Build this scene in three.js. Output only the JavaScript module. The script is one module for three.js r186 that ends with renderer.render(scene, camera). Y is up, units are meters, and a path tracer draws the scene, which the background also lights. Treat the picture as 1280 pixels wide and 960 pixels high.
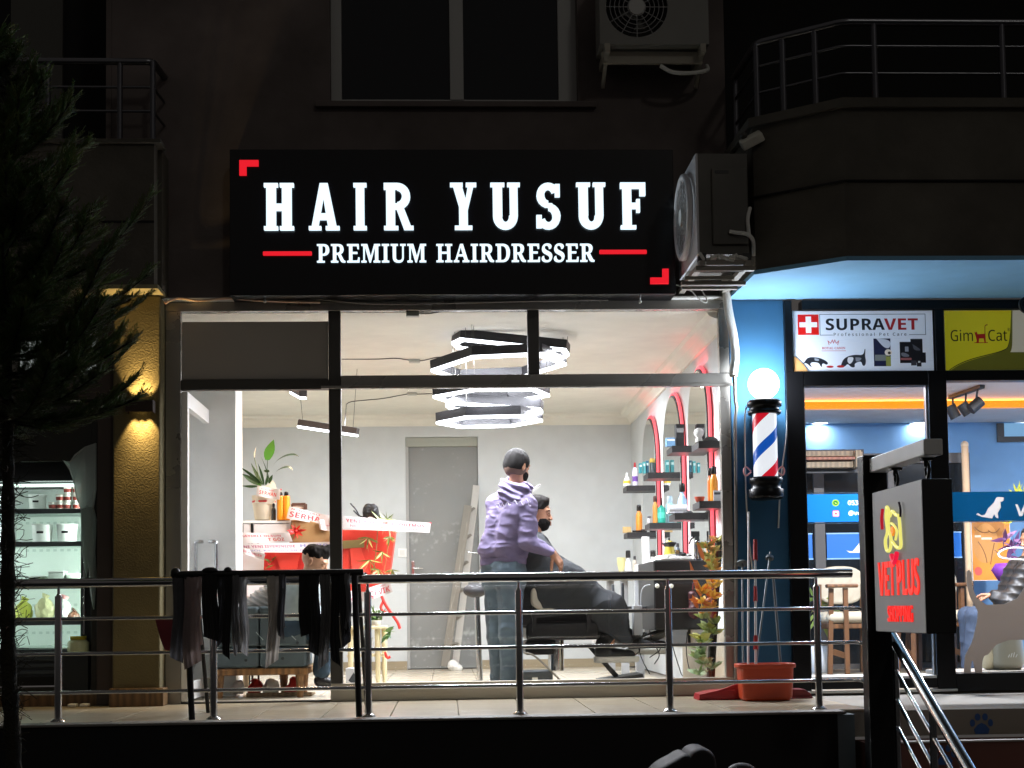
import * as THREE from 'three';
import { RoundedBoxGeometry } from 'three/addons/geometries/RoundedBoxGeometry.js';
import { MarchingCubes } from 'three/addons/objects/MarchingCubes.js';
import { mergeGeometries, mergeVertices } from 'three/addons/utils/BufferGeometryUtils.js';
import { FontLoader } from 'three/addons/loaders/FontLoader.js';
import { TextGeometry } from 'three/addons/geometries/TextGeometry.js';
import { RectAreaLightUniformsLib } from 'three/addons/lights/RectAreaLightUniformsLib.js';
RectAreaLightUniformsLib.init();

// ---------------------------------------------------------------- camera, sky, exposure
// x to the right along the shop fronts, y up from the terrace floor, z towards the street; the shop fronts stand at z = 0
const scene = new THREE.Scene();
const FOCAL = 1830, EYE = new THREE.Vector3(0, 0.59, 10);
const camera = new THREE.PerspectiveCamera(2 * Math.atan(480 / FOCAL) * 180 / Math.PI, 4 / 3, 0.1, 400);
camera.position.copy(EYE);
camera.rotation.order = 'YXZ';
camera.rotation.set(0.061, -0.0459, -0.0138);
camera.setViewOffset(1280, 960, 0, -173, 1280, 960);
camera.updateMatrixWorld(true);
camera.updateProjectionMatrix();

const SKY = [0.056, 0.051, 0.048];
{
  const w = 32, h = 16, d = new Float32Array(w * h * 4);
  for (let j = 0; j < h; j++) for (let i = 0; i < w; i++) {
    const k = (j * w + i) * 4;
    d[k] = SKY[0]; d[k + 1] = SKY[1]; d[k + 2] = SKY[2]; d[k + 3] = 1;
  }
  const t = new THREE.DataTexture(d, w, h, THREE.RGBAFormat, THREE.FloatType);
  t.mapping = THREE.EquirectangularReflectionMapping; t.magFilter = THREE.LinearFilter; t.minFilter = THREE.LinearFilter; t.needsUpdate = true;
  scene.background = t; scene.environment = t;
}
const moon = new THREE.DirectionalLight(0xeeeae0, 0.09);
moon.name = 'moonlight'; moon.position.set(6, 10, 16); moon.target.position.set(0, 1, 0);
moon.castShadow = true; moon.shadow.radius = 8; moon.shadow.mapSize.set(2048, 2048);
Object.assign(moon.shadow.camera, { left: -9, right: 9, top: 9, bottom: -9, near: 1, far: 50 });
scene.add(moon, moon.target);

const renderer = new THREE.WebGLRenderer({ antialias: true });
renderer.setSize(1024, 768);
renderer.toneMapping = THREE.LinearToneMapping;
renderer.toneMappingExposure = 1;
renderer.shadowMap.enabled = true;

// ---------------------------------------------------------------- helpers
let seed = 7;
const rnd = (a = 1, b) => { seed = (seed + 0x6d2b79f5) | 0; let t = Math.imul(seed ^ (seed >>> 15), 1 | seed); t = (t + Math.imul(t ^ (t >>> 7), 61 | t)) ^ t; const r = ((t ^ (t >>> 14)) >>> 0) / 4294967296; return b === undefined ? r * a : a + r * (b - a); };
const V = (x, y, z) => new THREE.Vector3(x, y, z);
// a point read off the photograph (1280 x 960) at a given distance z from the shop fronts
const W = (px, py, z) => {
  const d = V((px - 640) / FOCAL, -(py - 653) / FOCAL, -1).applyQuaternion(camera.quaternion);
  return EYE.clone().addScaledVector(d, (z - EYE.z) / d.z);
};
const X = (px, py, z) => W(px, py, z).x, Y = (px, py, z) => W(px, py, z).y;

const used = {};
const numbered = (n) => { const k = used[n] = (used[n] ?? -1) + 1; return k ? n + '_' + String(k).padStart(3, '0') : n; };
const bases = new WeakMap();
const baseOf = (o) => bases.get(o) ?? (o.parent ? baseOf(o.parent) : V(0, 0, 0));
function tag(o, label, category, group, kind) {
  if (label) o.userData.label = label;
  if (category) o.userData.category = category;
  if (group) o.userData.group = group;
  if (kind) o.userData.kind = kind;
  return o;
}
// a thing: a Group at its base; its parts are given in world metres and moved to that base
function thing(name, label, category, at = [0, 0, 0], group) {
  const o = new THREE.Group(); o.name = numbered(name); o.position.set(...at); scene.add(o);
  bases.set(o, V(...at));
  return tag(o, label, category, group);
}
function place(o, at, turn = 0, label, group) { o.position.set(...at); o.rotation.y = turn; return tag(o, label, null, group); }
function dup(root, at, turn = 0, label, group, scale) {
  const r = root.clone(); r.name = numbered(root.name.replace(/_\d{3}$/, '')); scene.add(r); r.position.set(...at); r.rotation.y = turn;
  if (scale) r.scale.setScalar(scale);
  return tag(r, label, null, group);
}
function join(gs) {
  if (!Array.isArray(gs)) return gs;
  if (gs.length === 1) return gs[0];
  const list = gs.map((g) => { let h = g.index ? g.toNonIndexed() : g.clone(); for (const k of Object.keys(h.attributes)) if (!['position', 'normal', 'uv'].includes(k)) h.deleteAttribute(k); if (!h.attributes.uv) h.setAttribute('uv', new THREE.BufferAttribute(new Float32Array(h.attributes.position.count * 2), 2)); return h; });
  return mergeGeometries(list);
}
function mesh(name, gs, mat, parent = scene) {
  const g = join(gs).clone();
  if (parent !== scene) { const b = baseOf(parent); g.translate(-b.x, -b.y, -b.z); }
  const m = new THREE.Mesh(g, mat);
  m.name = parent === scene ? numbered(name) : name;
  m.castShadow = true; m.receiveShadow = true;
  parent.add(m);
  return m;
}
const struct = (name, gs, mat, parent) => { const m = mesh(name, gs, mat, parent); if (!parent) m.userData.kind = 'structure'; return m; };
// one mesh of its own geometry at a place, sharing that geometry with its likes
function put(name, g, mat, parent, at, rot, scale) {
  const m = new THREE.Mesh(g, mat); m.name = parent === scene ? numbered(name) : name; m.castShadow = m.receiveShadow = true;
  const b = parent === scene ? V(0, 0, 0) : baseOf(parent);
  m.position.set(at[0] - b.x, at[1] - b.y, at[2] - b.z);
  if (rot) m.rotation.set(...rot);
  if (scale) m.scale.set(...scale);
  parent.add(m);
  return m;
}
// uv in metres, by the way each face points
function metric(g, s = 1) {
  const h = g.index ? g.toNonIndexed() : g, p = h.attributes.position, n = h.attributes.normal, uv = new Float32Array(p.count * 2);
  for (let i = 0; i < p.count; i++) {
    const x = p.getX(i), y = p.getY(i), z = p.getZ(i), ax = Math.abs(n.getX(i)), ay = Math.abs(n.getY(i)), az = Math.abs(n.getZ(i));
    const [u, v] = ay >= ax && ay >= az ? [x, z] : ax > az ? [z, y] : [x, y];
    uv[2 * i] = u * s; uv[2 * i + 1] = v * s;
  }
  h.setAttribute('uv', new THREE.BufferAttribute(uv, 2));
  return h;
}
const box = (x0, x1, y0, y1, z0, z1) => metric(new THREE.BoxGeometry(Math.abs(x1 - x0), Math.abs(y1 - y0), Math.abs(z1 - z0)).translate((x0 + x1) / 2, (y0 + y1) / 2, (z0 + z1) / 2));
const rbox = (x0, x1, y0, y1, z0, z1, r = 0.004, s = 1) => metric(new RoundedBoxGeometry(x1 - x0, y1 - y0, z1 - z0, s, r).translate((x0 + x1) / 2, (y0 + y1) / 2, (z0 + z1) / 2));
const sph = (c, r, sx = 1, sy = 1, sz = 1, ws = 20, hs = 14) => new THREE.SphereGeometry(r, ws, hs).scale(sx, sy, sz).translate(...c);
function cyl(a, b, r0, r1 = r0, seg = 12, open = false) {
  const A = Array.isArray(a) ? V(...a) : a, B = Array.isArray(b) ? V(...b) : b, d = B.clone().sub(A), g = new THREE.CylinderGeometry(r1, r0, d.length(), seg, 1, open);
  g.applyQuaternion(new THREE.Quaternion().setFromUnitVectors(V(0, 1, 0), d.clone().normalize()));
  return g.translate((A.x + B.x) / 2, (A.y + B.y) / 2, (A.z + B.z) / 2);
}
const tube = (pts, r, seg = 8, n, closed = false, tension = 0.5) => new THREE.TubeGeometry(new THREE.CatmullRomCurve3(pts.map((p) => Array.isArray(p) ? V(...p) : p), closed, 'catmullrom', tension), n ?? pts.length * 6, r, seg, closed);
// a straight-sided pipe through points with small bends
function pipe(pts, r, bend = 0.03, seg = 10) {
  const P = pts.map((p) => Array.isArray(p) ? V(...p) : p), path = new THREE.CurvePath();
  let from = P[0];
  for (let i = 1; i < P.length; i++) {
    const last = i === P.length - 1, dir = P[i].clone().sub(P[i - 1]).normalize();
    const to = last ? P[i] : P[i].clone().addScaledVector(dir, -Math.min(bend, P[i].distanceTo(P[i - 1]) / 2));
    path.add(new THREE.LineCurve3(from, to));
    if (!last) { const nd = P[i + 1].clone().sub(P[i]).normalize(), e = P[i].clone().addScaledVector(nd, Math.min(bend, P[i].distanceTo(P[i + 1]) / 2)); path.add(new THREE.QuadraticBezierCurve3(to, P[i], e)); from = e; }
  }
  const pts2 = [];
  for (const c of path.curves) { const k = c.isLineCurve3 ? 1 : 5; for (let i = 0; i < k; i++) pts2.push(c.getPoint(i / k)); }
  pts2.push(P[P.length - 1]);
  const poly = new THREE.CurvePath();
  for (let i = 1; i < pts2.length; i++) poly.add(new THREE.LineCurve3(pts2[i - 1], pts2[i]));
  // sweep by hand so that corners keep their width
  const pos = [], idx = [], N = pts2.length; let nrm = null, t0 = null;
  for (let i = 0; i < N; i++) {
    const t = (i === 0 ? pts2[1].clone().sub(pts2[0]) : i === N - 1 ? pts2[N - 1].clone().sub(pts2[N - 2]) : pts2[i + 1].clone().sub(pts2[i - 1])).normalize();
    if (!nrm) { nrm = Math.abs(t.y) < 0.9 ? V(0, 1, 0) : V(1, 0, 0); } else nrm = nrm.clone().applyQuaternion(new THREE.Quaternion().setFromUnitVectors(t0, t));
    t0 = t;
    const a = nrm.clone().addScaledVector(t, -nrm.dot(t)).normalize(), b = t.clone().cross(a);
    for (let k = 0; k < seg; k++) { const w = k / seg * Math.PI * 2, p = pts2[i].clone().addScaledVector(a, Math.cos(w) * r).addScaledVector(b, Math.sin(w) * r); pos.push(p.x, p.y, p.z); }
  }
  for (let i = 0; i < N - 1; i++) for (let k = 0; k < seg; k++) { const a = i * seg + k, b = i * seg + (k + 1) % seg, c = a + seg, d = b + seg; idx.push(a, b, d, a, d, c); }
  for (const [o, flip] of [[0, true], [(N - 1) * seg, false]]) for (let k = 1; k < seg - 1; k++) flip ? idx.push(o, o + k + 1, o + k) : idx.push(o, o + k, o + k + 1);
  const g = new THREE.BufferGeometry(); g.setAttribute('position', new THREE.Float32BufferAttribute(pos, 3)); g.setIndex(idx); g.computeVertexNormals();
  return g;
}
const lathe = (prof, seg = 24) => new THREE.LatheGeometry(prof.map(([r, y]) => new THREE.Vector2(r, y)), seg);
function ext(pts, depth, bevel = 0, holes) {
  const s = !Array.isArray(pts) ? pts : new THREE.Shape(pts.map(([x, y]) => new THREE.Vector2(x, y)));
  if (holes) for (const h of holes) s.holes.push(new THREE.Path(h.map(([x, y]) => new THREE.Vector2(x, y))));
  return new THREE.ExtrudeGeometry(s, { depth, bevelEnabled: bevel > 0, bevelThickness: bevel, bevelSize: bevel, bevelSegments: 2, curveSegments: 10 });
}
// a footprint in x, z raised from y0 to y1
const prism = (pts, y0, y1) => metric(ext(pts.map(([x, z]) => [x, -z]), y1 - y0).rotateX(-Math.PI / 2).translate(0, y0, 0));
const bar = (a, b, w, h = w) => { const A = V(...a), B = V(...b), d = B.clone().sub(A), g = new THREE.BoxGeometry(w, d.length(), h); g.applyQuaternion(new THREE.Quaternion().setFromUnitVectors(V(0, 1, 0), d.clone().normalize())); const c = A.add(B).multiplyScalar(0.5); return g.translate(c.x, c.y, c.z); };
// a rectangle light just in front of a glowing face
function areaLight(name, at, towards, w, h, color, L) {
  const l = new THREE.RectAreaLight(color, L, w, h); l.name = name; l.position.set(...at); scene.add(l); l.lookAt(...towards); return l;
}

// ---------------------------------------------------------------- textures and materials
const lin = (c) => new THREE.Color(c);
function noiseField(size, cells, oct, sd) {
  let s0 = sd; const r = () => { s0 = (s0 * 1664525 + 1013904223) >>> 0; return s0 / 4294967296; };
  const out = new Float32Array(size * size); let amp = 1, tot = 0, c = cells;
  for (let o = 0; o < oct && c <= size / 2; o++, c *= 2, amp *= 0.5) {
    const g = new Float32Array(c * c).map(r); tot += amp;
    for (let y = 0; y < size; y++) for (let x = 0; x < size; x++) {
      const u = x / size * c, v = y / size * c, i = Math.floor(u), j = Math.floor(v); let a = u - i, b = v - j; a = a * a * (3 - 2 * a); b = b * b * (3 - 2 * b);
      const i1 = (i + 1) % c, j1 = (j + 1) % c;
      out[y * size + x] += amp * ((g[j * c + i] * (1 - a) + g[j * c + i1] * a) * (1 - b) + (g[j1 * c + i] * (1 - a) + g[j1 * c + i1] * a) * b);
    }
  }
  return out.map((v) => v / tot);
}
function dataTex(size, fn, srgb = true, rep = 1) {
  const d = new Uint8Array(size * size * 4);
  for (let y = 0; y < size; y++) for (let x = 0; x < size; x++) { const c = fn(x, y, y * size + x), k = (y * size + x) * 4; d[k] = c[0]; d[k + 1] = c[1]; d[k + 2] = c[2]; d[k + 3] = 255; }
  const t = new THREE.DataTexture(d, size, size); t.wrapS = t.wrapT = THREE.RepeatWrapping; t.magFilter = THREE.LinearFilter; t.minFilter = THREE.LinearFilter;
  if (srgb) t.colorSpace = THREE.SRGBColorSpace; t.repeat.set(rep, rep); t.needsUpdate = true;
  return t;
}
const NF = noiseField(256, 4, 7, 11), NG = noiseField(256, 24, 4, 5), NH = noiseField(256, 3, 3, 77);
const g3 = (v) => { v = Math.max(0, Math.min(255, v)); return [v, v, v]; };
const T = {
  mottle: dataTex(256, (x, y, i) => g3(205 + 50 * (NF[i] - 0.5) * 2 + 14 * (NG[i] - 0.5)), true, 0.5),
  soft: dataTex(256, (x, y, i) => g3(238 + 22 * (NF[i] - 0.5) + 10 * (NG[i] - 0.5)), true, 0.4),
  bump: dataTex(256, (x, y, i) => g3(255 * (0.35 * NF[i] + 0.65 * NG[i])), false, 2),
  stucco: dataTex(256, (x, y, i) => g3(255 * Math.min(1, Math.max(0, (NG[i] * 0.75 + NF[i] * 0.25 - 0.32) * 2.6))), false, 5.5),
  rough: dataTex(256, (x, y, i) => g3(120 + 130 * NF[i]), false, 1),
  wood: dataTex(256, (x, y) => { const n = NF[(y * 256 + ((x * 6) & 255))] , m = NH[((y >> 2) * 256 + x)]; return g3(165 + 90 * (Math.sin(x * 0.35 + m * 14 + n * 3) * 0.25 + n - 0.4)); }, true, 1.5),
  tile: dataTex(256, (x, y, i) => { const v = Math.abs(NF[i] - 0.5) * 2, w = NH[i]; return [232 + 20 * (w - 0.5) - 16 * v, 226 + 20 * (w - 0.5) - 18 * v, 214 + 18 * (w - 0.5) - 22 * v]; }, true, 0.9),
  scuff: dataTex(256, (x, y, i) => { const s = Math.max(0, NF[i] * 0.6 + NG[i] * 0.5 - 0.62) * 260; return g3(196 + s + 14 * (NH[i] - 0.5)); }, true, 0.9),
  cloth: dataTex(256, (x, y, i) => g3(215 + 18 * ((x + y) % 2) + 30 * (NF[i] - 0.5)), true, 6),
};
const mat = (color, o = {}) => { const { phys, ...p } = o, C = phys || o.transmission || o.clearcoat || o.sheen ? THREE.MeshPhysicalMaterial : THREE.MeshStandardMaterial; return new C({ color, roughness: 0.6, ...p }); };
const glow = (color, k, extra = {}) => new THREE.MeshStandardMaterial({ color: 0x0c0c0c, roughness: 0.5, emissive: color, emissiveIntensity: k, ...extra });
const M = {
  facade: mat(0x837874, { roughness: 0.95, map: T.mottle, bumpMap: T.bump, bumpScale: 0.001 }),
  parapet: mat(0x6f6a60, { roughness: 0.95, map: T.mottle, bumpMap: T.bump, bumpScale: 0.003 }),
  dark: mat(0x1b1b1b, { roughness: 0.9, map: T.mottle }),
  pillar: mat(0x857a54, { roughness: 0.95, map: T.mottle, bumpMap: T.stucco, bumpScale: 0.0013 }),
  skirting: mat(0xa98255, { roughness: 0.5, map: T.wood }),
  alu: mat(0x9b978f, { roughness: 0.42, metalness: 0.55, roughnessMap: T.rough }),
  aluDark: mat(0x4a4844, { roughness: 0.5, metalness: 0.4 }),
  white: mat(0xeeeeea, { roughness: 0.55, map: T.soft }),
  ceiling: mat(0xf5f3e6, { roughness: 0.9, map: T.soft }),
  wallIn: mat(0xdadfdf, { roughness: 0.85, map: T.soft }),
  whitePaint: mat(0xe9e9e6, { roughness: 0.4 }),
  tileIn: mat(0xded8cb, { roughness: 0.25, map: T.tile }),
  tileInB: mat(0xd6cfc0, { roughness: 0.28, map: T.tile }),
  tile: mat(0xb4ad9d, { roughness: 0.28, map: T.tile }),
  tileB: mat(0xada490, { roughness: 0.3, map: T.tile }),
  grout: mat(0x8b857a, { roughness: 0.95 }),
  glass: new THREE.MeshPhysicalMaterial({ color: 0xffffff, transmission: 1, thickness: 0, roughness: 0.02, ior: 1.5 }),
  chrome: mat(0xc9cacb, { roughness: 0.16, metalness: 1 }),
  railSteel: mat(0x6f7074, { roughness: 0.3, metalness: 1 }),
  black: mat(0x0b0b0c, { roughness: 0.45 }),
  blackMatte: mat(0x0d0d0e, { roughness: 0.85 }),
  blackWall: mat(0x0c0d0f, { roughness: 0.8, map: T.mottle }),
  blackMetal: mat(0x121214, { roughness: 0.35, metalness: 0.5 }),
  plastic: mat(0xd8d8d2, { roughness: 0.5 }),
  blueWall: mat(0x2c6388, { roughness: 0.8, map: T.soft }),
  blueSoffit: mat(0x7db4d8, { roughness: 0.85, map: T.soft }),
  wood: mat(0xbd8850, { roughness: 0.55, map: T.wood }),
  paleWood: mat(0xd2b48c, { roughness: 0.6, map: T.wood }),
  ledWhite: glow(0xf4f8ff, 5),
  red: mat(0xc81e1e, { roughness: 0.5 }),
};
// ---------------------------------------------------------------- street, terrace, steps
struct('street', box(-60, 60, -1.2, -1.0, 1.62, 120), mat(0x2b2b2c, { roughness: 0.95, map: T.mottle, bumpMap: T.bump, bumpScale: 0.004 }));
{
  const f = struct('terrace_floor', box(-6, 6.5, -0.16, -0.012, 0.0, 1.555), M.grout);
  const w = 0.395, g = metric(new RoundedBoxGeometry(w - 0.005, 0.014, 0.386, 1, 0.003)), x0 = -3.29;
  for (let i = 0; i < 15; i++) for (let j = 0; j < 4; j++) put('tile', g, (i * 7 + j * 3) % 4 ? M.tile : M.tileB, f, [x0 + i * w, -0.007, 0.2 + j * 0.39]);
}
const wallThing = thing('retaining_wall', 'low black painted wall carrying the terrace, under the steel railing', 'wall', [0, -1.1, 1.6]);
mesh('wall', box(-6, 2.22, -1.1, -0.018, 1.56, 1.7), M.blackWall, wallThing);
mesh('coping', rbox(-6, 2.27, -0.016, 0.0, 1.5, 1.72, 0.006), mat(0x9a978f, { roughness: 0.6, map: T.mottle }), wallThing);
mesh('end_return', prism([[2.222, 1.7], [2.32, 1.7], [2.34, 1.2], [2.242, 1.2]], -1.1, -0.02), mat(0x8fa0a5, { roughness: 0.8, map: T.mottle }), wallThing);

// ---------------------------------------------------------------- the apartment house above the shops
const TOP = 6.2;
const house = thing('apartment_building', 'plain plastered apartment building over the lit shops', 'building', [0, 2.7, 0]);
{
  const wx0 = X(412, 60, 0), wx1 = X(722, 60, 0), wy0 = Y(560, 128, 0);
  mesh('facade_wall', [box(-2.26, wx0, 2.76, TOP, -0.3, 0), box(wx1, 2.0, 2.76, TOP, -0.3, 0), box(wx0, wx1, 2.76, wy0, -0.3, 0), box(-2.26, 2.0, 2.69, 2.758, -0.3, 0.0), box(-2.3, -2.262, 2.76, TOP, -1.4, 0)], M.facade, house);
  // window over the sign
  const wn = mesh('window', [rbox(wx0, wx0 + 0.075, wy0, TOP, -0.16, -0.1), rbox(wx1 - 0.13, wx1, wy0, TOP, -0.16, -0.1), rbox(wx0, wx1, wy0, wy0 + 0.055, -0.158, -0.098), rbox(X(562, 60, -0.1), X(579, 60, -0.1), wy0 + 0.05, TOP, -0.156, -0.09)], mat(0xa9a9a6, { roughness: 0.5 }), house);
  mesh('pane', box(wx0 + 0.05, wx1 - 0.1, wy0 + 0.04, TOP, -0.136, -0.13), mat(0x11161c, { roughness: 0.06 }), wn);
  mesh('sill', rbox(wx0 - 0.1, wx1 + 0.12, wy0 - 0.045, wy0 - 0.003, -0.2, 0.045, 0.006), M.facade, wn);
  // curtain folds behind the pane are too dark to see; recess at the left with the balcony door
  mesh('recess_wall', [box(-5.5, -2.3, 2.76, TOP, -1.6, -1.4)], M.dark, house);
  mesh('recess_reveal', box(-3.35, -2.95, 3.72, 5.6, -1.4, -1.36), mat(0x55544f, { roughness: 0.8 }), house);
  // left balcony
  const lb = mesh('left_balcony', [box(-5.5, -1.9, 2.78, 3.72, 0.24, 0.36), box(-1.98, -1.872, 2.78, 3.72, 0.002, 0.239)], M.parapet, house);
  mesh('balcony_cap', rbox(-5.5, -1.85, 3.722, 3.75, 0.2, 0.39, 0.006), M.parapet, lb);
  mesh('balcony_slab', box(-5.5, -1.876, 2.752, 2.779, 0.0, 0.358), mat(0xb6ad84, { roughness: 0.9, map: T.mottle }), lb);
  mesh('floor_slab', box(-5.5, -2.3, 3.0, 3.1, -1.4, 0.24), M.parapet, lb);
  mesh('score_line', box(-5.5, -1.899, 3.19, 3.205, 0.36, 0.366), M.dark, lb);
  // right bay with the chamfered corner
  const P = [[2.0, 0], [2.02, 0.76], [2.51, 1.13], [6.5, 1.13], [6.5, 0]], top = 3.70;
  const rb = mesh('right_bay', prism(P, 2.765, top), M.parapet, house);
  mesh('bay_soffit', prism([[1.985, 0.02], [2.005, 0.77], [2.505, 1.145], [6.5, 1.145], [6.5, 0.02]], 2.735, 2.763), M.blueSoffit, rb);
  mesh('bay_cap', prism([[1.97, 0], [1.99, 0.775], [2.5, 1.165], [6.5, 1.165], [6.5, 0.9], [2.6, 0.9], [2.2, 0.6], [2.2, 0]], top + 0.002, top + 0.06), M.parapet, rb);
  const edge = (y) => [[2.008, 0.766], [2.512, 1.139], [6.5, 1.139]].map(([x, z]) => [x, y, z]);
  mesh('score_line', pipe(edge(3.24), 0.008, 0.01, 6), M.dark, rb);
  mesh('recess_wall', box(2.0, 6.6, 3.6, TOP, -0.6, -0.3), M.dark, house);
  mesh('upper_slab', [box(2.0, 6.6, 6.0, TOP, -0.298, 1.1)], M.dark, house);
}
function balconyRailing(label, corners, yTop, yBars, yBase, posts, r) {
  const t = thing('balcony_railing', label, 'railing', [corners[0][0], yBase, corners[0][1]]);
  mesh('top_rail', pipe(corners.map(([x, z]) => [x, yTop, z]), r * 1.25, 0.05), M.railSteel, t);
  for (const y of yBars) mesh('bar', pipe(corners.map(([x, z]) => [x, y, z]), r * 0.5, 0.03), M.railSteel, t);
  for (const [x, z] of posts) mesh('post', [cyl([x, yBase, z], [x, yTop, z], r)], mat(0x55555a, { roughness: 0.4, metalness: 0.7 }), t);
  return t;
}
{
  const z = 0.3, p = (px) => X(px, 120, z);
  balconyRailing('steel balcony railing at the upper left, behind the conifer', [[-5.4, z], [p(191), z], [-1.9, 0.01]], Y(150, 77, z), [Y(150, 109, z), Y(150, 139, z)], 3.75, [[p(150), z], [p(191), z], [p(60), z]], 0.019);
  const c = [[2.05, 0.08], [2.07, 0.7], [2.53, 1.06], [6.4, 1.06]];
  const on = (t) => [2.07 + t * 0.46, 0.7 + t * 0.36];
  balconyRailing('steel balcony railing running round the chamfered bay at the upper right', c, Y(1100, 28, 1.06), [Y(1100, 58, 1.06), Y(1100, 92, 1.06)], top0(), [[2.05, 0.1], [2.07, 0.7], on(0.32), on(0.7), [X(1093, 80, 1.06), 1.06], [X(1253, 80, 1.06), 1.06]], 0.021);
  function top0() { return 3.76; }
}

// ---------------------------------------------------------------- yellow pillar with its lamp
const pillar = thing('stucco_pillar', 'mustard yellow stucco pillar left of the salon, washed by the wall lamp', 'pillar', [-2.05, 0, 0.1]);
mesh('shaft', rbox(-2.21, -1.897, 0.0, 2.75, -0.2, 0.16, 0.012), M.pillar, pillar);
mesh('skirting', rbox(-2.225, -1.87, 0.001, 0.12, 0.02, 0.19, 0.004), M.skirting, pillar);

// ---------------------------------------------------------------- salon shop front
const FT = 2.672;  // top of the upper panes
const front = thing('salon_shopfront', 'grey aluminium shop front of the hair salon with wide glass panes', 'shop front', [0, 0, 0]);
{
  const xL = -1.893, xDoor = -1.79, xM0 = -0.785, xM1 = -0.702, xR0 = 1.915, xR = 1.985, z0 = -0.06, z1 = 0.0;
  mesh('jamb', rbox(xL, xDoor, 0, 2.69, z0, z1), M.alu, front);
  mesh('jamb', rbox(xR0, xR, 0, 2.69, z0, z1), M.alu, front);
  mesh('head_rail', rbox(xL, xR, FT, 2.735, z0 - 0.01, z1 + 0.006), M.alu, front);
  mesh('flashing', rbox(-1.9, 1.99, 2.737, 2.752, -0.02, 0.07, 0.003), M.plastic, front);
  mesh('mullion', rbox(xM0, xM1, 0, FT - 0.001, z0, z1 + 0.003), M.aluDark, front);
  mesh('mullion', rbox(0.585, 0.665, 2.225, FT - 0.001, z0, z1 + 0.003), M.aluDark, front);
  mesh('transom', rbox(xM1 + 0.001, xR + 0.012, 2.135, 2.222, z0, z1 + 0.012, 0.005), M.alu, front);
  mesh('drip_edge', rbox(xM0 - 0.05, xR + 0.014, 2.128, 2.148, 0.0135, 0.035, 0.003), M.alu, front);
  mesh('transom', rbox(xDoor + 0.001, xM0 - 0.001, 2.13, 2.2, z0, z1), M.aluDark, front);
  mesh('sill_panel', rbox(xM1 - 0.08, xR, 0.001, 0.122, z0 + 0.005, z1 + 0.01, 0.004), mat(0xb9b2a2, { roughness: 0.5, metalness: 0.25 }), front);
  for (const [x0, x1, y0, y1] of [[xM1, 0.585, 2.222, FT], [0.665, xR0, 2.222, FT], [xM1, xR0, 0.122, 2.135], [xDoor, xM0, 2.2, FT]])
    mesh('pane', box(x0 + 0.002, x1 - 0.002, y0 + 0.002, y1 - 0.002, -0.038, -0.034), M.glass, front);
  mesh('vent_panel', rbox(xDoor + 0.003, xM0 - 0.003, 2.203, 2.603, -0.033, -0.015, 0.004), mat(0xa39d94, { roughness: 0.6 }), front);
  mesh('threshold', rbox(xDoor, xM0, 0.001, 0.012, z0, z1), M.aluDark, front);
  // the door leaf stands open into the room
  const d = mesh('door', [box(-1.785, -1.745, 0.02, 0.14, -0.96, -0.07), box(-1.785, -1.745, 2.02, 2.12, -0.96, -0.07), box(-1.786, -1.744, 0.02, 2.12, -0.07, -0.005), box(-1.786, -1.744, 0.02, 2.12, -1.02, -0.96)], M.whitePaint, front);
  mesh('pane', box(-1.768, -1.764, 0.14, 2.02, -0.96, -0.07), M.glass, d);
  mesh('handle', pipe([[-1.745, 0.75, -0.9], [-1.69, 0.75, -0.9], [-1.69, 1.14, -0.9], [-1.745, 1.14, -0.9]], 0.013, 0.02), M.chrome, d);
  mesh('handle', pipe([[-1.785, 0.75, -0.9], [-1.84, 0.75, -0.9], [-1.84, 1.14, -0.9], [-1.785, 1.14, -0.9]], 0.013, 0.02), M.chrome, d);
}
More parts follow.
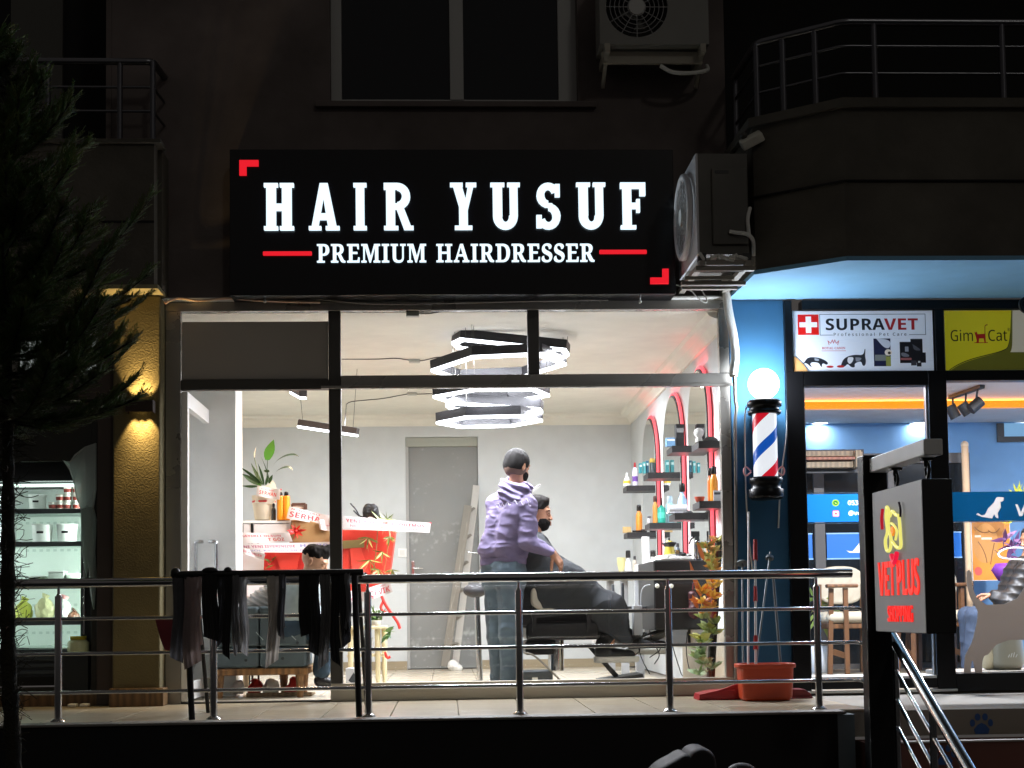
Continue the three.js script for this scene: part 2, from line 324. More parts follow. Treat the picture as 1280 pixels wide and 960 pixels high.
// ---------------------------------------------------------------- salon room
const ZB = -5.4, CE = 2.67;
{
  const f = struct('salon_floor', box(-2.6, 2.1, -0.16, -0.012, ZB - 0.1, -0.002), M.grout);
  const w = 0.395, g = metric(new RoundedBoxGeometry(w - 0.004, 0.014, w - 0.004, 1, 0.002));
  for (let i = 0; i < 11; i++) for (let j = 0; j < 14; j++) put('tile', g, (i * 5 + j * 7) % 5 ? M.tileIn : M.tileInB, f, [-2.105 + i * w - 0.198, -0.007, -0.2 - j * w]);
  struct('salon_ceiling', [box(-2.6, 2.2, CE, CE + 0.02, ZB - 0.2, -0.062)], M.ceiling);
  const dx0 = X(508, 700, ZB), dx1 = X(599, 700, ZB), dy = Y(550, 546, ZB);
  struct('salon_back_wall', [box(-2.6, dx0, 0, CE, ZB - 0.12, ZB), box(dx1, 2.1, 0, CE, ZB - 0.12, ZB), box(dx0, dx1, dy, CE, ZB - 0.12, ZB)], M.wallIn);
  struct('salon_right_wall', box(1.985, 2.1, 0, CE, ZB, -0.062), M.wallIn);
  struct('salon_left_wall', [box(-2.5, -2.4, 0, CE, ZB, -1.1), box(-1.95, -1.9, 0, CE, -1.1, -0.062)], M.wallIn);
  struct('salon_column', box(-2.45, -1.55, 0, CE, -1.28, -0.92), M.white);
  const cor = ext([[0, 0], [0.13, 0], [0.11, -0.025], [0.06, -0.045], [0.03, -0.085], [0.02, -0.11], [0, -0.11]], 1);
  const c1 = cor.clone().scale(1, 1, 4.6).rotateY(Math.PI / 2).translate(-2.45, CE - 0.001, ZB + 0.0);
  c1.rotateY(0);
  const back = ext([[0, 0], [0.13, 0], [0.11, -0.025], [0.06, -0.045], [0.03, -0.085], [0.02, -0.11], [0, -0.11]], 4.43).rotateY(-Math.PI / 2).translate(1.984, CE - 0.001, ZB + 0.001);
  const right = ext([[0, 0], [-0.13, 0], [-0.11, -0.025], [-0.06, -0.045], [-0.03, -0.085], [-0.02, -0.11], [0, -0.11]], 5.2).translate(1.984, CE - 0.0015, ZB + 0.1);
  struct('ceiling_cornice', [back, right], M.ceiling);
  struct('skirting_board', [box(-2.4, dx0 - 0.001, 0.001, 0.09, ZB + 0.001, ZB + 0.014), box(dx1 + 0.001, 1.98, 0.001, 0.09, ZB + 0.001, ZB + 0.014)], M.tileB);
  // the doorway in the back wall, closed by a grey shutter leaf with its box
  const t = thing('back_door', 'plain grey door set in the back wall of the salon', 'door', [(dx0 + dx1) / 2, 0, ZB - 0.05]);
  mesh('leaf', box(dx0 + 0.003, dx1 - 0.003, 0.01, dy - 0.1, ZB - 0.1, ZB - 0.07), mat(0xb2b4b0, { roughness: 0.6, map: T.scuff }), t);
  mesh('handle', [rbox(dx0 + 0.05, dx0 + 0.085, 0.98, 1.14, ZB - 0.0695, ZB - 0.06, 0.004), cyl([dx0 + 0.067, 1.06, ZB - 0.06], [dx0 + 0.067, 1.06, ZB - 0.02], 0.01), cyl([dx0 + 0.067, 1.06, ZB - 0.022], [dx0 + 0.17, 1.06, ZB - 0.022], 0.009)], M.chrome, t);
  mesh('shutter_box', rbox(dx0 + 0.003, dx1 - 0.003, dy - 0.098, dy - 0.002, ZB - 0.1, ZB - 0.03), mat(0x9fa296, { roughness: 0.6 }), t);
  mesh('frame', [box(dx0 + 0.001, dx0 + 0.03, 0.01, dy - 0.1, ZB - 0.069, ZB - 0.02)], mat(0xa8a8a4, { roughness: 0.5 }), t);
}

for (const [px, py, what, label] of [[503, 691, 'light_switch', 'white light switch on the back wall just left of the grey door'], [745, 800, 'wall_socket', 'white double socket low on the back wall, right of the barber chair']]) {
  const c = W(px, py, ZB), t = thing(what, label, what.replace('_', ' '), c.toArray());
  mesh('plate', rbox(c.x - 0.045, c.x + 0.045, c.y - 0.045, c.y + 0.045, ZB + 0.0005, ZB + 0.011, 0.004), M.whitePaint, t);
  mesh('rocker', rbox(c.x - 0.026, c.x + 0.026, c.y - 0.03, c.y + 0.03, ZB + 0.0112, ZB + 0.016, 0.003), M.plastic, t);
}
// ---------------------------------------------------------------- hexagonal pendant lamps in the salon
function hexPendant(label, c, R, tilt, turn, L, long) {
  const VT = long ? [[1, 0], [0.88, 0.5], [-0.88, 0.5], [-1, 0], [-0.88, -0.5], [0.88, -0.5]] : Array.from({ length: 6 }, (_, k) => [Math.cos(k * Math.PI / 3), Math.sin(k * Math.PI / 3)]);
  const t = thing('hexagon_pendant_lamp', label, 'pendant lamp', c, 'hexagonal ring lamps in the middle of the salon');
  const q = new THREE.Quaternion().setFromEuler(new THREE.Euler(tilt[0], turn, tilt[1], 'XYZ')), pt = (r, k, y) => V(VT[k % 6][0] * r, y, VT[k % 6][1] * (long ? r - (R - r) : r)).applyQuaternion(q).add(V(...c));
  const H = 0.075, Wd = 0.04, ring = (ri, ro, y0, y1) => {
    const pos = [], v = (p) => pos.push(p.x, p.y, p.z), quad = (a, b, cc, d) => { v(a); v(b); v(cc); v(a); v(cc); v(d); };
    for (let k = 0; k < 6; k++) {
      const j = k + 1;
      quad(pt(ro, k, y0), pt(ro, k, y1), pt(ro, j, y1), pt(ro, j, y0)); quad(pt(ri, k, y1), pt(ri, k, y0), pt(ri, j, y0), pt(ri, j, y1));
      quad(pt(ri, k, y0), pt(ro, k, y0), pt(ro, j, y0), pt(ri, j, y0)); quad(pt(ro, k, y1), pt(ri, k, y1), pt(ri, j, y1), pt(ro, j, y1));
    }
    const g = new THREE.BufferGeometry(); g.setAttribute('position', new THREE.Float32BufferAttribute(pos, 3)); g.computeVertexNormals(); return metric(g);
  };
  mesh('housing', ring(R - Wd, R, 0.0225, 0.088), mat(0x1e1e21, { roughness: 0.5, metalness: 0.3 }), t);
  mesh('led_strip', ring(R - Wd + 0.002, R - 0.002, 0, 0.022), M.ledWhite, t);
  for (let k = 0; k < 6; k++) {
    const a = pt(R - Wd / 2, k, -0.004), b = pt(R - Wd / 2, k + 1, -0.004), m = a.clone().add(b).multiplyScalar(0.5), down = V(0, -1, 0).applyQuaternion(q);
    const l = new THREE.RectAreaLight(0xf4f7ff, L, a.distanceTo(b) - 0.03, Wd); l.name = 'hexagon_lamp_light'; l.position.copy(m);
    const x = b.clone().sub(a).normalize(), zz = down.clone().negate(), y = zz.clone().cross(x);
    l.quaternion.setFromRotationMatrix(new THREE.Matrix4().makeBasis(x, y, zz)); scene.add(l);
  }
  for (const k of [0, 2, 4]) { const p = pt(R - Wd / 2, k, 0.088); mesh('hanging_wire', cyl(p, V(p.x, CE, p.z), 0.0022, 0.0022, 5), M.aluDark, t); }
  return t;
}
const hexL = 225;
{
  const zc = -0.95, C = (px, py) => W(px, py, zc).toArray();
  hexPendant('highest hexagonal ring lamp of the stack, sloping down to the right', C(638, 438), 0.45, [0.03, -0.1], 0.04, hexL, true);
  hexPendant('second hexagonal ring lamp from the top, widest of the stack, just above the transom', C(624, 461), 0.52, [-0.03, 0.06], 0.1, hexL);
  hexPendant('third hexagonal ring lamp from the top, just below the transom', C(615, 497), 0.455, [0.02, 0.03], 0.2, hexL);
  hexPendant('fourth hexagonal ring lamp from the top, sloping down to the right between its neighbours', C(618, 513), 0.37, [0.02, -0.07], 0.05, hexL, true);
  hexPendant('lowest hexagonal ring lamp of the stack, nearest the hairdresser', C(612, 529), 0.405, [0.02, 0.02], 0.05, hexL);
}
// short straight lamps by the entrance
function tubeLamp(label, a, b, L) {
  const A = V(...a), B = V(...b), m = A.clone().add(B).multiplyScalar(0.5), t = thing('linear_pendant_lamp', label, 'pendant lamp', m.toArray());
  const d = B.clone().sub(A), len = d.length(), x = d.normalize(), z0 = x.clone().cross(V(0, 1, 0)).normalize(), y = z0.clone().cross(x);
  const mk = (h0, h1, w) => { const g = new RoundedBoxGeometry(len, h1 - h0, w, 2, 0.009).translate(0, (h0 + h1) / 2, 0); g.applyMatrix4(new THREE.Matrix4().makeBasis(x, y, z0).setPosition(m)); return g; };
  mesh('housing', mk(0.0, 0.055, 0.06), mat(0x4d4644, { roughness: 0.5 }), t);
  mesh('led_strip', mk(-0.021, -0.001, 0.055), M.ledWhite, t);
  for (const p of [A, B]) mesh('hanging_wire', cyl(p.clone().lerp(m, 0.15).add(V(0, 0.05, 0)), V(p.x, CE, p.z), 0.002, 0.002, 5), M.aluDark, t);
  const l = new THREE.RectAreaLight(0xffd2a2, L, len * 0.95, 0.05); l.name = 'linear_lamp_light'; l.position.copy(m).addScaledVector(y, -0.026);
  l.quaternion.setFromRotationMatrix(new THREE.Matrix4().makeBasis(x, z0.clone().negate(), y)); scene.add(l);
  return t;
}
tubeLamp('slim linear lamp hanging over the gift table behind the mullion', W(373, 532, -2.6).toArray(), W(447, 543, -2.4).toArray(), 210);
tubeLamp('short linear lamp close to the ceiling above the entrance door', W(366, 489, -1.6).toArray(), W(379, 496, -1.1).toArray(), 120);

// two slim ceiling lamps added further back, unseen, to brighten the back wall
for (const [x, side] of [[-0.7, 'left'], [0.9, 'right']]) {
  const t = thing('ceiling_lamp', side + ' slim ceiling lamp at the back of the salon, hidden behind the transom', 'ceiling lamp', [x, CE, -3.25]);
  mesh('housing', rbox(x - 0.62, x + 0.62, CE - 0.025, CE - 0.001, -3.34, -3.16, 0.004), M.whitePaint, t);
  mesh('diffuser', box(x - 0.6, x + 0.6, CE - 0.03, CE - 0.0255, -3.325, -3.175), M.ledWhite, t);
  areaLight('ceiling_lamp_light', [x, CE - 0.034, -3.25], [x, 0, -3.2501], 1.2, 0.15, 0xf0f6ff, 85);
}
// ---------------------------------------------------------------- illuminated salon sign
const SLAB = (() => {
  const r = (x0, x1, y0, y1) => [[x0, y0], [x1, y0], [x1, y1], [x0, y1]];
  const serif = (x0, x1, y) => y ? r(x0, x1, 0.925, 1) : r(x0, x1, 0, 0.075);
  const arc = (cx, cy, ro, rx, a0, a1, t, n = 14) => { const o = [], i = []; for (let k = 0; k <= n; k++) { const a = a0 + (a1 - a0) * k / n; o.push([cx + Math.cos(a) * rx, cy + Math.sin(a) * ro]); i.unshift([cx + Math.cos(a) * (rx - t), cy + Math.sin(a) * (ro - t * 0.8)]); } return [...o, ...i]; };
  const PI = Math.PI;
  return {
    H: [0.64, [r(0.05, 0.255, 0, 1), r(0.385, 0.59, 0, 1), r(0.2, 0.45, 0.42, 0.56), serif(0, 0.3), serif(0.34, 0.64), serif(0, 0.3, 1), serif(0.34, 0.64, 1)]],
    I: [0.31, [r(0.055, 0.255, 0, 1), serif(0, 0.31), serif(0, 0.31, 1)]],
    F: [0.57, [r(0.05, 0.25, 0, 1), serif(0, 0.35), r(0, 0.57, 0.88, 1), r(0.44, 0.57, 0.72, 0.9), r(0.2, 0.42, 0.44, 0.56), r(0.36, 0.44, 0.36, 0.64)]],
    A: [0.69, [[[0.05, 0], [0.2, 0], [0.36, 0.86], [0.34, 1], [0.25, 1]], [[0.64, 0], [0.44, 0], [0.3, 0.86], [0.29, 1], [0.43, 1]], r(0.16, 0.5, 0.22, 0.35), serif(0, 0.28), serif(0.38, 0.69)]],
    R: [0.66, [r(0.05, 0.25, 0, 1), serif(0, 0.32), arc(0.3, 0.72, 0.28, 0.29, PI / 2, -PI / 2, 0.185), r(0, 0.31, 0.87, 1), r(0.2, 0.32, 0.44, 0.56), [[0.27, 0.48], [0.44, 0.48], [0.6, 0.075], [0.66, 0.075], [0.66, 0], [0.45, 0]]]],
    Y: [0.6, [[[0.05, 1], [0.25, 1], [0.4, 0.5], [0.4, 0.36], [0.2, 0.36], [0.2, 0.5]], [[0.42, 1], [0.55, 1], [0.4, 0.42], [0.3, 0.42]], r(0.2, 0.4, 0, 0.5), serif(0.1, 0.5), serif(0, 0.29, 1), serif(0.36, 0.6, 1)]],
    U: [0.63, [r(0.05, 0.25, 0.28, 1), r(0.41, 0.58, 0.28, 1), arc(0.315, 0.29, 0.29, 0.265, PI, 2 * PI, 0.19), serif(0, 0.3, 1), serif(0.36, 0.63, 1)]],
    S: [0.55, [arc(0.27, 0.735, 0.265, 0.26, PI * 0.12, PI * 1.5, 0.175), arc(0.27, 0.275, 0.275, 0.27, PI * 0.5, -PI * 0.88, 0.18), r(0.42, 0.53, 0.7, 0.97), r(0.0, 0.12, 0.03, 0.3), [[0.2, 0.47], [0.36, 0.55], [0.36, 0.41], [0.2, 0.56]].slice(0, 4)]],
  };
})();
const serifBold = await new FontLoader().loadAsync('fonts/droid/droid_serif_bold.typeface.json');
const sansBold = await new FontLoader().loadAsync('fonts/droid/droid_sans_bold.typeface.json');
{
  const zf = 0.22, sign = thing('shop_sign', 'long black fascia sign reading HAIR YUSUF with lit white and red letters', 'sign', [0.08, 2.73, 0.1]);
  mesh('sign_box', rbox(-1.424, 1.586, 2.732, 3.732, 0.003, zf, 0.006), mat(0x05060c, { roughness: 0.22 }), sign);
  const lw = glow(0xdff4ff, 1.35), lr = glow(0xff2030, 0.85);
  const letter = (ch, x0, x1, y0, y1) => {
    const [w, polys] = SLAB[ch], gs = polys.map((p, i) => ext(p.map(([x, y]) => [x0 + x / w * (x1 - x0), y0 + y * (y1 - y0)]), 0.03 + i * 0.0007).translate(0, 0, zf + 0.001));
    mesh('letter', gs, lw, sign);
  };
  const rows = [['H', 329, 368], ['A', 385, 425], ['I', 441, 459], ['R', 479, 517.5], ['Y', 562, 596.5], ['U', 612.5, 651], ['S', 669.6, 702], ['U', 720, 758], ['F', 775, 808]];
  for (const [ch, a, b] of rows) letter(ch, X(a + 0.8, 260, zf + 0.03), X(b - 0.8, 260, zf + 0.03), Y(a, 288.5 - (a - 330) * 0.003, zf), Y(a, 230.5 - (a - 330) * 0.002, zf));
  // second line
  const wd = (s, px0, px1, py0, py1) => {
    const x0 = X(px0, 317, zf), x1 = X(px1, 317, zf), y0 = Y(px0, py1, zf), y1 = Y(px0, py0, zf); let cx = 0; const gs = [];
    for (const ch of s) { const g = new TextGeometry(ch, { font: serifBold, size: 1, depth: 0.02, curveSegments: 5, bevelEnabled: false }); g.computeBoundingBox(); gs.push([g, cx - g.boundingBox.min.x * 0.4]); cx += g.boundingBox.max.x + 0.075; }
    const h = Math.max(...gs.map(([g]) => g.boundingBox.max.y)), k = (x1 - x0) / (cx - 0.075);
    for (const [g, c] of gs) mesh('letter', g.translate(c, 0, 0).scale(k, (y1 - y0) / h, 1).translate(x0, y0, zf + 0.001), lw, sign);
  };
  wd('PREMIUM', 396, 533, 306, 328.5); wd('HAIRDRESSER', 545, 743, 305.5, 328);
  const red = (a, b, c, d) => rbox(X(a, c, zf), X(b, c, zf), Y(a, d, zf), Y(a, c, zf), zf + 0.001, zf + 0.022, 0.005);
  mesh('red_bar', red(329, 390, 315, 320), lr, sign); mesh('red_bar', red(749, 808, 313, 318), lr, sign);
  const L = (pts) => ext(pts.map(([a, b]) => { const p = W(a, b, zf); return [p.x, p.y]; }), 0.02, 0.002).translate(0, 0, zf + 0.001);
  mesh('red_corner', L([[300, 201.5], [323, 201.5], [323, 208], [308, 208], [308, 219.5], [300, 219.5]]), lr, sign);
  mesh('red_corner', L([[835, 337], [835, 355], [813, 355], [813, 348], [828, 348], [828, 337]]), lr, sign);
  for (const x of [-1.0, -0.2, 0.6, 1.35]) areaLight('sign_light', [x, 3.3, zf + 0.05], [x, 3.3, 5], 0.5, 0.2, 0xe4f6ff, 0.9);
  // small brackets under the box
  for (const px of [331, 800]) mesh('hanger', [cyl(W(px, 368, 0.1), W(px, 377, 0.1), 0.006), sph(W(px, 377, 0.1).toArray(), 0.012)], M.plastic, sign);
}
// loose cables along the head of the shop front
{
  const c = (name, label, pts, r, m) => tag(mesh(name, tube(pts.map(([a, b, z]) => W(a, b, z)), r, 6), m), label, 'cable');
  c('cable', 'pale cable from the pillar along the head of the salon front', [[206, 379, 0.17], [217, 374, 0.1], [228, 373, 0.08], [250, 376, 0.09], [285, 373, 0.09], [330, 376, 0.09], [400, 378, 0.09]], 0.008, mat(0xd9b79a, { roughness: 0.5 }));
  c('cable', 'thin sagging cable under the middle of the black sign', [[395, 374, 0.09], [470, 380, 0.1], [560, 379, 0.1], [640, 377, 0.1], [760, 375, 0.09]], 0.004, mat(0x8b8680, { roughness: 0.5 }));
  c('cable', 'loose white wires looping below the corner air conditioner', [[845, 356, 0.1], [862, 362, 0.12], [872, 372, 0.12], [881, 378, 0.12], [884, 376, 0.12], [879, 366, 0.12], [874, 358, 0.12]], 0.005, M.plastic);
}
// ---------------------------------------------------------------- air conditioners and pipes
function fanGrille(o, c, r, nrm) {  // rings and spokes on a fan opening facing nrm ('x' or 'z')
  const gs = [], P = (a, b) => nrm === 'z' ? V(c[0] + a, c[1] + b, c[2]) : V(c[0], c[1] + b, c[2] + a);
  for (let k = 1; k <= 7; k++) { const pts = []; for (let j = 0; j < 28; j++) pts.push(P(Math.cos(j / 28 * 6.2832) * r * k / 7, Math.sin(j / 28 * 6.2832) * r * k / 7)); gs.push(tube(pts, 0.003, 4, 40, true)); }
  for (let k = 0; k < 12; k++) { const a = k / 12 * 6.2832; gs.push(cyl(P(Math.cos(a) * 0.06, Math.sin(a) * 0.06), P(Math.cos(a) * r, Math.sin(a) * r), 0.0035, 0.0035, 4)); }
  mesh('fan_grille', gs, mat(0x9a9a9a, { roughness: 0.5 }), o);
  const hub = nrm === 'z' ? cyl([c[0], c[1], c[2] - 0.01], [c[0], c[1], c[2] + 0.012], 0.062, 0.055, 20) : cyl([c[0] + 0.01, c[1], c[2]], [c[0] - 0.012, c[1], c[2]], 0.062, 0.055, 20);
  mesh('fan_hub', hub, mat(0xb5b5b2, { roughness: 0.5 }), o);
}
{
  // upper unit over the sign
  const z = 0.36, x0 = X(750, 40, z), x1 = X(886, 40, z), y0 = Y(800, 55, z), y1 = y0 + 0.56, cx = X(796, 8, z), cy = Y(796, 8, z);
  const a = thing('air_conditioner', 'outdoor air conditioner with round fan, above the right end of the sign', 'air conditioner', [x0, y0, z]);
  const s = new THREE.Shape([[x0, y0], [x1, y0], [x1, y1], [x0, y1]].map((p) => new THREE.Vector2(...p))), hole = new THREE.Path(); hole.absarc(cx, cy, 0.215, 0, Math.PI * 2); s.holes.push(hole);
  const cm = mat(0x85847e, { roughness: 0.55, map: T.soft });
  mesh('casing', [ext(s, 0.02).translate(0, 0, z - 0.02), box(x0, x1, y0, y1, 0.08, 0.1), box(x0, x0 + 0.012, y0, y1, 0.101, z - 0.021), box(x1 - 0.012, x1, y0, y1, 0.101, z - 0.021), box(x0 + 0.013, x1 - 0.013, y0, y0 + 0.012, 0.101, z - 0.021), box(x0 + 0.013, x1 - 0.013, y1 - 0.012, y1, 0.101, z - 0.021)], cm, a);
  mesh('fan', [0, 1, 2].map((k) => box(0.05, 0.19, -0.06, 0.06, -0.004, 0.004).rotateX(0.5).rotateZ(k * 2.094).translate(cx, cy, z - 0.09)), M.black, a);
  fanGrille(a, [cx, cy, z - 0.008], 0.213, 'z');
  mesh('bracket', [rbox(x0 + 0.02, x1 - 0.03, y0 - 0.1, y0 - 0.015, 0.24, 0.27, 0.006), ...[x0 + 0.03, x1 - 0.06].flatMap((x) => [box(x, x + 0.035, y0 - 0.06, y0 - 0.002, 0.0, z + 0.02), bar([x + 0.017, y0 - 0.03, z - 0.02], [x + 0.017, y0 - 0.19, 0.06], 0.025, 0.025)])], mat(0xa29c8e, { roughness: 0.6 }), a);
  mesh('pipe', tube([[x0 + 0.42, y0 - 0.11, 0.26], [x0 + 0.5, y0 - 0.15, 0.25], [x0 + 0.62, y0 - 0.155, 0.24], [x0 + 0.75, y0 - 0.12, 0.2], [x1 + 0.03, y0 - 0.05, 0.1]], 0.014, 7), M.plastic, a);
  // corner unit, hung on the side of the bay, its fan turned to the left
  const X0 = 1.63, X1 = 1.965, Z0 = 0.1, Z1 = 0.83, yb = Y(890, 318, 0.83), yt = Y(880, 192, 0.83), b = thing('air_conditioner', 'outdoor air conditioner seen from its side, hung beside the right end of the sign', 'air conditioner', [X0, yb, 0.45]);
  const cz = 0.5, ccy = (yb + yt) / 2, sm = mat(0x77746c, { roughness: 0.6, map: T.mottle }), fm = mat(0xc9c8cc, { roughness: 0.5 });
  mesh('casing', [box(X0 + 0.015, X1, yb, yt, Z1 - 0.012, Z1), box(X0 + 0.015, X1, yb, yt, Z0, Z0 + 0.012), box(X0 + 0.015, X1, yb, yb + 0.012, Z0 + 0.013, Z1 - 0.013), box(X0 + 0.015, X1, yt - 0.012, yt, Z0 + 0.013, Z1 - 0.013), box(X1 - 0.012, X1 - 0.001, yb + 0.013, yt - 0.013, Z0 + 0.013, Z1 - 0.013)], sm, b);
  const s2 = new THREE.Shape([[Z0, yb], [Z1 + 0.002, yb], [Z1 + 0.002, yt], [Z0, yt]].map((p) => new THREE.Vector2(...p))), h2 = new THREE.Path(); h2.absarc(cz, ccy, 0.25, 0, 6.2832); s2.holes.push(h2);
  mesh('front_panel', metric(ext(s2, 0.014).rotateY(-Math.PI / 2).translate(X0 + 0.015, 0, 0)), fm, b);
  mesh('fan_ring', new THREE.TorusGeometry(0.265, 0.022, 8, 40).rotateY(Math.PI / 2).translate(X0 - 0.03, ccy, cz), fm, b);
  fanGrille(b, [X0 - 0.04, ccy, cz], 0.26, 'x');
  mesh('valve_cover', [rbox(X0 + 0.1, X1 - 0.005, yb + 0.06, yt - 0.1, Z1 + 0.001, Z1 + 0.02, 0.008)], sm, b);
  mesh('carry_slot', box(X0 + 0.12, X0 + 0.21, yt - 0.135, yt - 0.115, Z1 + 0.0205, Z1 + 0.022), M.black, b);
  mesh('bracket', [...[X0 + 0.0, X1 - 0.04].map((x) => box(x, x + 0.04, yb - 0.085, yb - 0.055, 0.0, 0.9)), ...[0.84, 0.3].map((q) => box(X0 - 0.02, X1 + 0.02, yb - 0.115, yb - 0.086, q, q + 0.04)), box(X0 - 0.1, X1 - 0.02, yb - 0.19, yb - 0.165, 0.76, 0.8), bar([X0 + 0.05, yb - 0.06, 0.86], [X1 - 0.02, yb - 0.06, 0.86], 0.03), bar([X0 - 0.08, yb - 0.15, 0.82], [X1 - 0.1, yb - 0.15, 0.82], 0.02)], mat(0x8a857b, { roughness: 0.55 }), b);
  const fo = []; for (let k = 0; k < 16; k++) fo.push(rbox(-0.03, 0.03, -0.012, 0.012, -0.02, 0.02, 0.006).rotateZ(rnd(-1, 1)).rotateY(rnd(3)).translate(X0 + 0.02 + k * 0.018, yb - 0.035 + rnd(-0.012, 0.012), 0.84 + rnd(-0.02, 0.03)));
  mesh('foam_packing', fo, M.plastic, b); mesh('foot', [box(X0 + 0.0, X0 + 0.05, yb - 0.05, yb - 0.002, 0.82, 0.87), box(X1 - 0.05, X1, yb - 0.05, yb - 0.002, 0.82, 0.87)], M.black, b);
  mesh('pipe', tube([[X1 - 0.13, yb + 0.14, 0.86], [X1 - 0.09, yb + 0.13, 0.87], [X1 - 0.02, yb + 0.12, 0.87], [X1 + 0.02, yb + 0.08, 0.86], [X1 + 0.035, yb + 0.0, 0.8]], 0.013, 7), M.plastic, b);
  mesh('pipe', tube([[X1 + 0.01, yb + 0.3, 0.84], [X1 - 0.01, yb + 0.22, 0.86], [X1 - 0.005, yb + 0.12, 0.86]], 0.013, 7), M.plastic, b);
  const dp = thing('drain_pipe', 'white lagged pipe running down the right edge of the salon front', 'pipe', [1.96, 0, 0.06]);
  mesh('lagging', tube([[907, 348, 0.1], [909, 375, 0.08], [912, 395, 0.07], [917, 420, 0.06], [919, 445, 0.06], [917, 462, 0.08], [916, 470, 0.09]].map(([p, q, z]) => W(p, q, z)), 0.03, 10, 40), mat(0xdedbd2, { roughness: 0.8, bumpMap: T.bump, bumpScale: 0.004 }), dp);
  mesh('pipe', tube([[918, 470, 0.08], [919, 500, 0.05], [921, 512, 0.05], [919, 530, 0.04], [920, 640, 0.03], [920, 866, 0.03]].map(([p, q, z]) => W(p, q, z)), 0.012, 8, 60), M.alu, dp);
  // flood lamp on the bay
  const fl = W(938, 178, 0.75), lampT = thing('flood_lamp', 'small unlit flood lamp under the corner of the right bay', 'lamp', fl.toArray());
  mesh('housing', rbox(-0.075, 0.075, -0.03, 0.03, -0.05, 0.05, 0.01).rotateZ(0.5).rotateX(0.5).translate(fl.x, fl.y, fl.z + 0.04), mat(0xc9c7ba, { roughness: 0.4 }), lampT);
  mesh('bracket', [cyl([fl.x, fl.y + 0.02, fl.z + 0.03], [fl.x + 0.08, fl.y + 0.06, fl.z - 0.02], 0.012), sph([fl.x - 0.05, fl.y + 0.035, fl.z + 0.03], 0.025)], M.aluDark, lampT);
}
// ---------------------------------------------------------------- wall lamp on the pillar
{
  const z0 = 0.16, x0 = X(159, 505, 0.2), x1 = X(193, 505, 0.2), y0 = Y(176, 516, 0.2), y1 = Y(176, 501, 0.2), cx = (x0 + x1) / 2, t = thing('wall_lamp', 'brown box wall lamp shining up and down on the stucco pillar', 'wall lamp', [cx, (y0 + y1) / 2, z0]), zz = z0 + 0.095, e = 0.004;
  mesh('housing', [box(x0, x1, y0, y1, zz - e, zz), box(x0, x0 + e, y0, y1, z0 + 0.001, zz - e - 0.0005), box(x1 - e, x1, y0, y1, z0 + 0.001, zz - e - 0.0005), box(x0 + e, x1 - e, (y0 + y1) / 2 - 0.003, (y0 + y1) / 2 + 0.003, z0 + 0.001, zz - e - 0.0005)], mat(0x2b1a0c, { roughness: 0.5 }), t);
  for (const s of [1, -1]) {
    const y = (y0 + y1) / 2 + s * 0.012;
    mesh('led', box(cx - 0.02, cx + 0.02, y - 0.003, y + 0.003, z0 + 0.03, z0 + 0.06), glow(0xffd98a, 6), t);
    for (const dx of [-0.045, 0, 0.045]) { const l = new THREE.SpotLight(0xffd690, s > 0 ? 1.2 : 1.4, 0, 0.5, 0.35, 2); l.name = 'wall_lamp_light'; l.position.set(cx + dx, y + s * 0.008, z0 + 0.05); l.target.position.set(cx + dx * 1.6, y + s, z0 - 0.12); l.shadow.radius = 0.5; l.castShadow = true; scene.add(l, l.target); }
  }
}
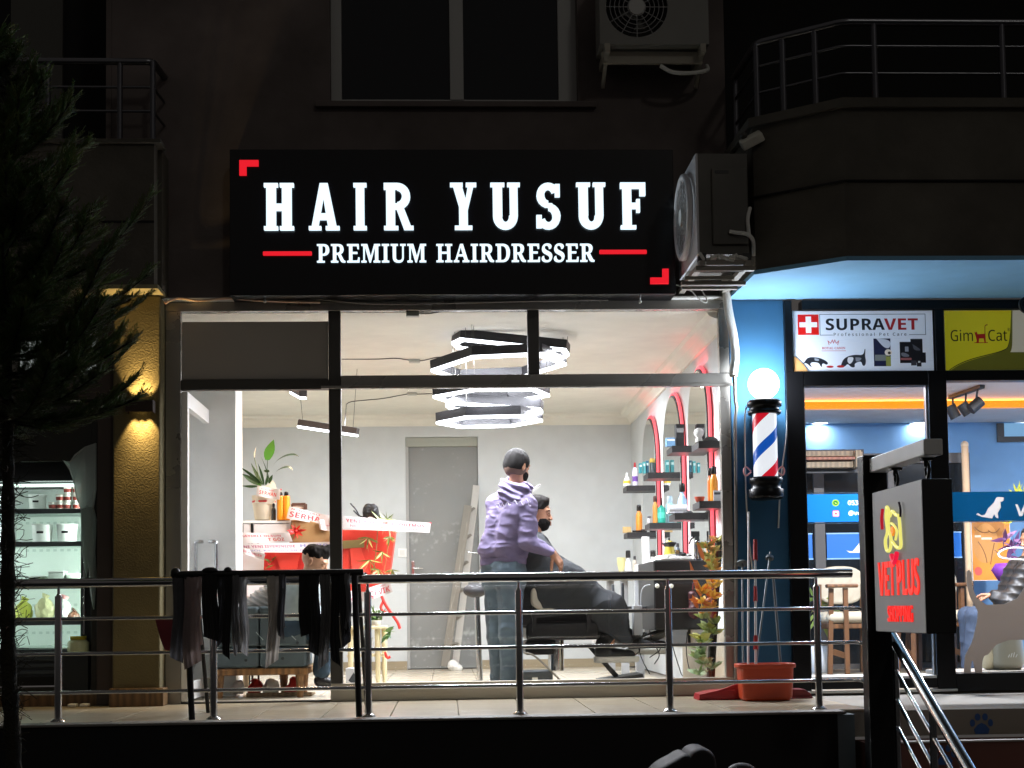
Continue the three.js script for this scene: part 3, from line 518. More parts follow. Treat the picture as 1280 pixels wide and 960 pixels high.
// ---------------------------------------------------------------- barber pole
{
  const z = 0.17, c = (py) => W(956, py, z), p = thing('barber_pole', 'lit barber pole with white globe and red white blue stripes on the blue pier', 'barber pole', [c(540).x, c(625).y, z]);
  const cx = c(540).x, R = 0.098, yTop = Y(956, 516, z), yBot = Y(956, 599, z), yG = Y(956, 480, z), rG = 0.107;
  const cv = document.createElement('canvas'); cv.width = 512; cv.height = 512; const g = cv.getContext('2d');
  g.fillStyle = '#f4f8ff'; g.fillRect(0, 0, 512, 512);
  const cols = ['#1453b4', '#d0182c'];
  for (let k = -2; k < 6; k++) { g.fillStyle = cols[((k % 2) + 2) % 2]; const o = k * 256 + 120; g.beginPath(); g.moveTo(0, o); g.lineTo(0, o + 92); g.lineTo(512, o + 92 - 512); g.lineTo(512, o - 512); g.fill(); }
  const tx = new THREE.CanvasTexture(cv); tx.colorSpace = THREE.SRGBColorSpace; tx.wrapS = tx.wrapT = THREE.RepeatWrapping;
  mesh('lit_cylinder', new THREE.CylinderGeometry(R * 0.84, R * 0.84, yTop - yBot, 32, 1, true).rotateY(0.9).translate(cx, (yTop + yBot) / 2, z), new THREE.MeshStandardMaterial({ color: 0x888888, map: tx, emissive: 0xffffff, emissiveMap: tx, emissiveIntensity: 0.85, roughness: 0.3 }), p);
  mesh('globe_lamp', sph([cx, yG, z], rG, 1, 1, 1, 28, 20), glow(0xffffff, 4.5), p);
  const pl = new THREE.PointLight(0xeaf2ff, 3.5); pl.name = 'globe_light'; pl.position.set(cx, yG, z); pl.shadow.radius = 4; pl.castShadow = true; scene.add(pl);
  const prof = (y, s) => [[0.001, y], [R * 1.12, y], [R * 1.16, y + s * 0.012], [R * 1.16, y + s * 0.03], [R * 1.02, y + s * 0.036], [R * 1.02, y + s * 0.06], [R * 1.2, y + s * 0.066], [R * 1.2, y + s * 0.105], [R * 1.05, y + s * 0.12], [0.001, y + s * 0.12]];
  mesh('top_cap', lathe(prof(0, 1), 28).scale(1, 0.82, 1).translate(cx, yTop - 0.012, z), M.blackMetal, p);
  mesh('bottom_cap', lathe(prof(0, -1).reverse(), 28).scale(1, 1.25, 1).translate(cx, yBot + 0.012, z), M.blackMetal, p);
  mesh('back_rail', [rbox(cx - 0.05, cx + 0.05, yBot - 0.12, yTop + 0.1, 0.003, 0.06, 0.008), ...[yTop + 0.03, yBot - 0.05].map((y) => box(cx - 0.02, cx + 0.02, y - 0.02, y + 0.02, 0.058, z))], M.blackMetal, p);
  for (const s of [-1, 1]) mesh('wing_screw', tube([[s * 0.09, 0, 0], [s * 0.125, 0.03, 0], [s * 0.14, 0.0, 0], [s * 0.125, -0.03, 0], [s * 0.09, -0.005, 0]].map(([a, b]) => [cx + a, yBot + 0.06 + b, z - 0.05]), 0.006, 6), mat(0xe7a8a8, { roughness: 0.4 }), p);
  mesh('cord', tube([[937, 506, 0.1], [932, 512, 0.06], [931, 540, 0.03], [932, 600, 0.02], [935, 660, 0.02], [941, 720, 0.02]].map(([a, b, q]) => W(a, b, q)), 0.006, 6), M.plastic, p);
  tag(mesh('cable', tube([[995, 470, 0.03], [994, 486, 0.03], [985, 505, 0.03], [983, 545, 0.02], [976, 600, 0.02], [973, 660, 0.02]].map(([a, b, q]) => W(a, b, q)), 0.006, 6), M.plastic), 'white cable dangling from the corner of the poster along the blue pier', 'cable');
}
// ---------------------------------------------------------------- blue pier and vet shop front
const VX0 = 2.372, VA0 = X(1008, 670, 0), VA1 = X(1164, 670, 0), VB0 = X(1187, 670, 0), VX1 = 6.5, VH = 2.125, VT = 2.725;
{
  const pier = thing('blue_pier', 'blue painted pier between the two shops, behind the barber pole', 'wall', [2.18, 0, 0]);
  mesh('pier_wall', box(1.99, VX0 - 0.002, 0, 2.734, -0.4, 0.0), M.blueWall, pier);
  const fr = thing('vet_shopfront', 'black framed shop front of the pet clinic with posters over its windows', 'shop front', [VX0, 0, 0]), z0 = -0.07, z1 = 0.04;
  const y0 = 0.125, p0 = 2.225, p1 = 2.655, pm = X(1172, 425, 0);
  const bm = M.blackMetal;
  mesh('jamb', rbox(VX0, VA0, 0, p0 - 0.001, z0, z1), bm, fr); mesh('jamb', rbox(VX0, X(989, 425, 0), p0, VT, z0, z1), bm, fr); mesh('backing_panel', box(X(989, 425, 0) + 0.001, VX1, p0 + 0.001, p1, z0, -0.002), bm, fr);
  mesh('mullion', rbox(VA1, VB0, 0, p0 - 0.0005, z0, z1), bm, fr); mesh('mullion', rbox(X(1167, 425, 0), X(1178, 425, 0), p0, p1 + 0.001, z0, z1), bm, fr);
  mesh('head_rail', rbox(VA0 + 0.001, VX1, p1 + 0.002, VT, z0, z1 + 0.002), bm, fr);
  mesh('transom', rbox(VA0 + 0.001, VA1 - 0.001, VH, p0, z0, z1 - 0.002), bm, fr);
  mesh('transom', rbox(VB0 + 0.001, VX1, VH + 0.03, p0, z0, z1 - 0.002), bm, fr);
  mesh('bottom_rail', rbox(VA0 + 0.001, VA1 - 0.001, 0.03, 0.095, z0, z1 - 0.002), bm, fr);
  mesh('bottom_rail', rbox(VB0 + 0.001, VX1, 0.001, y0, z0, z1 - 0.002), bm, fr);
  mesh('inner_sill', rbox(VA0 + 0.001, VA1 - 0.001, 0.096, 0.115, z0 - 0.2, z1 - 0.01, 0.003), M.plastic, fr);
  mesh('floor_strip', rbox(VA0 - 0.06, VB0 + 0.0, 0.004, 0.022, z1 + 0.001, z1 + 0.03, 0.004), M.plastic, fr);
  for (const [a, b, c, d] of [[VA0, VA1, 0.115, VH], [VB0, VX1, y0, VH + 0.03]]) mesh('pane', box(a + 0.002, b - 0.002, c, d, -0.02, -0.016), M.glass, fr);
  for (const [a, b, c, d] of [[VA0, VA0 + 0.012, 0.115, VH], [VA1 - 0.01, VA1, 0.115, VH], [VB0, VB0 + 0.01, y0, VH + 0.03]]) mesh('gasket', box(a, b, c, d, z1 - 0.06, z1 - 0.035), mat(0x6d6d6d, { roughness: 0.4 }), fr);
  // posters over the windows
  const poster = (name, label, x0, x1, w, h, draw, k, curl) => {
    const cv = document.createElement('canvas'); cv.width = w; cv.height = h; const g = cv.getContext('2d'); draw(g, w, h);
    const t = new THREE.CanvasTexture(cv); t.colorSpace = THREE.SRGBColorSpace;
    const o = thing(name, label, 'sign', [x0, p0, z1]), pm2 = new THREE.MeshStandardMaterial({ color: 0xffffff, map: t, roughness: 0.35, emissive: 0xffffff, emissiveMap: t, emissiveIntensity: k });
    mesh('panel', box(x0 + 0.003, x1 - 0.003, p0 + 0.003, p1 - 0.001, 0.0, 0.018), M.plastic, o);
    const pl = new THREE.PlaneGeometry(x1 - x0 - 0.012, p1 - p0 - 0.01).translate((x0 + x1) / 2, (p0 + p1) / 2, 0.0195);
    mesh('print', pl, pm2, o); return o;
  };
  const a0 = X(990, 425, 0), a1 = X(1166, 425, 0), b0 = X(1179, 425, 0);
  const pa = poster('poster_sign', 'white clinic poster with red cross and cats and dogs, over the left window', a0, a1, 1024, 480, (g, w, h) => {
    g.fillStyle = '#dfe4ee'; g.fillRect(0, 0, w, h);
    g.fillStyle = '#d3160c'; g.fillRect(34, 26, 154, 164); g.fillStyle = '#f4f0f6'; g.fillRect(92, 42, 40, 132); g.fillRect(46, 88, 130, 40);
    g.strokeStyle = '#3a4656'; g.lineWidth = 4; g.strokeRect(196, 26, 776, 166); g.fillStyle = '#dfe4ee'; g.fillRect(290, 180, 560, 24);
    g.textBaseline = 'alphabetic'; g.font = 'bold 128px sans-serif'; const fit = (s, x, y, wid) => { const m = g.measureText(s).width; g.save(); g.translate(x, y); g.scale(wid / m, 1); g.fillText(s, 0, 0); g.restore(); };
    g.fillStyle = '#0a0a12'; g.lineWidth = 6; fit('SUPRA', 232, 152, 440); g.fillStyle = '#a01018'; fit('VET', 668, 152, 252);
    g.fillStyle = '#2a3442'; g.font = '34px sans-serif'; fit('P r o f e s s i o n a l   P e t   C a r e', 292, 200, 540);
    g.fillStyle = '#b01c20'; g.font = 'bold 26px serif'; fit('ROYAL CANIN', 206, 306, 172);
    g.strokeStyle = '#b01c20'; g.lineWidth = 4; g.beginPath(); g.moveTo(260, 272); g.lineTo(252, 240); g.lineTo(272, 258); g.lineTo(284, 232); g.lineTo(292, 256); g.lineTo(302, 232); g.lineTo(312, 258); g.lineTo(330, 240); g.lineTo(322, 272); g.stroke(); g.lineWidth = 2; g.strokeRect(204, 318, 176, 1);
    const blob = (pts, c) => { g.fillStyle = c; g.beginPath(); g.moveTo(...pts[0]); for (let i = 1; i < pts.length; i++) { const m = [(pts[i][0] + pts[(i + 1) % pts.length][0]) / 2, (pts[i][1] + pts[(i + 1) % pts.length][1]) / 2]; g.quadraticCurveTo(...pts[i], ...m); } g.fill(); };
    blob([[74, 412], [88, 380], [120, 366], [180, 372], [214, 386], [240, 404], [250, 420], [236, 432], [212, 416], [200, 432], [206, 446], [194, 446], [182, 412], [130, 408], [116, 424], [132, 446], [120, 448], [98, 422]], '#22252b'); blob([[60, 430], [70, 410], [96, 384], [84, 412]], '#22252b'); blob([[150, 376], [180, 380], [186, 400], [150, 398]], '#8b929c');
    blob([[342, 440], [352, 396], [392, 362], [450, 350], [510, 356], [520, 300], [526, 310], [520, 362], [528, 400], [520, 440], [500, 440], [492, 400], [440, 420], [446, 452], [416, 452], [392, 420], [372, 446]], '#2b2d33'); blob([[396, 372], [440, 362], [430, 408], [404, 430], [388, 400]], '#d8d8dc'); blob([[450, 372], [500, 372], [486, 398], [452, 410]], '#85868c');
    g.fillStyle = '#a22'; g.beginPath(); g.ellipse(262, 446, 26, 9, 0, 0, 7); g.ellipse(340, 444, 28, 10, 0, 0, 7); g.fill();
    g.fillStyle = '#20233f'; g.fillRect(586, 222, 124, 222); g.fillStyle = '#c9ccd8'; blob([[606, 222], [710, 222], [710, 300], [664, 300]], '#c6cad6'); g.fillStyle = '#7b7f7a'; g.fillRect(594, 352, 86, 48); g.fillStyle = '#8f9347'; g.fillRect(674, 366, 36, 78); g.fillStyle = '#e4d9c8'; g.beginPath(); g.arc(692, 334, 26, 0, 7); g.fill(); g.fillStyle = '#3a2d26'; g.beginPath(); g.arc(700, 338, 11, 0, 7); g.fill();
    g.fillStyle = '#17161b'; g.fillRect(778, 250, 90, 170); g.fillRect(858, 226, 88, 190); g.fillRect(878, 336, 90, 82); g.fillStyle = '#8d8f99'; g.fillRect(816, 288, 26, 40); blob([[786, 340], [800, 330], [850, 356], [842, 372], [790, 368]], '#6f7077'); blob([[872, 268], [920, 300], [936, 322], [880, 318]], '#52535a'); g.fillStyle = '#9a5b5b'; g.fillRect(782, 378, 80, 18); g.fillStyle = '#3a3a40'; g.fillRect(858, 400, 40, 40); g.fillStyle = '#26262b'; g.fillRect(900, 410, 34, 38); g.fillStyle = '#c9c9cc'; g.fillRect(910, 404, 16, 14);
    g.fillStyle = 'rgba(90,105,130,.10)'; for (let i = 0; i < 60; i++) g.fillRect(rnd(w), rnd(h), rnd(90), 2);
  }, 0.17);
  mesh('torn_card', ext([[0, 0.0], [0.105, 0], [0.07, 0.05], [0.02, 0.1], [0, 0.11]], 0.004).translate(a0 + 0.0, p0 + 0.0, 0.022), mat(0xb98a52, { roughness: 0.8 }), pa);
  poster('poster_sign', 'yellow cat food poster with a small red cat, over the right window', b0, b0 + 0.63, 1024, 512, (g, w, h) => {
    g.fillStyle = '#5a5a12'; g.fillRect(0, 0, w, h); g.fillStyle = '#b8b01a'; g.fillRect(0, 0, w, h);
    g.fillStyle = '#57571a'; g.beginPath(); g.moveTo(60, h); g.bezierCurveTo(260, 400, 560, 400, 720, 330); g.bezierCurveTo(760, 300, 770, 200, 790, 0); g.lineTo(w, 0); g.lineTo(w, h); g.fill(); g.fillStyle = '#b9b3a0'; g.beginPath(); g.moveTo(806, 0); g.bezierCurveTo(790, 250, 800, 330, 760, 360); g.lineTo(w, 360); g.lineTo(w, 0); g.fill(); g.strokeStyle = '#20210a'; g.lineWidth = 7; g.beginPath(); g.moveTo(40, h); g.bezierCurveTo(260, 390, 560, 392, 720, 330); g.bezierCurveTo(756, 306, 768, 220, 772, 200); g.stroke();
    g.fillStyle = '#0d0d08'; g.font = '132px sans-serif'; const fit = (s, x, y, wid) => { const m = g.measureText(s).width; g.save(); g.translate(x, y); g.scale(wid / m, 1); g.fillText(s, 0, 0); g.restore(); };
    fit('Gim', 58, 262, 284); fit('Cat', 500, 262, 236); g.font = '40px sans-serif'; g.fillText('®', 736, 180);
    g.fillStyle = '#8e0f12'; g.beginPath(); g.moveTo(346, 178); g.lineTo(356, 190); g.lineTo(374, 180); g.lineTo(384, 204); g.lineTo(470, 200); g.lineTo(476, 210); g.lineTo(478, 270); g.lineTo(488, 276); g.lineTo(462, 276); g.lineTo(456, 240); g.lineTo(402, 240); g.lineTo(396, 276); g.lineTo(366, 276); g.lineTo(376, 262); g.lineTo(364, 226); g.fill(); g.fillRect(344, 274, 160, 6); g.strokeStyle = '#5e0c0e'; g.lineWidth = 8; g.beginPath(); g.moveTo(472, 214); g.lineTo(474, 140); g.quadraticCurveTo(478, 122, 506, 124); g.stroke();
  }, 0.3);
  tag(mesh('lamp_hook', tube([[1290, 372, 0.25], [1279, 374, 0.24], [1275, 380, 0.24], [1278, 388, 0.24], [1288, 392, 0.24]].map(([a, b, c]) => W(a, b, c)), 0.012, 7), M.black), 'black curved hook at the right edge by the yellow poster', 'hook');
}
// blue bands and the grey animal stickers on the panes
{
  const flat = (name, pts, m, z, par) => mesh(name, ext(pts, 0.0015).translate(0, 0, z), m, par);
  const pt = (arr, z) => arr.map(([a, b]) => { const p = W(a, b, z); return [p.x, p.y]; });
  const blueA = mat(0x2b93e0, { roughness: 1, transmission: 0.8, thickness: 0 }), blueB = mat(0x187490, { roughness: 1, transmission: 0.8, thickness: 0 }), gr = mat(0x9a928a, { roughness: 1, transmission: 0.8, thickness: 0 }), edge = mat(0xa8c4dc, { roughness: 0.5 });
  const y0 = Y(1080, 653, 0), y1 = Y(1080, 616, 0), zf = -0.012;
  const label = (txts, w, h, bg) => { const cv = document.createElement('canvas'); cv.width = w; cv.height = h; const g = cv.getContext('2d'); g.fillStyle = bg; g.fillRect(0, 0, w, h); for (const f of txts) f(g); const t = new THREE.CanvasTexture(cv); t.colorSpace = THREE.SRGBColorSpace; return t; };
  const A = thing('window_sticker', 'blue band sticker with phone number and handle across the left clinic window', 'sticker', [VA0, y0, 0]);
  const tw = VA1 - VA0, tA = label([(g) => {
    g.fillStyle = '#ffffff'; g.font = 'bold 54px sans-serif'; g.fillText('0537', 336, 96); g.fillText('@vetplus', 338, 184);
    g.fillStyle = '#8cab3a'; g.beginPath(); g.arc(236, 76, 30, 0, 7); g.fill(); g.fillStyle = '#22642b'; g.beginPath(); g.arc(236, 76, 18, 0, 7); g.fill(); g.strokeStyle = '#c9d86a'; g.lineWidth = 6; g.beginPath(); g.arc(240, 70, 10, 1, 3); g.stroke();
    g.fillStyle = '#c4575f'; g.beginPath(); g.roundRect(208, 140, 56, 56, 14); g.fill(); g.strokeStyle = '#f2dede'; g.lineWidth = 5; g.beginPath(); g.arc(236, 168, 13, 0, 7); g.stroke(); g.strokeRect(217, 149, 38, 38);
  }], 1000, 240, '#1a6eae');
  mesh('print', new THREE.PlaneGeometry(tw - 0.026, y1 - y0 - 0.012).translate((VA0 + VA1) / 2, (y0 + y1) / 2, zf + 0.0012), mat(0xffffff, { map: tA, roughness: 1, transmission: 0.8, thickness: 0 }), A);
  mesh('edge_strip', [box(VA0 + 0.012, VA1 - 0.012, y1, y1 + 0.006, zf - 0.002, zf + 0.001), box(VA0 + 0.012, VA1 - 0.012, y0 - 0.006, y0, zf - 0.002, zf + 0.001)], edge, A);
  const B = thing('window_sticker', 'dark blue band sticker with a sitting dog across the right clinic window', 'sticker', [VB0, y0, 0]);
  mesh('edge_strip', box(VB0 + 0.012, VX1, y0 - 0.007, y0 - 0.001, zf - 0.002, zf + 0.001), edge, B);
  const dog = [[1221, 643], [1223, 641], [1228, 644], [1232, 643], [1236, 635], [1243, 628], [1246, 622], [1248, 621], [1255.5, 621.5], [1255, 626], [1251.5, 627.5], [1252, 634], [1248, 641], [1249, 648], [1245.5, 646.5], [1243.5, 642.5], [1241, 648], [1228, 646]];
  const vee = pt([[1270, 630], [1273, 630], [1277, 640], [1281, 630], [1284, 630], [1279, 645], [1275, 645]], 0), dg = pt(dog, 0), pale = mat(0xc9c6c2, { roughness: 1, transmission: 0.8, thickness: 0 });
  mesh('band', ext([[VB0 + 0.012, y0], [VX1, y0], [VX1, y1], [VB0 + 0.012, y1]], 0.002, 0, [dg, vee]).translate(0, 0, zf - 0.002), blueB, B);
  flat('dog_print', dg, pale, zf - 0.0018, B); flat('letter_print', vee, pale, zf - 0.0018, B);
  const C = thing('window_sticker', 'large grey standing animal silhouette stuck low on the right clinic window', 'sticker', [X(1250, 800, 0), 0.2, 0]);
  const big = [[1212, 712], [1215, 716], [1216, 734], [1222, 748], [1234, 756], [1256, 755], [1272, 748], [1281, 735], [1300, 720], [1330, 720], [1330, 848], [1306, 846], [1296, 800], [1262, 800], [1246, 806], [1236, 818], [1231, 820], [1229, 826], [1228, 842], [1220, 843], [1217, 826], [1215, 827], [1214, 845], [1205, 845], [1207, 820], [1216, 802], [1222, 778], [1223, 764], [1213, 746], [1209, 730], [1209, 714]];
  flat('silhouette', pt(big, 0), gr, zf, C);
}
// ---------------------------------------------------------------- steps at the right, hand rail
{
  const st = struct('steps', [0, 1, 2, 3, 4, 5].map((k) => box(2.36, 6.5, -1.1, -0.012 - 0.165 * (k + 1), 1.5565 + k * 0.27, 1.556 + (k + 1) * 0.27 - 0.001)), mat(0x8a5648, { roughness: 0.75, map: T.mottle }));
  struct('terrace_end', box(2.25, 6.5, -0.16, -0.0125, 1.555, 1.5555), M.grout);
  for (let k = 0; k < 6; k++) put('nosing', rbox(0, 4.14, 0, 0.012, 0, 0.04, 0.004), mat(0xa8a29a, { roughness: 0.5 }), st, [2.36, -0.0115 - 0.165 * (k + 1), 1.536 + (k + 1) * 0.27]);
  const paw = (label, px, py, z, s) => {
    const c = W(px, py, z), t = thing('paw_sticker', label, 'sticker', c.toArray()), m = mat(0x234f8a, { roughness: 0.6 }), disc = (x, y, a, b) => new THREE.CylinderGeometry(1, 1, 0.002, 18).rotateX(Math.PI / 2).scale(a, b, 1).translate(c.x + x * s, c.y + y * s, z + 0.001);
    mesh('pad', ext([[-0.5, -0.7], [0.5, -0.7], [0.62, -0.35], [0.3, 0.02], [0, 0.15], [-0.3, 0.02], [-0.62, -0.35]].map(([x, y]) => [c.x + x * s, c.y + y * s]), 0.002).translate(0, 0, z), m, t);
    for (const [x, y, a] of [[-0.72, 0.15, 0.2], [-0.3, 0.6, 0.22], [0.28, 0.6, 0.22], [0.7, 0.15, 0.2]]) mesh('toe', disc(x, y, a * s, 0.28 * s), m, t);
  };
  paw('blue paw print on the top step riser at the right', 1227, 906, 1.558, 0.075);
  paw('blue paw print on the second step, half behind the hand rail', 1181, 945, 1.828, 0.07);
  const x = 2.465, hr = thing('stair_handrail', 'sloping steel hand rail with three bars beside the steps', 'hand rail', [x, -1, 2.2]), at = (z, d) => [x, 0.46 - 0.535 * (z - 1.92) - d, z];
  mesh('top_rail', tube([at(1.5, 0), at(2.2, 0), at(2.9, 0), at(3.4, 0)], 0.03, 14, 12), M.chrome, hr);
  for (const d of [0.16, 0.32, 0.47]) mesh('bar', tube([at(1.7, d), at(2.4, d), at(3.4, d)], 0.011, 10, 10), M.chrome, hr);
  for (const z of [2.02, 2.62, 3.2]) mesh('post', cyl([x, -1, z], at(z, 0), 0.02), M.chrome, hr);
}
// ---------------------------------------------------------------- hanging light box of the clinic
{
  const zF = 2.13, zN = 2.96, xl = 2.335, xr = 2.485, D = (p) => V(p[0], p[1], p[2]);
  const post = thing('sign_post', 'black steel post with white arm that carries the hanging light box', 'post', [2.33, -1, 2.0]);
  mesh('post', rbox(2.303, 2.437, -1.0, 1.425, 1.95, 2.07, 0.006), M.blackMetal, post);
  mesh('edge_trim', box(2.298, 2.3025, -1.0, 1.4, 2.07, 2.073), M.chrome, post);
  mesh('arm', rbox(2.335, 2.43, 1.325, 1.405, 2.075, 3.0, 0.006), mat(0xf2f2f0, { roughness: 0.45, map: T.soft }), post);
  for (const z of [2.36, 2.86]) mesh('hook', [tube([[2.395, 1.33, z], [2.385, 1.29, z], [2.405, 1.27, z], [2.395, 1.22, z]], 0.008, 6), new THREE.TorusGeometry(0.03, 0.007, 6, 16).scale(0.8, 1.3, 1).rotateY(Math.PI / 2).translate(2.395, 1.265, z), rbox(2.365, 2.425, 1.312, 1.3245, z - 0.02, z + 0.02, 0.004)], M.black, post);
  const y0 = 0.455, y1 = 1.212, s = thing('hanging_sign', 'hanging light box reading VET PLUS SHOPPING in glowing red letters', 'sign', [2.38, y0, 2.5]);
  mesh('case', rbox(xl, xr, y0, y1, zF, zN, 0.006), M.black, s);
  mesh('face', box(xl - 0.004, xl - 0.001, y0 + 0.004, y1 - 0.004, zF + 0.004, zN - 0.004), new THREE.MeshStandardMaterial({ color: 0x666666, roughness: 0.45, emissive: 0xffffff, emissiveIntensity: 0.085 }), s);
  // the face points to -x: u runs from the far edge to the near edge
  const onFace = (g) => g.rotateY(-Math.PI / 2).translate(xl - 0.0045, 0, 0), U = (u) => zF + u * (zN - zF), Vv = (v) => y1 - v * (y1 - y0);
  const word = (str, u0, u1, v0, v1, m) => { let cx = 0; const gs = []; for (const ch of str) { if (ch === ' ') { cx += 0.22; continue; } const g = new TextGeometry(ch, { font: sansBold, size: 1, depth: 1, curveSegments: 4, bevelEnabled: false }); g.computeBoundingBox(); gs.push([g, cx - g.boundingBox.min.x]); cx += g.boundingBox.max.x - g.boundingBox.min.x + 0.1; }
    for (const [g, c] of gs) mesh('letter', onFace(g.translate(c, 0, 0).scale((U(u1) - U(u0)) / (cx - 0.1), (Vv(v0) - Vv(v1)) / Math.max(...gs.map(([q]) => q.boundingBox.max.y)), 0.006).translate(U(u0), Vv(v1), 0)), m, s); };
  word('VET PLUS', 0.1, 0.92, 0.505, 0.745, glow(0xff2a1a, 1.0)); word('SHOPPING', 0.28, 0.78, 0.815, 0.925, glow(0xff1c14, 0.95));
  const curve = (pts, r, m, n) => mesh(n, onFace(tube(pts.map(([u, v]) => [U(u), Vv(v), 0.012]), r, 6, 30)), m, s);
  const yl = glow(0xf0e878, 1.0), rd = glow(0xc0182c, 0.8);
  curve([[0.36, 0.13], [0.34, 0.2], [0.36, 0.3], [0.31, 0.36], [0.33, 0.43], [0.4, 0.43], [0.43, 0.36], [0.38, 0.26], [0.4, 0.16], [0.36, 0.13]], 0.009, yl, 'yellow_outline');
  curve([[0.42, 0.2], [0.47, 0.17], [0.54, 0.2], [0.6, 0.22], [0.62, 0.34], [0.62, 0.42], [0.54, 0.42], [0.46, 0.38]], 0.009, yl, 'yellow_outline');
  curve([[0.44, 0.25], [0.5, 0.27], [0.55, 0.31], [0.52, 0.37]], 0.007, yl, 'yellow_outline');
  curve([[0.27, 0.14], [0.245, 0.2], [0.25, 0.28]], 0.009, rd, 'red_stroke'); curve([[0.61, 0.12], [0.635, 0.17], [0.63, 0.22]], 0.006, mat(0x301030), 'dark_stroke');
  mesh('orange_heart', onFace(ext([[0, -0.03], [0.025, 0.0], [0.02, 0.02], [0.008, 0.022], [0, 0.012], [-0.008, 0.022], [-0.02, 0.02], [-0.025, 0]].map(([a, b]) => [U(0.45) + a, Vv(0.3) + b]), 0.012)), glow(0xf09028, 1), s);
  curve([[0.43, 0.47], [0.48, 0.52], [0.54, 0.46]], 0.014, glow(0xe01c3c, 1.1), 'red_tick');
  areaLight('hanging_sign_light', [xl - 0.05, (y0 + y1) / 2 - 0.1, (zF + zN) / 2], [-3, (y0 + y1) / 2 - 0.1, (zF + zN) / 2], 0.5, 0.35, 0xff4a38, 0.12);
}
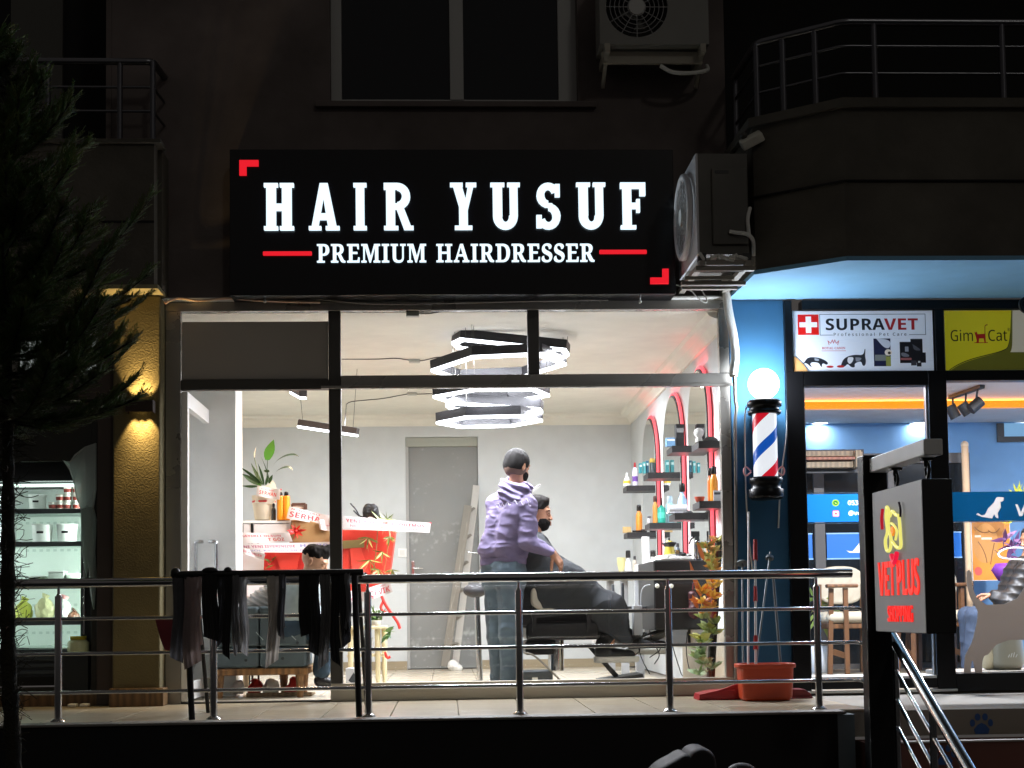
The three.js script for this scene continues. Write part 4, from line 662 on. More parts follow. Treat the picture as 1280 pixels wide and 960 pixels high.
// ---------------------------------------------------------------- neighbouring shop at the left with its lit fridge
{
  const fr = thing('grocery_shopfront', 'dark frame of the neighbouring shop at the left edge, behind the conifer', 'shop front', [-2.3, 0, 0]), m = mat(0x4b3f38, { roughness: 0.6, map: T.soft }), dk = mat(0x2f2f28, { roughness: 0.6, map: T.mottle });
  const xa = X(122, 680, 0), xb = X(147, 680, 0), xc = X(114, 680, 0);
  mesh('jamb', rbox(xa, xb, 0, 2.75, -0.1, 0.02), m, fr);
  mesh('jamb', rbox(xc - 0.005, xa - 0.001, 0, 2.3, -0.1, -0.02), dk, fr);
  mesh('head_rail', rbox(-5, xa - 0.001, 2.62, 2.74, -0.1, 0.01), m, fr);
  mesh('transom', rbox(-5, xa - 0.001, Y(60, 500, 0), Y(60, 480, 0), -0.1, 0.005), m, fr);
  mesh('light_edge', rbox(X(30, 500, 0), X(100, 500, 0), Y(60, 502, 0), Y(60, 500, 0) - 0.001, -0.06, 0.004, 0.002), mat(0xd8d8d0, { roughness: 0.3 }), fr);
  mesh('shutter_panel', rbox(-5, xc - 0.006, Y(60, 576, 0), Y(60, 503, 0), -0.07, -0.03), dk, fr);
  mesh('upper_pane', box(-5, xa - 0.001, Y(60, 480, 0), 2.62, -0.05, -0.046), M.glass, fr);
  mesh('plinth', rbox(-5, xa - 0.001, 0.0, 0.075, -0.1, 0.0), M.skirting, fr);
  struct('grocery_back_wall', [box(-6, -2.3, 0, 3, -3.2, -3.1), box(-2.6, -2.52, 0, 3, -3.1, -1.3)], mat(0x6b6a60, { roughness: 0.9 }));
  struct('grocery_ceiling', box(-6, -2.52, 2.76, 2.8, -3.1, -0.1), M.ceiling);
  struct('grocery_floor', box(-6, -2.52, -0.05, -0.012, -3.1, -0.1), M.tileB);
  // lit panel seen through the top pane
  const lp = thing('ceiling_lamp', 'flat ceiling lamp of the left shop, glimpsed between the needles', 'ceiling lamp', [-2.9, 2.6, -0.8]);
  mesh('diffuser', box(-3.15, -2.6, 2.44, 2.66, -1.0, -0.98), glow(0xdfe8e4, 0.5), lp); mesh('frame', box(-3.17, -2.58, 2.42, 2.68, -1.02, -1.001), M.aluDark, lp);
  // fridge
  const z0 = -0.85, z1 = -0.18, x1 = X(118, 700, z1), x0 = x1 - 0.95, yb = Y(60, 846, z1), yt = Y(60, 577, z1), yi = Y(60, 601, z1), yf = Y(60, 812, z1);
  const f = thing('display_fridge', 'tall lit display fridge with white tubs on its shelves, left of the yellow pillar', 'fridge', [(x0 + x1) / 2, 0, z0]), body = mat(0x3a4044, { roughness: 0.45 }), inner = mat(0xe8f2ec, { roughness: 0.6 });
  const xi = X(101, 700, z1);
  mesh('cabinet', [box(x0, x1, yb, yf, z0, z1 - 0.01), box(xi, x1, yf + 0.001, yi - 0.001, z1 - 0.05, z1), box(x0, x1, yi, yt, z0, z1), box(x1 - 0.03, x1, yf + 0.001, yi - 0.001, z0, z1 - 0.051), box(x0, x0 + 0.03, yf + 0.001, yi - 0.001, z0, z1)], body, f);
  mesh('lining', [box(x0 + 0.031, x1 - 0.031, yf + 0.002, yi - 0.002, z0 + 0.0, z0 + 0.02), box(x1 - 0.06, x1 - 0.031, yf + 0.002, yi - 0.002, z0 + 0.021, z1 - 0.052), box(x0 + 0.031, x1 - 0.061, yf + 0.001, yf + 0.012, z0 + 0.021, z1 - 0.06)], inner, f);
  for (let k = 0; k < 5; k++) mesh('vent_row', Array.from({ length: 14 }, (_, i) => box(x0 + 0.2 + i * 0.05, x0 + 0.225 + i * 0.05, yf + 0.1 + k * 0.2, yf + 0.118 + k * 0.2, z0 + 0.0205, z0 + 0.023)), mat(0xcfdcd6), f).userData.kind = 'stuff';
  for (let k = 0; k < 4; k++) mesh('grille', rbox(x0 + 0.03, x1 - 0.03, yb + 0.02 + k * 0.045, yb + 0.045 + k * 0.045, z1 - 0.009, z1 + 0.003, 0.003), mat(0x5a6266, { roughness: 0.4 }), f);
  mesh('led_strip', box(x0 + 0.05, x1 - 0.07, yi - 0.03, yi - 0.012, z1 - 0.13, z1 - 0.1), glow(0xe6fff2, 3), f);
  for (const [xx, s] of [[x1 - 0.066, -1], [x0 + 0.04, 1]]) { mesh('led_strip', box(xx - 0.002, xx + 0.002, yf + 0.05, yi - 0.05, z1 - 0.115, z1 - 0.085), glow(0xe6fff2, 3), f); areaLight('fridge_light', [xx + s * 0.004, (yf + yi) / 2, z1 - 0.1], [xx + s * 0.5, (yf + yi) / 2, z0 + 0.1], 0.03, yi - yf - 0.1, 0xeffff6, 110); }
  mesh('pane', box(x0 + 0.031, xi - 0.002, yf + 0.002, yi - 0.002, z1 - 0.012, z1 - 0.008), M.glass, f);
  mesh('door_handle', rbox(xi + 0.02, xi + 0.035, yf + 0.1, yi - 0.1, z1 + 0.001, z1 + 0.02, 0.004), M.chrome, f);
  const shelfY = [637, 678, 731, 776].map((p) => Y(60, p, z1 - 0.1));
  for (const y of shelfY) { const s = mesh('shelf', rbox(x0 + 0.035, x1 - 0.065, y - 0.012, y, z0 + 0.03, z1 - 0.07, 0.003), mat(0xc8d4cf, { roughness: 0.5 }), f); mesh('price_rail', rbox(x0 + 0.035, x1 - 0.065, y - 0.03, y + 0.004, z1 - 0.069, z1 - 0.06, 0.002), mat(0x4a5458, { roughness: 0.5 }), s); }
  const tubShape = (r, h) => lathe([[0.001, 0], [r * 0.86, 0], [r * 0.9, 0.004], [r, h * 0.9], [r * 1.05, h * 0.9], [r * 1.05, h], [0.001, h]], 20);
  const zt = -0.42, tubs = [];
  const tub = (px, y, r, h, label, z = zt, band) => { const xx = X(px, 660, z), t = thing('white_tub', label, 'tub', [xx, y, z], 'white tubs in the fridge'); mesh('tub', tubShape(r, h).translate(xx, y, z), mat(0xf2f4f2, { roughness: 0.4 }), t); mesh('label_print', new THREE.CylinderGeometry(r * 0.975, r * 0.975, h * 0.12, 10, 1, true, -0.35, 0.7).translate(xx, y + h * 0.56, z), M.black, t); return t; };
  tub(47, shelfY[0], 0.062, 0.115, 'white tub with a dark mark on the top fridge shelf');
  tub(53, shelfY[1], 0.07, 0.135, 'left of the two white tubs with an oval mark on the second fridge shelf');
  tub(84, shelfY[1], 0.07, 0.135, 'right of the two white tubs with an oval mark on the second fridge shelf');
  let first;
  [[66, 0], [75, 0], [84, 0], [96, 0], [75, 1], [84.5, 1], [96, 1], [96, 2], [84.5, 2]].forEach(([px, row], i) => {
    const lab = 'red and white cup, ' + ['bottom', 'middle', 'top'][row] + ' in the ' + { 66: 'single leftmost one', 75: 'low second stack on the top fridge shelf', 84: 'tall third stack on the top fridge shelf', 84.5: 'tall third stack on the top fridge shelf', 96: 'tall right end stack on the top fridge shelf' }[px];
    const at = [X(px, 620, zt + 0.08), shelfY[0] + row * 0.056, zt + 0.08 - (i % 3) * 0.002];
    if (!first) { first = thing('yogurt_cup', 'red and white cup standing alone left of the stacked cups in the fridge', 'cup', [0, 0, 0], 'stacked cups in the fridge'); mesh('cup', lathe([[0.001, 0], [0.024, 0], [0.029, 0.05], [0.001, 0.05]], 14), mat(0xf1efe8), first); mesh('red_band', lathe([[0.0258, 0.012], [0.0285, 0.036]], 14), mat(0x8d2f26), first); mesh('lid', lathe([[0.001, 0.0502], [0.031, 0.0502], [0.031, 0.055], [0.001, 0.055]], 14), mat(0xd9d5cc), first); place(first, at); } else dup(first, at, 0, lab);
  });
  const sack = (name, label, cat, px, y, s, col, m2) => { const xx = X(px, 740, zt), t = thing(name, label, cat, [xx, y, zt]); const g = new THREE.IcosahedronGeometry(1, 3); const p = g.attributes.position; for (let i = 0; i < p.count; i++) { const a = 1 + 0.12 * Math.sin(p.getX(i) * 7 + px) * Math.cos(p.getY(i) * 6 + p.getZ(i) * 5); const yy = p.getY(i); p.setXYZ(i, p.getX(i) * a * (yy > 0.3 ? 1 - (yy - 0.3) * 0.9 : 1), Math.max(yy, -0.8) * a, p.getZ(i) * a); } g.computeVertexNormals(); mesh('wrapping', g.scale(...s).translate(xx, y + s[1] * 0.88, zt), mat(col, { roughness: 0.3 }), t); mesh('tie', cyl([xx, y + s[1] * 1.8, zt], [xx + 0.01, y + s[1] * 2.05, zt], 0.02, 0.03, 8), mat(m2), t); return t; };
  sack('wrapped_chicken', 'pale wrapped chicken leaning on the lower fridge shelf', 'packed food', 56, shelfY[3], [0.07, 0.09, 0.05], 0xd9d6a8, 0xd9d6a8);
  sack('milk_pouch', 'white pouch with a pink tie beside the wrapped chicken', 'packed food', 80, shelfY[3], [0.05, 0.085, 0.045], 0xeef0ea, 0xd89a9a);
  sack('brown_roll', 'small brown roll at the right end of the lower fridge shelf', 'packed food', 92, shelfY[3], [0.045, 0.035, 0.04], 0x6a4636, 0x6a4636);
  sack('yellow_pack', 'yellow pack behind the trunk on the lower fridge shelf', 'packed food', 30, shelfY[3], [0.06, 0.08, 0.05], 0xc9cf5a, 0xc9cf5a);
  { const px = 98, z = -0.1, xx = X(px, 800, z), y = Y(px, 817, z), t = thing('plastic_jar', 'clear jar with a yellow lid at the foot of the fridge', 'jar', [xx, y, z]); mesh('jar', lathe([[0.001, 0], [0.068, 0], [0.072, 0.02], [0.072, 0.075], [0.05, 0.095], [0.001, 0.095]], 20).translate(xx, y, z), mat(0xdfe6b4, { roughness: 0.25 }), t); mesh('lid', lathe([[0.001, 0.0952], [0.054, 0.0952], [0.054, 0.118], [0.001, 0.118]], 20).translate(xx, y, z), mat(0xd8c83a), t);
    mesh('stand', rbox(xx - 0.09, xx + 0.08, 0.076, y - 0.001, z - 0.07, z + 0.06), mat(0x22282a), t); }
  const pack = (px0, px1, pyT, S, dz, col, lab) => { const z = zt + dz, x0p = X(px0, 700, z), x1p = X(px1, 700, z), t = thing('food_box', lab, 'packed food', [(x0p + x1p) / 2, S, z]); mesh('box', rbox(x0p, x1p, S + 0.001, Y(px0, pyT, z), z - 0.1, z, 0.006), mat(col, { roughness: 0.4 }), t); mesh('lid', rbox(x0p - 0.002, x1p + 0.002, Y(px0, pyT, z) + 0.0005, Y(px0, pyT, z) + 0.012, z - 0.102, z + 0.002, 0.004), mat(0xeef2ee, { roughness: 0.3 }), t); };
  pack(60, 80, 716, shelfY[2], 0.1, 0xd2dcd4, 'left of two low clear boxes on the third fridge shelf'); pack(83, 98, 719, shelfY[2], 0.1, 0xc4d0c4, 'right of two low clear boxes on the third fridge shelf'); pack(36, 56, 722, shelfY[2], 0.08, 0xb9c9a0, 'greenish low box behind the twigs on the third fridge shelf');
  tub(8, shelfY[1], 0.07, 0.135, 'white tub left of the trunk on the second fridge shelf'); tub(6, shelfY[0], 0.062, 0.115, 'white tub left of the trunk on the top fridge shelf');
  // plastic bags hanging at the corner of the fridge
  const bag = (label, outline, z, m, d) => { const c = W(...outline[0], z), t = thing('plastic_bag', label, 'plastic bag', c.toArray()); const g = ext(outline.map(([a, b]) => { const p = W(a, b, z); return [p.x, p.y]; }), d, 0.006); const s = g.attributes.position; for (let i = 0; i < s.count; i++) s.setZ(i, s.getZ(i) + z + 0.015 * Math.sin(s.getX(i) * 60) + 0.012 * Math.sin(s.getY(i) * 37 + s.getX(i) * 20)); g.computeVertexNormals(); mesh('sheet', g, m, t); mesh('knot', sph([c.x + 0.02, c.y - 0.01, z + 0.01], 0.014), m, t); };
  const bm = mat(0xdfe8e6, { roughness: 0.8, transmission: 0.7, thickness: 0 });
  bag('whitish plastic bag hung over the top right corner of the fridge', [[82, 577], [88, 580], [97, 570], [108, 560], [121, 556], [121, 612], [118, 634], [110, 632], [103, 636], [99, 622], [95, 604], [90, 588]], -0.05, bm, 0.05);
  bag('crumpled clear plastic strip hanging below the whitish bag', [[103, 638], [117, 634], [121, 650], [119, 690], [121, 720], [119, 760], [115, 742], [112, 700], [108, 720], [105, 690]], -0.04, mat(0xc4cec9, { roughness: 0.6, transmission: 0.75, thickness: 0 }), 0.03);
  for (const [i, px] of [91, 106].entries()) { const q = W(px, 874, 0.12), t = thing('floor_wedge', i ? 'right of two small white blocks on the floor below the fridge' : 'left of two small white blocks on the floor below the fridge', 'block', q.toArray()); mesh('block', rbox(q.x - 0.028, q.x + 0.028, 0.002, 0.022, 0.08, 0.15, 0.006), M.plastic, t); mesh('foot', box(q.x - 0.02, q.x + 0.02, 0.0, 0.0018, 0.09, 0.14), M.black, t); }
}
// ---------------------------------------------------------------- terrace railing
{
  const z = 1.5, t = thing('terrace_railing', 'stainless steel railing along the terrace before the shops', 'railing', [0, 0, z]), yT = 0.79, xe = X(1058, 716, z);
  mesh('top_rail', pipe([[-6, yT, z], [xe + 0.03, yT, z]], 0.027, 0.02, 16), M.chrome, t);
  [0.585, 0.385, 0.165].forEach((y, i) => mesh('bar', pipe([[-6, y, z], [X(1080, 800, z), y, z], [X(1080, 800, z), y - 0.06, z]], 0.0105, 0.05, 10), M.chrome, t));
  for (const px of [73, 267, 460, 649, 836, 1022]) {
    const x = X(px, 800, z), p = mesh('post', cyl([x, 0.005, z], [x, yT - 0.075, z], 0.021, 0.021, 16), M.chrome, t);
    mesh('pin', [cyl([x, yT - 0.0749, z], [x, yT - 0.06, z], 0.016, 0.009, 12), cyl([x, yT - 0.0599, z], [x, yT - 0.028, z], 0.008, 0.008, 10)], M.chrome, p);
    mesh('base_flange', lathe([[0.022, 0.018], [0.03, 0.014], [0.042, 0.004], [0.042, 0.0005], [0.022, 0.0005]].reverse(), 20).translate(x, 0, z), M.chrome, p);
  }
}
// ---------------------------------------------------------------- drying rack with dark towels
function drape(xa, xb, y0, len, z, drop, amp, waves, sd, cut = 0) {   // a cloth folded over a bar, front and back sheet
  const nu = 26, nv = 22, pos = [], idx = [], r = 0.018;
  const f = (u, s) => { const w = Math.sin(u * waves * 6.283 + sd) * 0.6 + Math.sin(u * waves * 2.7 * 6.283 + sd * 2) * 0.4; const L = len * (1 - drop * (u - 0.5) - cut * Math.abs(Math.sin(u * 7 + sd))); return [w, L]; };
  for (let j = 0; j <= nv; j++) for (let i = 0; i <= nu; i++) {
    const u = i / nu, v = j / nv, [w, L] = f(u), back = v < 0.42, s = back ? (0.42 - v) / 0.42 : (v - 0.42) / 0.58, Ls = back ? L * 0.82 : L;
    const a = Math.min(1, s * 6), y = y0 + r * (1 - a) - s * Ls, pinch = 1.06 - 0.12 * Math.sin(Math.min(1, s * 1.4) * 3.0);
    const x = (xa + xb) / 2 + ((u - 0.5) * (xb - xa)) * pinch + 0.012 * Math.sin(s * 5 + sd) * s;
    pos.push(x, y, z + (back ? -1 : 1) * (r * 0.9 * Math.min(1, s * 8) + amp * 0.25 * s) + w * amp * Math.min(1, 0.15 + s * 1.3));
  }
  for (let j = 0; j < nv; j++) for (let i = 0; i < nu; i++) { const a = j * (nu + 1) + i, b = a + 1, c = a + nu + 1, d = c + 1; idx.push(a, c, b, b, c, d); }
  const g = new THREE.BufferGeometry(); g.setAttribute('position', new THREE.Float32BufferAttribute(pos, 3)); g.setIndex(idx); g.computeVertexNormals(); return metric(g);
}
{
  const z = 1.585, rack = thing('drying_rack', 'black folding drying rack loaded with dark cloths, standing against the railing', 'drying rack', [X(330, 890, z), 0, z]), p = (a, b, zz = z) => W(a, b, zz);
  const yR = p(330, 717).y, xa = X(215, 717, z), xb = X(454, 717, z), m = mat(0x070708, { roughness: 0.5 });
  mesh('top_bar', pipe([[xa, yR, z], [xb, yR, z]], 0.021, 0.01), m, rack);
  mesh('back_bar', pipe([[xa, yR, z - 0.38], [xb, yR, z - 0.38]], 0.01, 0.01), m, rack);
  for (const x of [xa, xb - 0.02]) mesh('cross_bar', pipe([[x, yR, z], [x, yR, z - 0.38]], 0.01, 0.01), m, rack);
  for (const [a, b] of [[232, 240], [443, 449]]) { mesh('leg', cyl([X(a, 717, z), yR, z], [X(b, 893, 1.57), 0.004, 1.572], 0.018, 0.018, 12), m, rack); mesh('leg', cyl([X(a, 717, z), yR, z - 0.36], [X(b, 893, 1.4) + 0.02, 0.004, 0.95], 0.012, 0.012, 10), m, rack); }
  mesh('clip', [sph([xa + 0.02, yR + 0.012, z], 0.028), sph([X(263, 713, z), yR + 0.02, z], 0.03, 1.6, 0.7, 1), sph([X(285, 712, z), yR + 0.02, z], 0.02, 1.2, 1, 1)], m, rack);
  const dk = (h) => mat(h, { roughness: 1, map: T.cloth, bumpMap: T.cloth, bumpScale: 0.002, side: THREE.DoubleSide, transmission: 0.45, thickness: 0 });
  const list = [
    [216, 232, 826, 0x55555a, 'charcoal towel at the left end of the drying rack'], [231, 252, 833, 0xa08f8c, 'brownish grey towel, second from the left end of the drying rack'], [253, 272, 800, 0x101012, 'wide black cloth third from the left on the drying rack'],
    [272, 281, 808, 0x26262a, 'narrow black cloth beside the wide black one at the left'], [281, 290, 822, 0x040405, 'long black strip in the left group of the drying rack'], [291, 299, 818, 0x7d7d80, 'dark grey strip in the left group of the drying rack'], [299, 309, 818, 0xa0a0a2, 'paler grey cloth closing the left group of the drying rack'],
    [334, 350, 832, 0xb3ada6, 'lone grey towel hanging in the middle of the drying rack'], [349, 357, 798, 0x55555a, 'short dark cloth just right of the lone grey towel'],
    [374, 394, 794, 0x030304, 'bulky black garment in the right group of the drying rack'], [385, 399, 818, 0x18181a, 'black cloth half behind the bulky garment'], [400, 413, 834, 0x6a6a6a, 'longest dark grey towel in the right group'], [414, 425, 830, 0x050505, 'black towel right of the longest grey one'], [425, 436, 808, 0x222226, 'black cloth near the right end of the drying rack'], [431, 438, 788, 0x8a8a8e, 'narrow grey cloth at the right end of the drying rack'],
  ];
  list.forEach(([a, b, yb, c, label], i) => {
    const zz = z + (i % 3) * 0.006, x0 = X(a, 760, zz), x1 = X(b, 760, zz), len = yR - Y((a + b) / 2, yb, zz), t = thing('hanging_cloth', label, 'cloth', [(x0 + x1) / 2, yR, zz], 'cloths on the drying rack');
    mesh('sheet', drape(x0, x1, yR + 0.004 + (i % 2) * 0.004, len, zz, i % 2 ? 0.1 : -0.08, 0.013, 0.8 + (i % 3) * 0.3, i * 1.7, 0.0), dk(c), t);
  });
  const c = W(203, 772, 1.1), t = thing('red_cloth', 'dark red cloth hung at the left of the drying rack', 'cloth', c.toArray());
  const g = ext([[194, 771], [217, 771], [217, 817], [208, 815], [202, 800]].map(([a, b]) => { const q = W(a, b, 1.1); return [q.x, q.y]; }), 0.012, 0.003).translate(0, 0, 1.1);
  mesh('sheet', g, dk(0x7a1828), t);
}
// ---------------------------------------------------------------- red trough with mops, dustpan
{
  const z = 0.62, c = W(957, 878, z), t = thing('red_trough', 'orange red plastic trough holding mop handles at the foot of the blue pier', 'tub', [c.x, 0, z]);
  const w = X(992, 850, z) - X(923, 850, z), h = Y(957, 829, z), pts = [], N = 40, pos = [], idx = [], rows = [];
  const sup = (a, rx, rz) => { const e = 2 / 5, cs = Math.cos(a), sn = Math.sin(a); return [Math.sign(cs) * Math.abs(cs) ** e * rx, Math.sign(sn) * Math.abs(sn) ** e * rz]; };
  const R = w / 2, prof = [[0.0, 0.001], [0.8, 0.001], [0.86, 0.008], [0.91, 0.1 * h], [0.97, h * 0.88], [1.0, h * 0.88], [1.045, h * 0.885], [1.055, h * 0.94], [1.05, h * 0.985], [1.03, h], [0.96, h * 0.985], [0.95, h * 0.9], [0.88, 0.1 * h], [0.8, 0.012], [0.0, 0.012]];
  for (const [k, y] of prof) for (let i = 0; i <= N; i++) { const [x, zz] = sup(i / N * 6.28319, R * k, R * 0.62 * k); pos.push(c.x + x, y, z + zz); }
  for (let j = 0; j < prof.length - 1; j++) for (let i = 0; i < N; i++) { const a = j * (N + 1) + i, b = a + 1, d = a + N + 1; idx.push(a, d, b, b, d, d + 1); }
  const g = new THREE.BufferGeometry(); g.setAttribute('position', new THREE.Float32BufferAttribute(pos, 3)); g.setIndex(idx); g.computeVertexNormals();
  mesh('body', metric(g), mat(0xb8401c, { roughness: 0.42, bumpMap: T.bump, bumpScale: 0.001 }), t);
  const stick = (label, a, b, r, m, grip, name = 'mop_handle') => { const A = W(...a), B = W(...b), s = thing(name, label, 'mop handle', A.toArray()); mesh('stick', cyl(A, B, r, r, 10), m, s); if (grip) for (const [u0, u1, rr, gm] of grip) mesh('grip', cyl(A.clone().lerp(B, u0), A.clone().lerp(B, u1), rr, rr * 0.8, 10), gm, s); return s; };
  const wm = mat(0xd9d9d9, { roughness: 0.4 }), rm = mat(0xa51f1c, { roughness: 0.5 }), gm = mat(0x6b7478, { roughness: 0.4, metalness: 0.4 });
  stick('white broom handle with red grips, standing in the red trough', [945, 870, 0.6], [944, 682, 0.25], 0.0085, wm, [[0.3, 0.39, 0.016, rm], [0.62, 0.72, 0.014, rm], [0.9, 1.04, 0.017, rm]]);
  stick('white handle in the red trough left of the red gripped broom', [935, 870, 0.6], [936, 640, 0.15], 0.0075, wm);
  stick('grey handle with a cross piece at the left of the red trough', [929, 870, 0.58], [928, 700, 0.15], 0.0075, gm, [[0.97, 0.985, 0.045, gm]]);
  stick('leaning grey handle in the middle of the red trough', [940, 870, 0.6], [963, 690, 0.2], 0.0075, gm, [[0.95, 0.97, 0.03, gm]]);
  stick('leaning dark handle at the right of the red trough', [979, 870, 0.58], [966, 715, 0.2], 0.0095, mat(0x3c4246, { roughness: 0.5 }));
  const rp = mat(0x9c1c24, { roughness: 0.4 }), d = thing('dustpan', 'red dustpan lying on the terrace left of the red trough', 'dustpan', [X(895, 872, 0.4), 0, 0.4]);
  const q = (a, b, zz) => { const v = W(a, b, zz); return [v.x, Math.max(v.y, 0.003)]; };
  mesh('pan', ext([q(871, 874, 0.42), q(925, 874, 0.42), q(925, 858, 0.42), q(905, 863, 0.42), q(890, 864, 0.42), q(872, 868, 0.42)], 0.2, 0.004).translate(0, 0.002, 0.32), rp, d);
  mesh('back_edge', ext([q(890, 864, 0.42), q(925, 852, 0.42), q(925, 857, 0.42), q(906, 863, 0.42)], 0.02, 0.002).translate(0, 0.002, 0.5), rp, d);
  const e = thing('dustpan', 'dark red dustpan poking out right of the red trough', 'dustpan', [X(1000, 872, 0.4), 0, 0.4]);
  mesh('pan', ext([q(985, 874, 0.42), q(1012, 874, 0.42), q(1008, 866, 0.42), q(1002, 862, 0.42), q(985, 862, 0.42)], 0.18, 0.004).translate(0, 0.002, 0.32), mat(0x6a1c22, { roughness: 0.5 }), e);
  mesh('lip', box(q(985, 874, 0.42)[0], q(1010, 874, 0.42)[0], 0.002, 0.01, 0.505, 0.53), mat(0x6a1c22, { roughness: 0.5 }), e);
}
// ---------------------------------------------------------------- conifer at the left
{
  const z = 3.1, base = W(17, 960, z), t = thing('conifer_tree', 'dark feathery conifer at the left edge with a thin twiggy trunk', 'tree', [base.x, -1.0, z]);
  const trunk = [[base.x + 0.03, -1.0, z], [base.x, base.y, z], [W(10, 800, z).x, W(10, 800, z).y, z], [W(11, 640, z).x, W(11, 640, z).y, z + 0.01], [W(9, 500, z).x, W(9, 500, z).y, z], [W(4, 300, z).x, W(4, 300, z).y, z - 0.02], [W(-6, 60, z).x, W(-6, 60, z).y, z]];
  const curve = new THREE.CatmullRomCurve3(trunk.map((p) => V(...p))), bark = mat(0x2e2a18, { roughness: 0.95, map: T.mottle, bumpMap: T.stucco, bumpScale: 0.006 });
  const tg = new THREE.TubeGeometry(curve, 60, 1, 10), c = V(0, 0, 0), P = tg.attributes.position;
  for (let i = 0; i < P.count; i++) { const k = Math.floor(i / 11) / 60; curve.getPointAt(k, c); const r = (0.046 - 0.034 * k) * (1 + 0.14 * Math.sin(k * 150 + (i % 11) * 1.3)); const dd = V(P.getX(i), P.getY(i), P.getZ(i)).sub(c).multiplyScalar(r).add(c); P.setXYZ(i, dd.x, dd.y, dd.z); }
  tg.computeVertexNormals(); mesh('trunk', metric(tg), bark, t);
  // bare twigs on the lower trunk
  const twigs = [];
  for (let i = 0; i < 420; i++) {
    const k = rnd(0.22, 0.62), o = curve.getPointAt(k), a = rnd(6.283), L = rnd(0.03, 0.12) * (k > 0.3 ? 1 : 0.5), u = rnd(-0.3, 0.5), s1 = rnd(-0.8, 0.8), pts = [o];
    let dir = V(Math.cos(a), u, Math.sin(a)), q = o.clone();
    for (let j = 0; j < 4; j++) { dir = dir.clone().add(V(rnd(-0.5, 0.5), rnd(-0.4, 0.5) + s1 * 0.3, rnd(-0.5, 0.5))).normalize(); q = q.clone().addScaledVector(dir, L / 3); pts.push(q); }
    twigs.push(tube(pts, rnd(0.001, 0.0026), 4, 8));
    if (rnd() < 0.6) { const w = pts[2]; twigs.push(tube([w, w.clone().add(V(rnd(-0.05, 0.05), rnd(-0.03, 0.05), rnd(-0.05, 0.05))), w.clone().add(V(rnd(-0.08, 0.08), rnd(-0.04, 0.07), rnd(-0.08, 0.08)))], 0.0015, 4, 5)); }
  }
  mesh('twigs', twigs, mat(0x2a2716, { roughness: 0.95 }), t).userData.kind = 'stuff';
  // crown: limbs carrying flat feathery sprays
  const limbs = [], np = [], ni = [], nc = [];
  const leaf = (p, d, n, len, w, g) => { const s = d.clone().cross(n).normalize().multiplyScalar(w), m = p.clone().addScaledVector(d, len * 0.45), e = p.clone().addScaledVector(d, len), k = np.length / 3; for (const v of [p, m.clone().add(s), e, m.clone().sub(s)]) { np.push(v.x, v.y, v.z); nc.push(...g); } ni.push(k, k + 1, k + 2, k, k + 2, k + 3); };
  const reach = (y) => { const prof = [[1.42, 0.5], [1.55, 0.66], [1.75, 0.68], [1.95, 0.69], [2.2, 0.7], [2.45, 0.5], [2.7, 0.36], [3.0, 0.3], [3.25, 0.12], [3.5, 0.03]]; for (let i = 1; i < prof.length; i++) if (y < prof[i][0]) { const [a, b] = [prof[i - 1], prof[i]]; return a[1] + (b[1] - a[1]) * (y - a[0]) / (b[0] - a[0]); } return 0.03; };
  const ax = (y) => { let best = trunk[0]; for (const p of trunk) if (p[1] <= y) best = p; return best; };
  for (let b = 0; b < 170; b++) {
    const y = 1.64 + (b / 170) ** 1.15 * 1.85 + rnd(-0.03, 0.03), o = ax(y), a = rnd(6.283), L = reach(y) * rnd(0.72, 1.1), rise = rnd(0.25, 0.8), sag = y < 1.75 ? 0.3 : 0.05;
    const pts = []; for (let j = 0; j <= 5; j++) { const s = j / 5; pts.push(V(o[0] + Math.cos(a) * L * s, y - 0.12 + rise * L * s * s - sag * L * s * (1 - 0.4 * s) + rnd(-0.01, 0.01), o[2] + Math.sin(a) * L * s)); }
    const cv = new THREE.CatmullRomCurve3(pts); limbs.push(tube(pts, 0.006, 4, 7));
    const gtone = rnd(0.7, 1.25);
    const nS = Math.ceil(L * 290);
    for (let k = 0; k < nS; k++) {
      const s = rnd(0.12, 1), p = cv.getPoint(s), d0 = cv.getTangent(s), side = rnd() < 0.5 ? -1 : 1, lat = V(-d0.z, 0, d0.x).normalize().multiplyScalar(side * rnd(0.3, 1.0));
      const dir = d0.clone().add(lat).add(V(0, rnd(-0.15, 0.55), 0)).normalize(), SL = rnd(0.06, 0.17) * (1.15 - 0.5 * s), n = V(rnd(-0.5, 0.5), 1, rnd(-0.5, 0.5)).normalize();
      const g = [0.085 * gtone * rnd(0.7, 1.3), 0.135 * gtone * rnd(0.7, 1.3), 0.03 * gtone];
      for (let q = 0; q < 16; q++) { const f = q / 16, pp = p.clone().addScaledVector(dir, SL * f), sd = q % 2 ? 1 : -1, ld = dir.clone().add(dir.clone().cross(n).multiplyScalar(sd * 0.75)).add(V(rnd(-0.2, 0.2), rnd(-0.2, 0.2), rnd(-0.2, 0.2))).normalize(); leaf(pp, ld, n, rnd(0.014, 0.03), rnd(0.0018, 0.0036), g); }
      leaf(p, dir, n, SL, 0.002, g);
    }
  }
  mesh('limbs', limbs, bark, t).userData.kind = 'stuff';
  const lg = new THREE.BufferGeometry(); lg.setAttribute('position', new THREE.Float32BufferAttribute(np, 3)); lg.setAttribute('color', new THREE.Float32BufferAttribute(nc, 3)); lg.setIndex(ni); lg.computeVertexNormals();
  const b = baseOf(t); lg.translate(-b.x, -b.y, -b.z);
  const crown = new THREE.Mesh(lg, mat(0xffffff, { vertexColors: true, roughness: 0.8, side: THREE.DoubleSide, transmission: 0.25, thickness: 0 })); crown.name = 'crown'; crown.castShadow = crown.receiveShadow = true; t.add(crown);
}
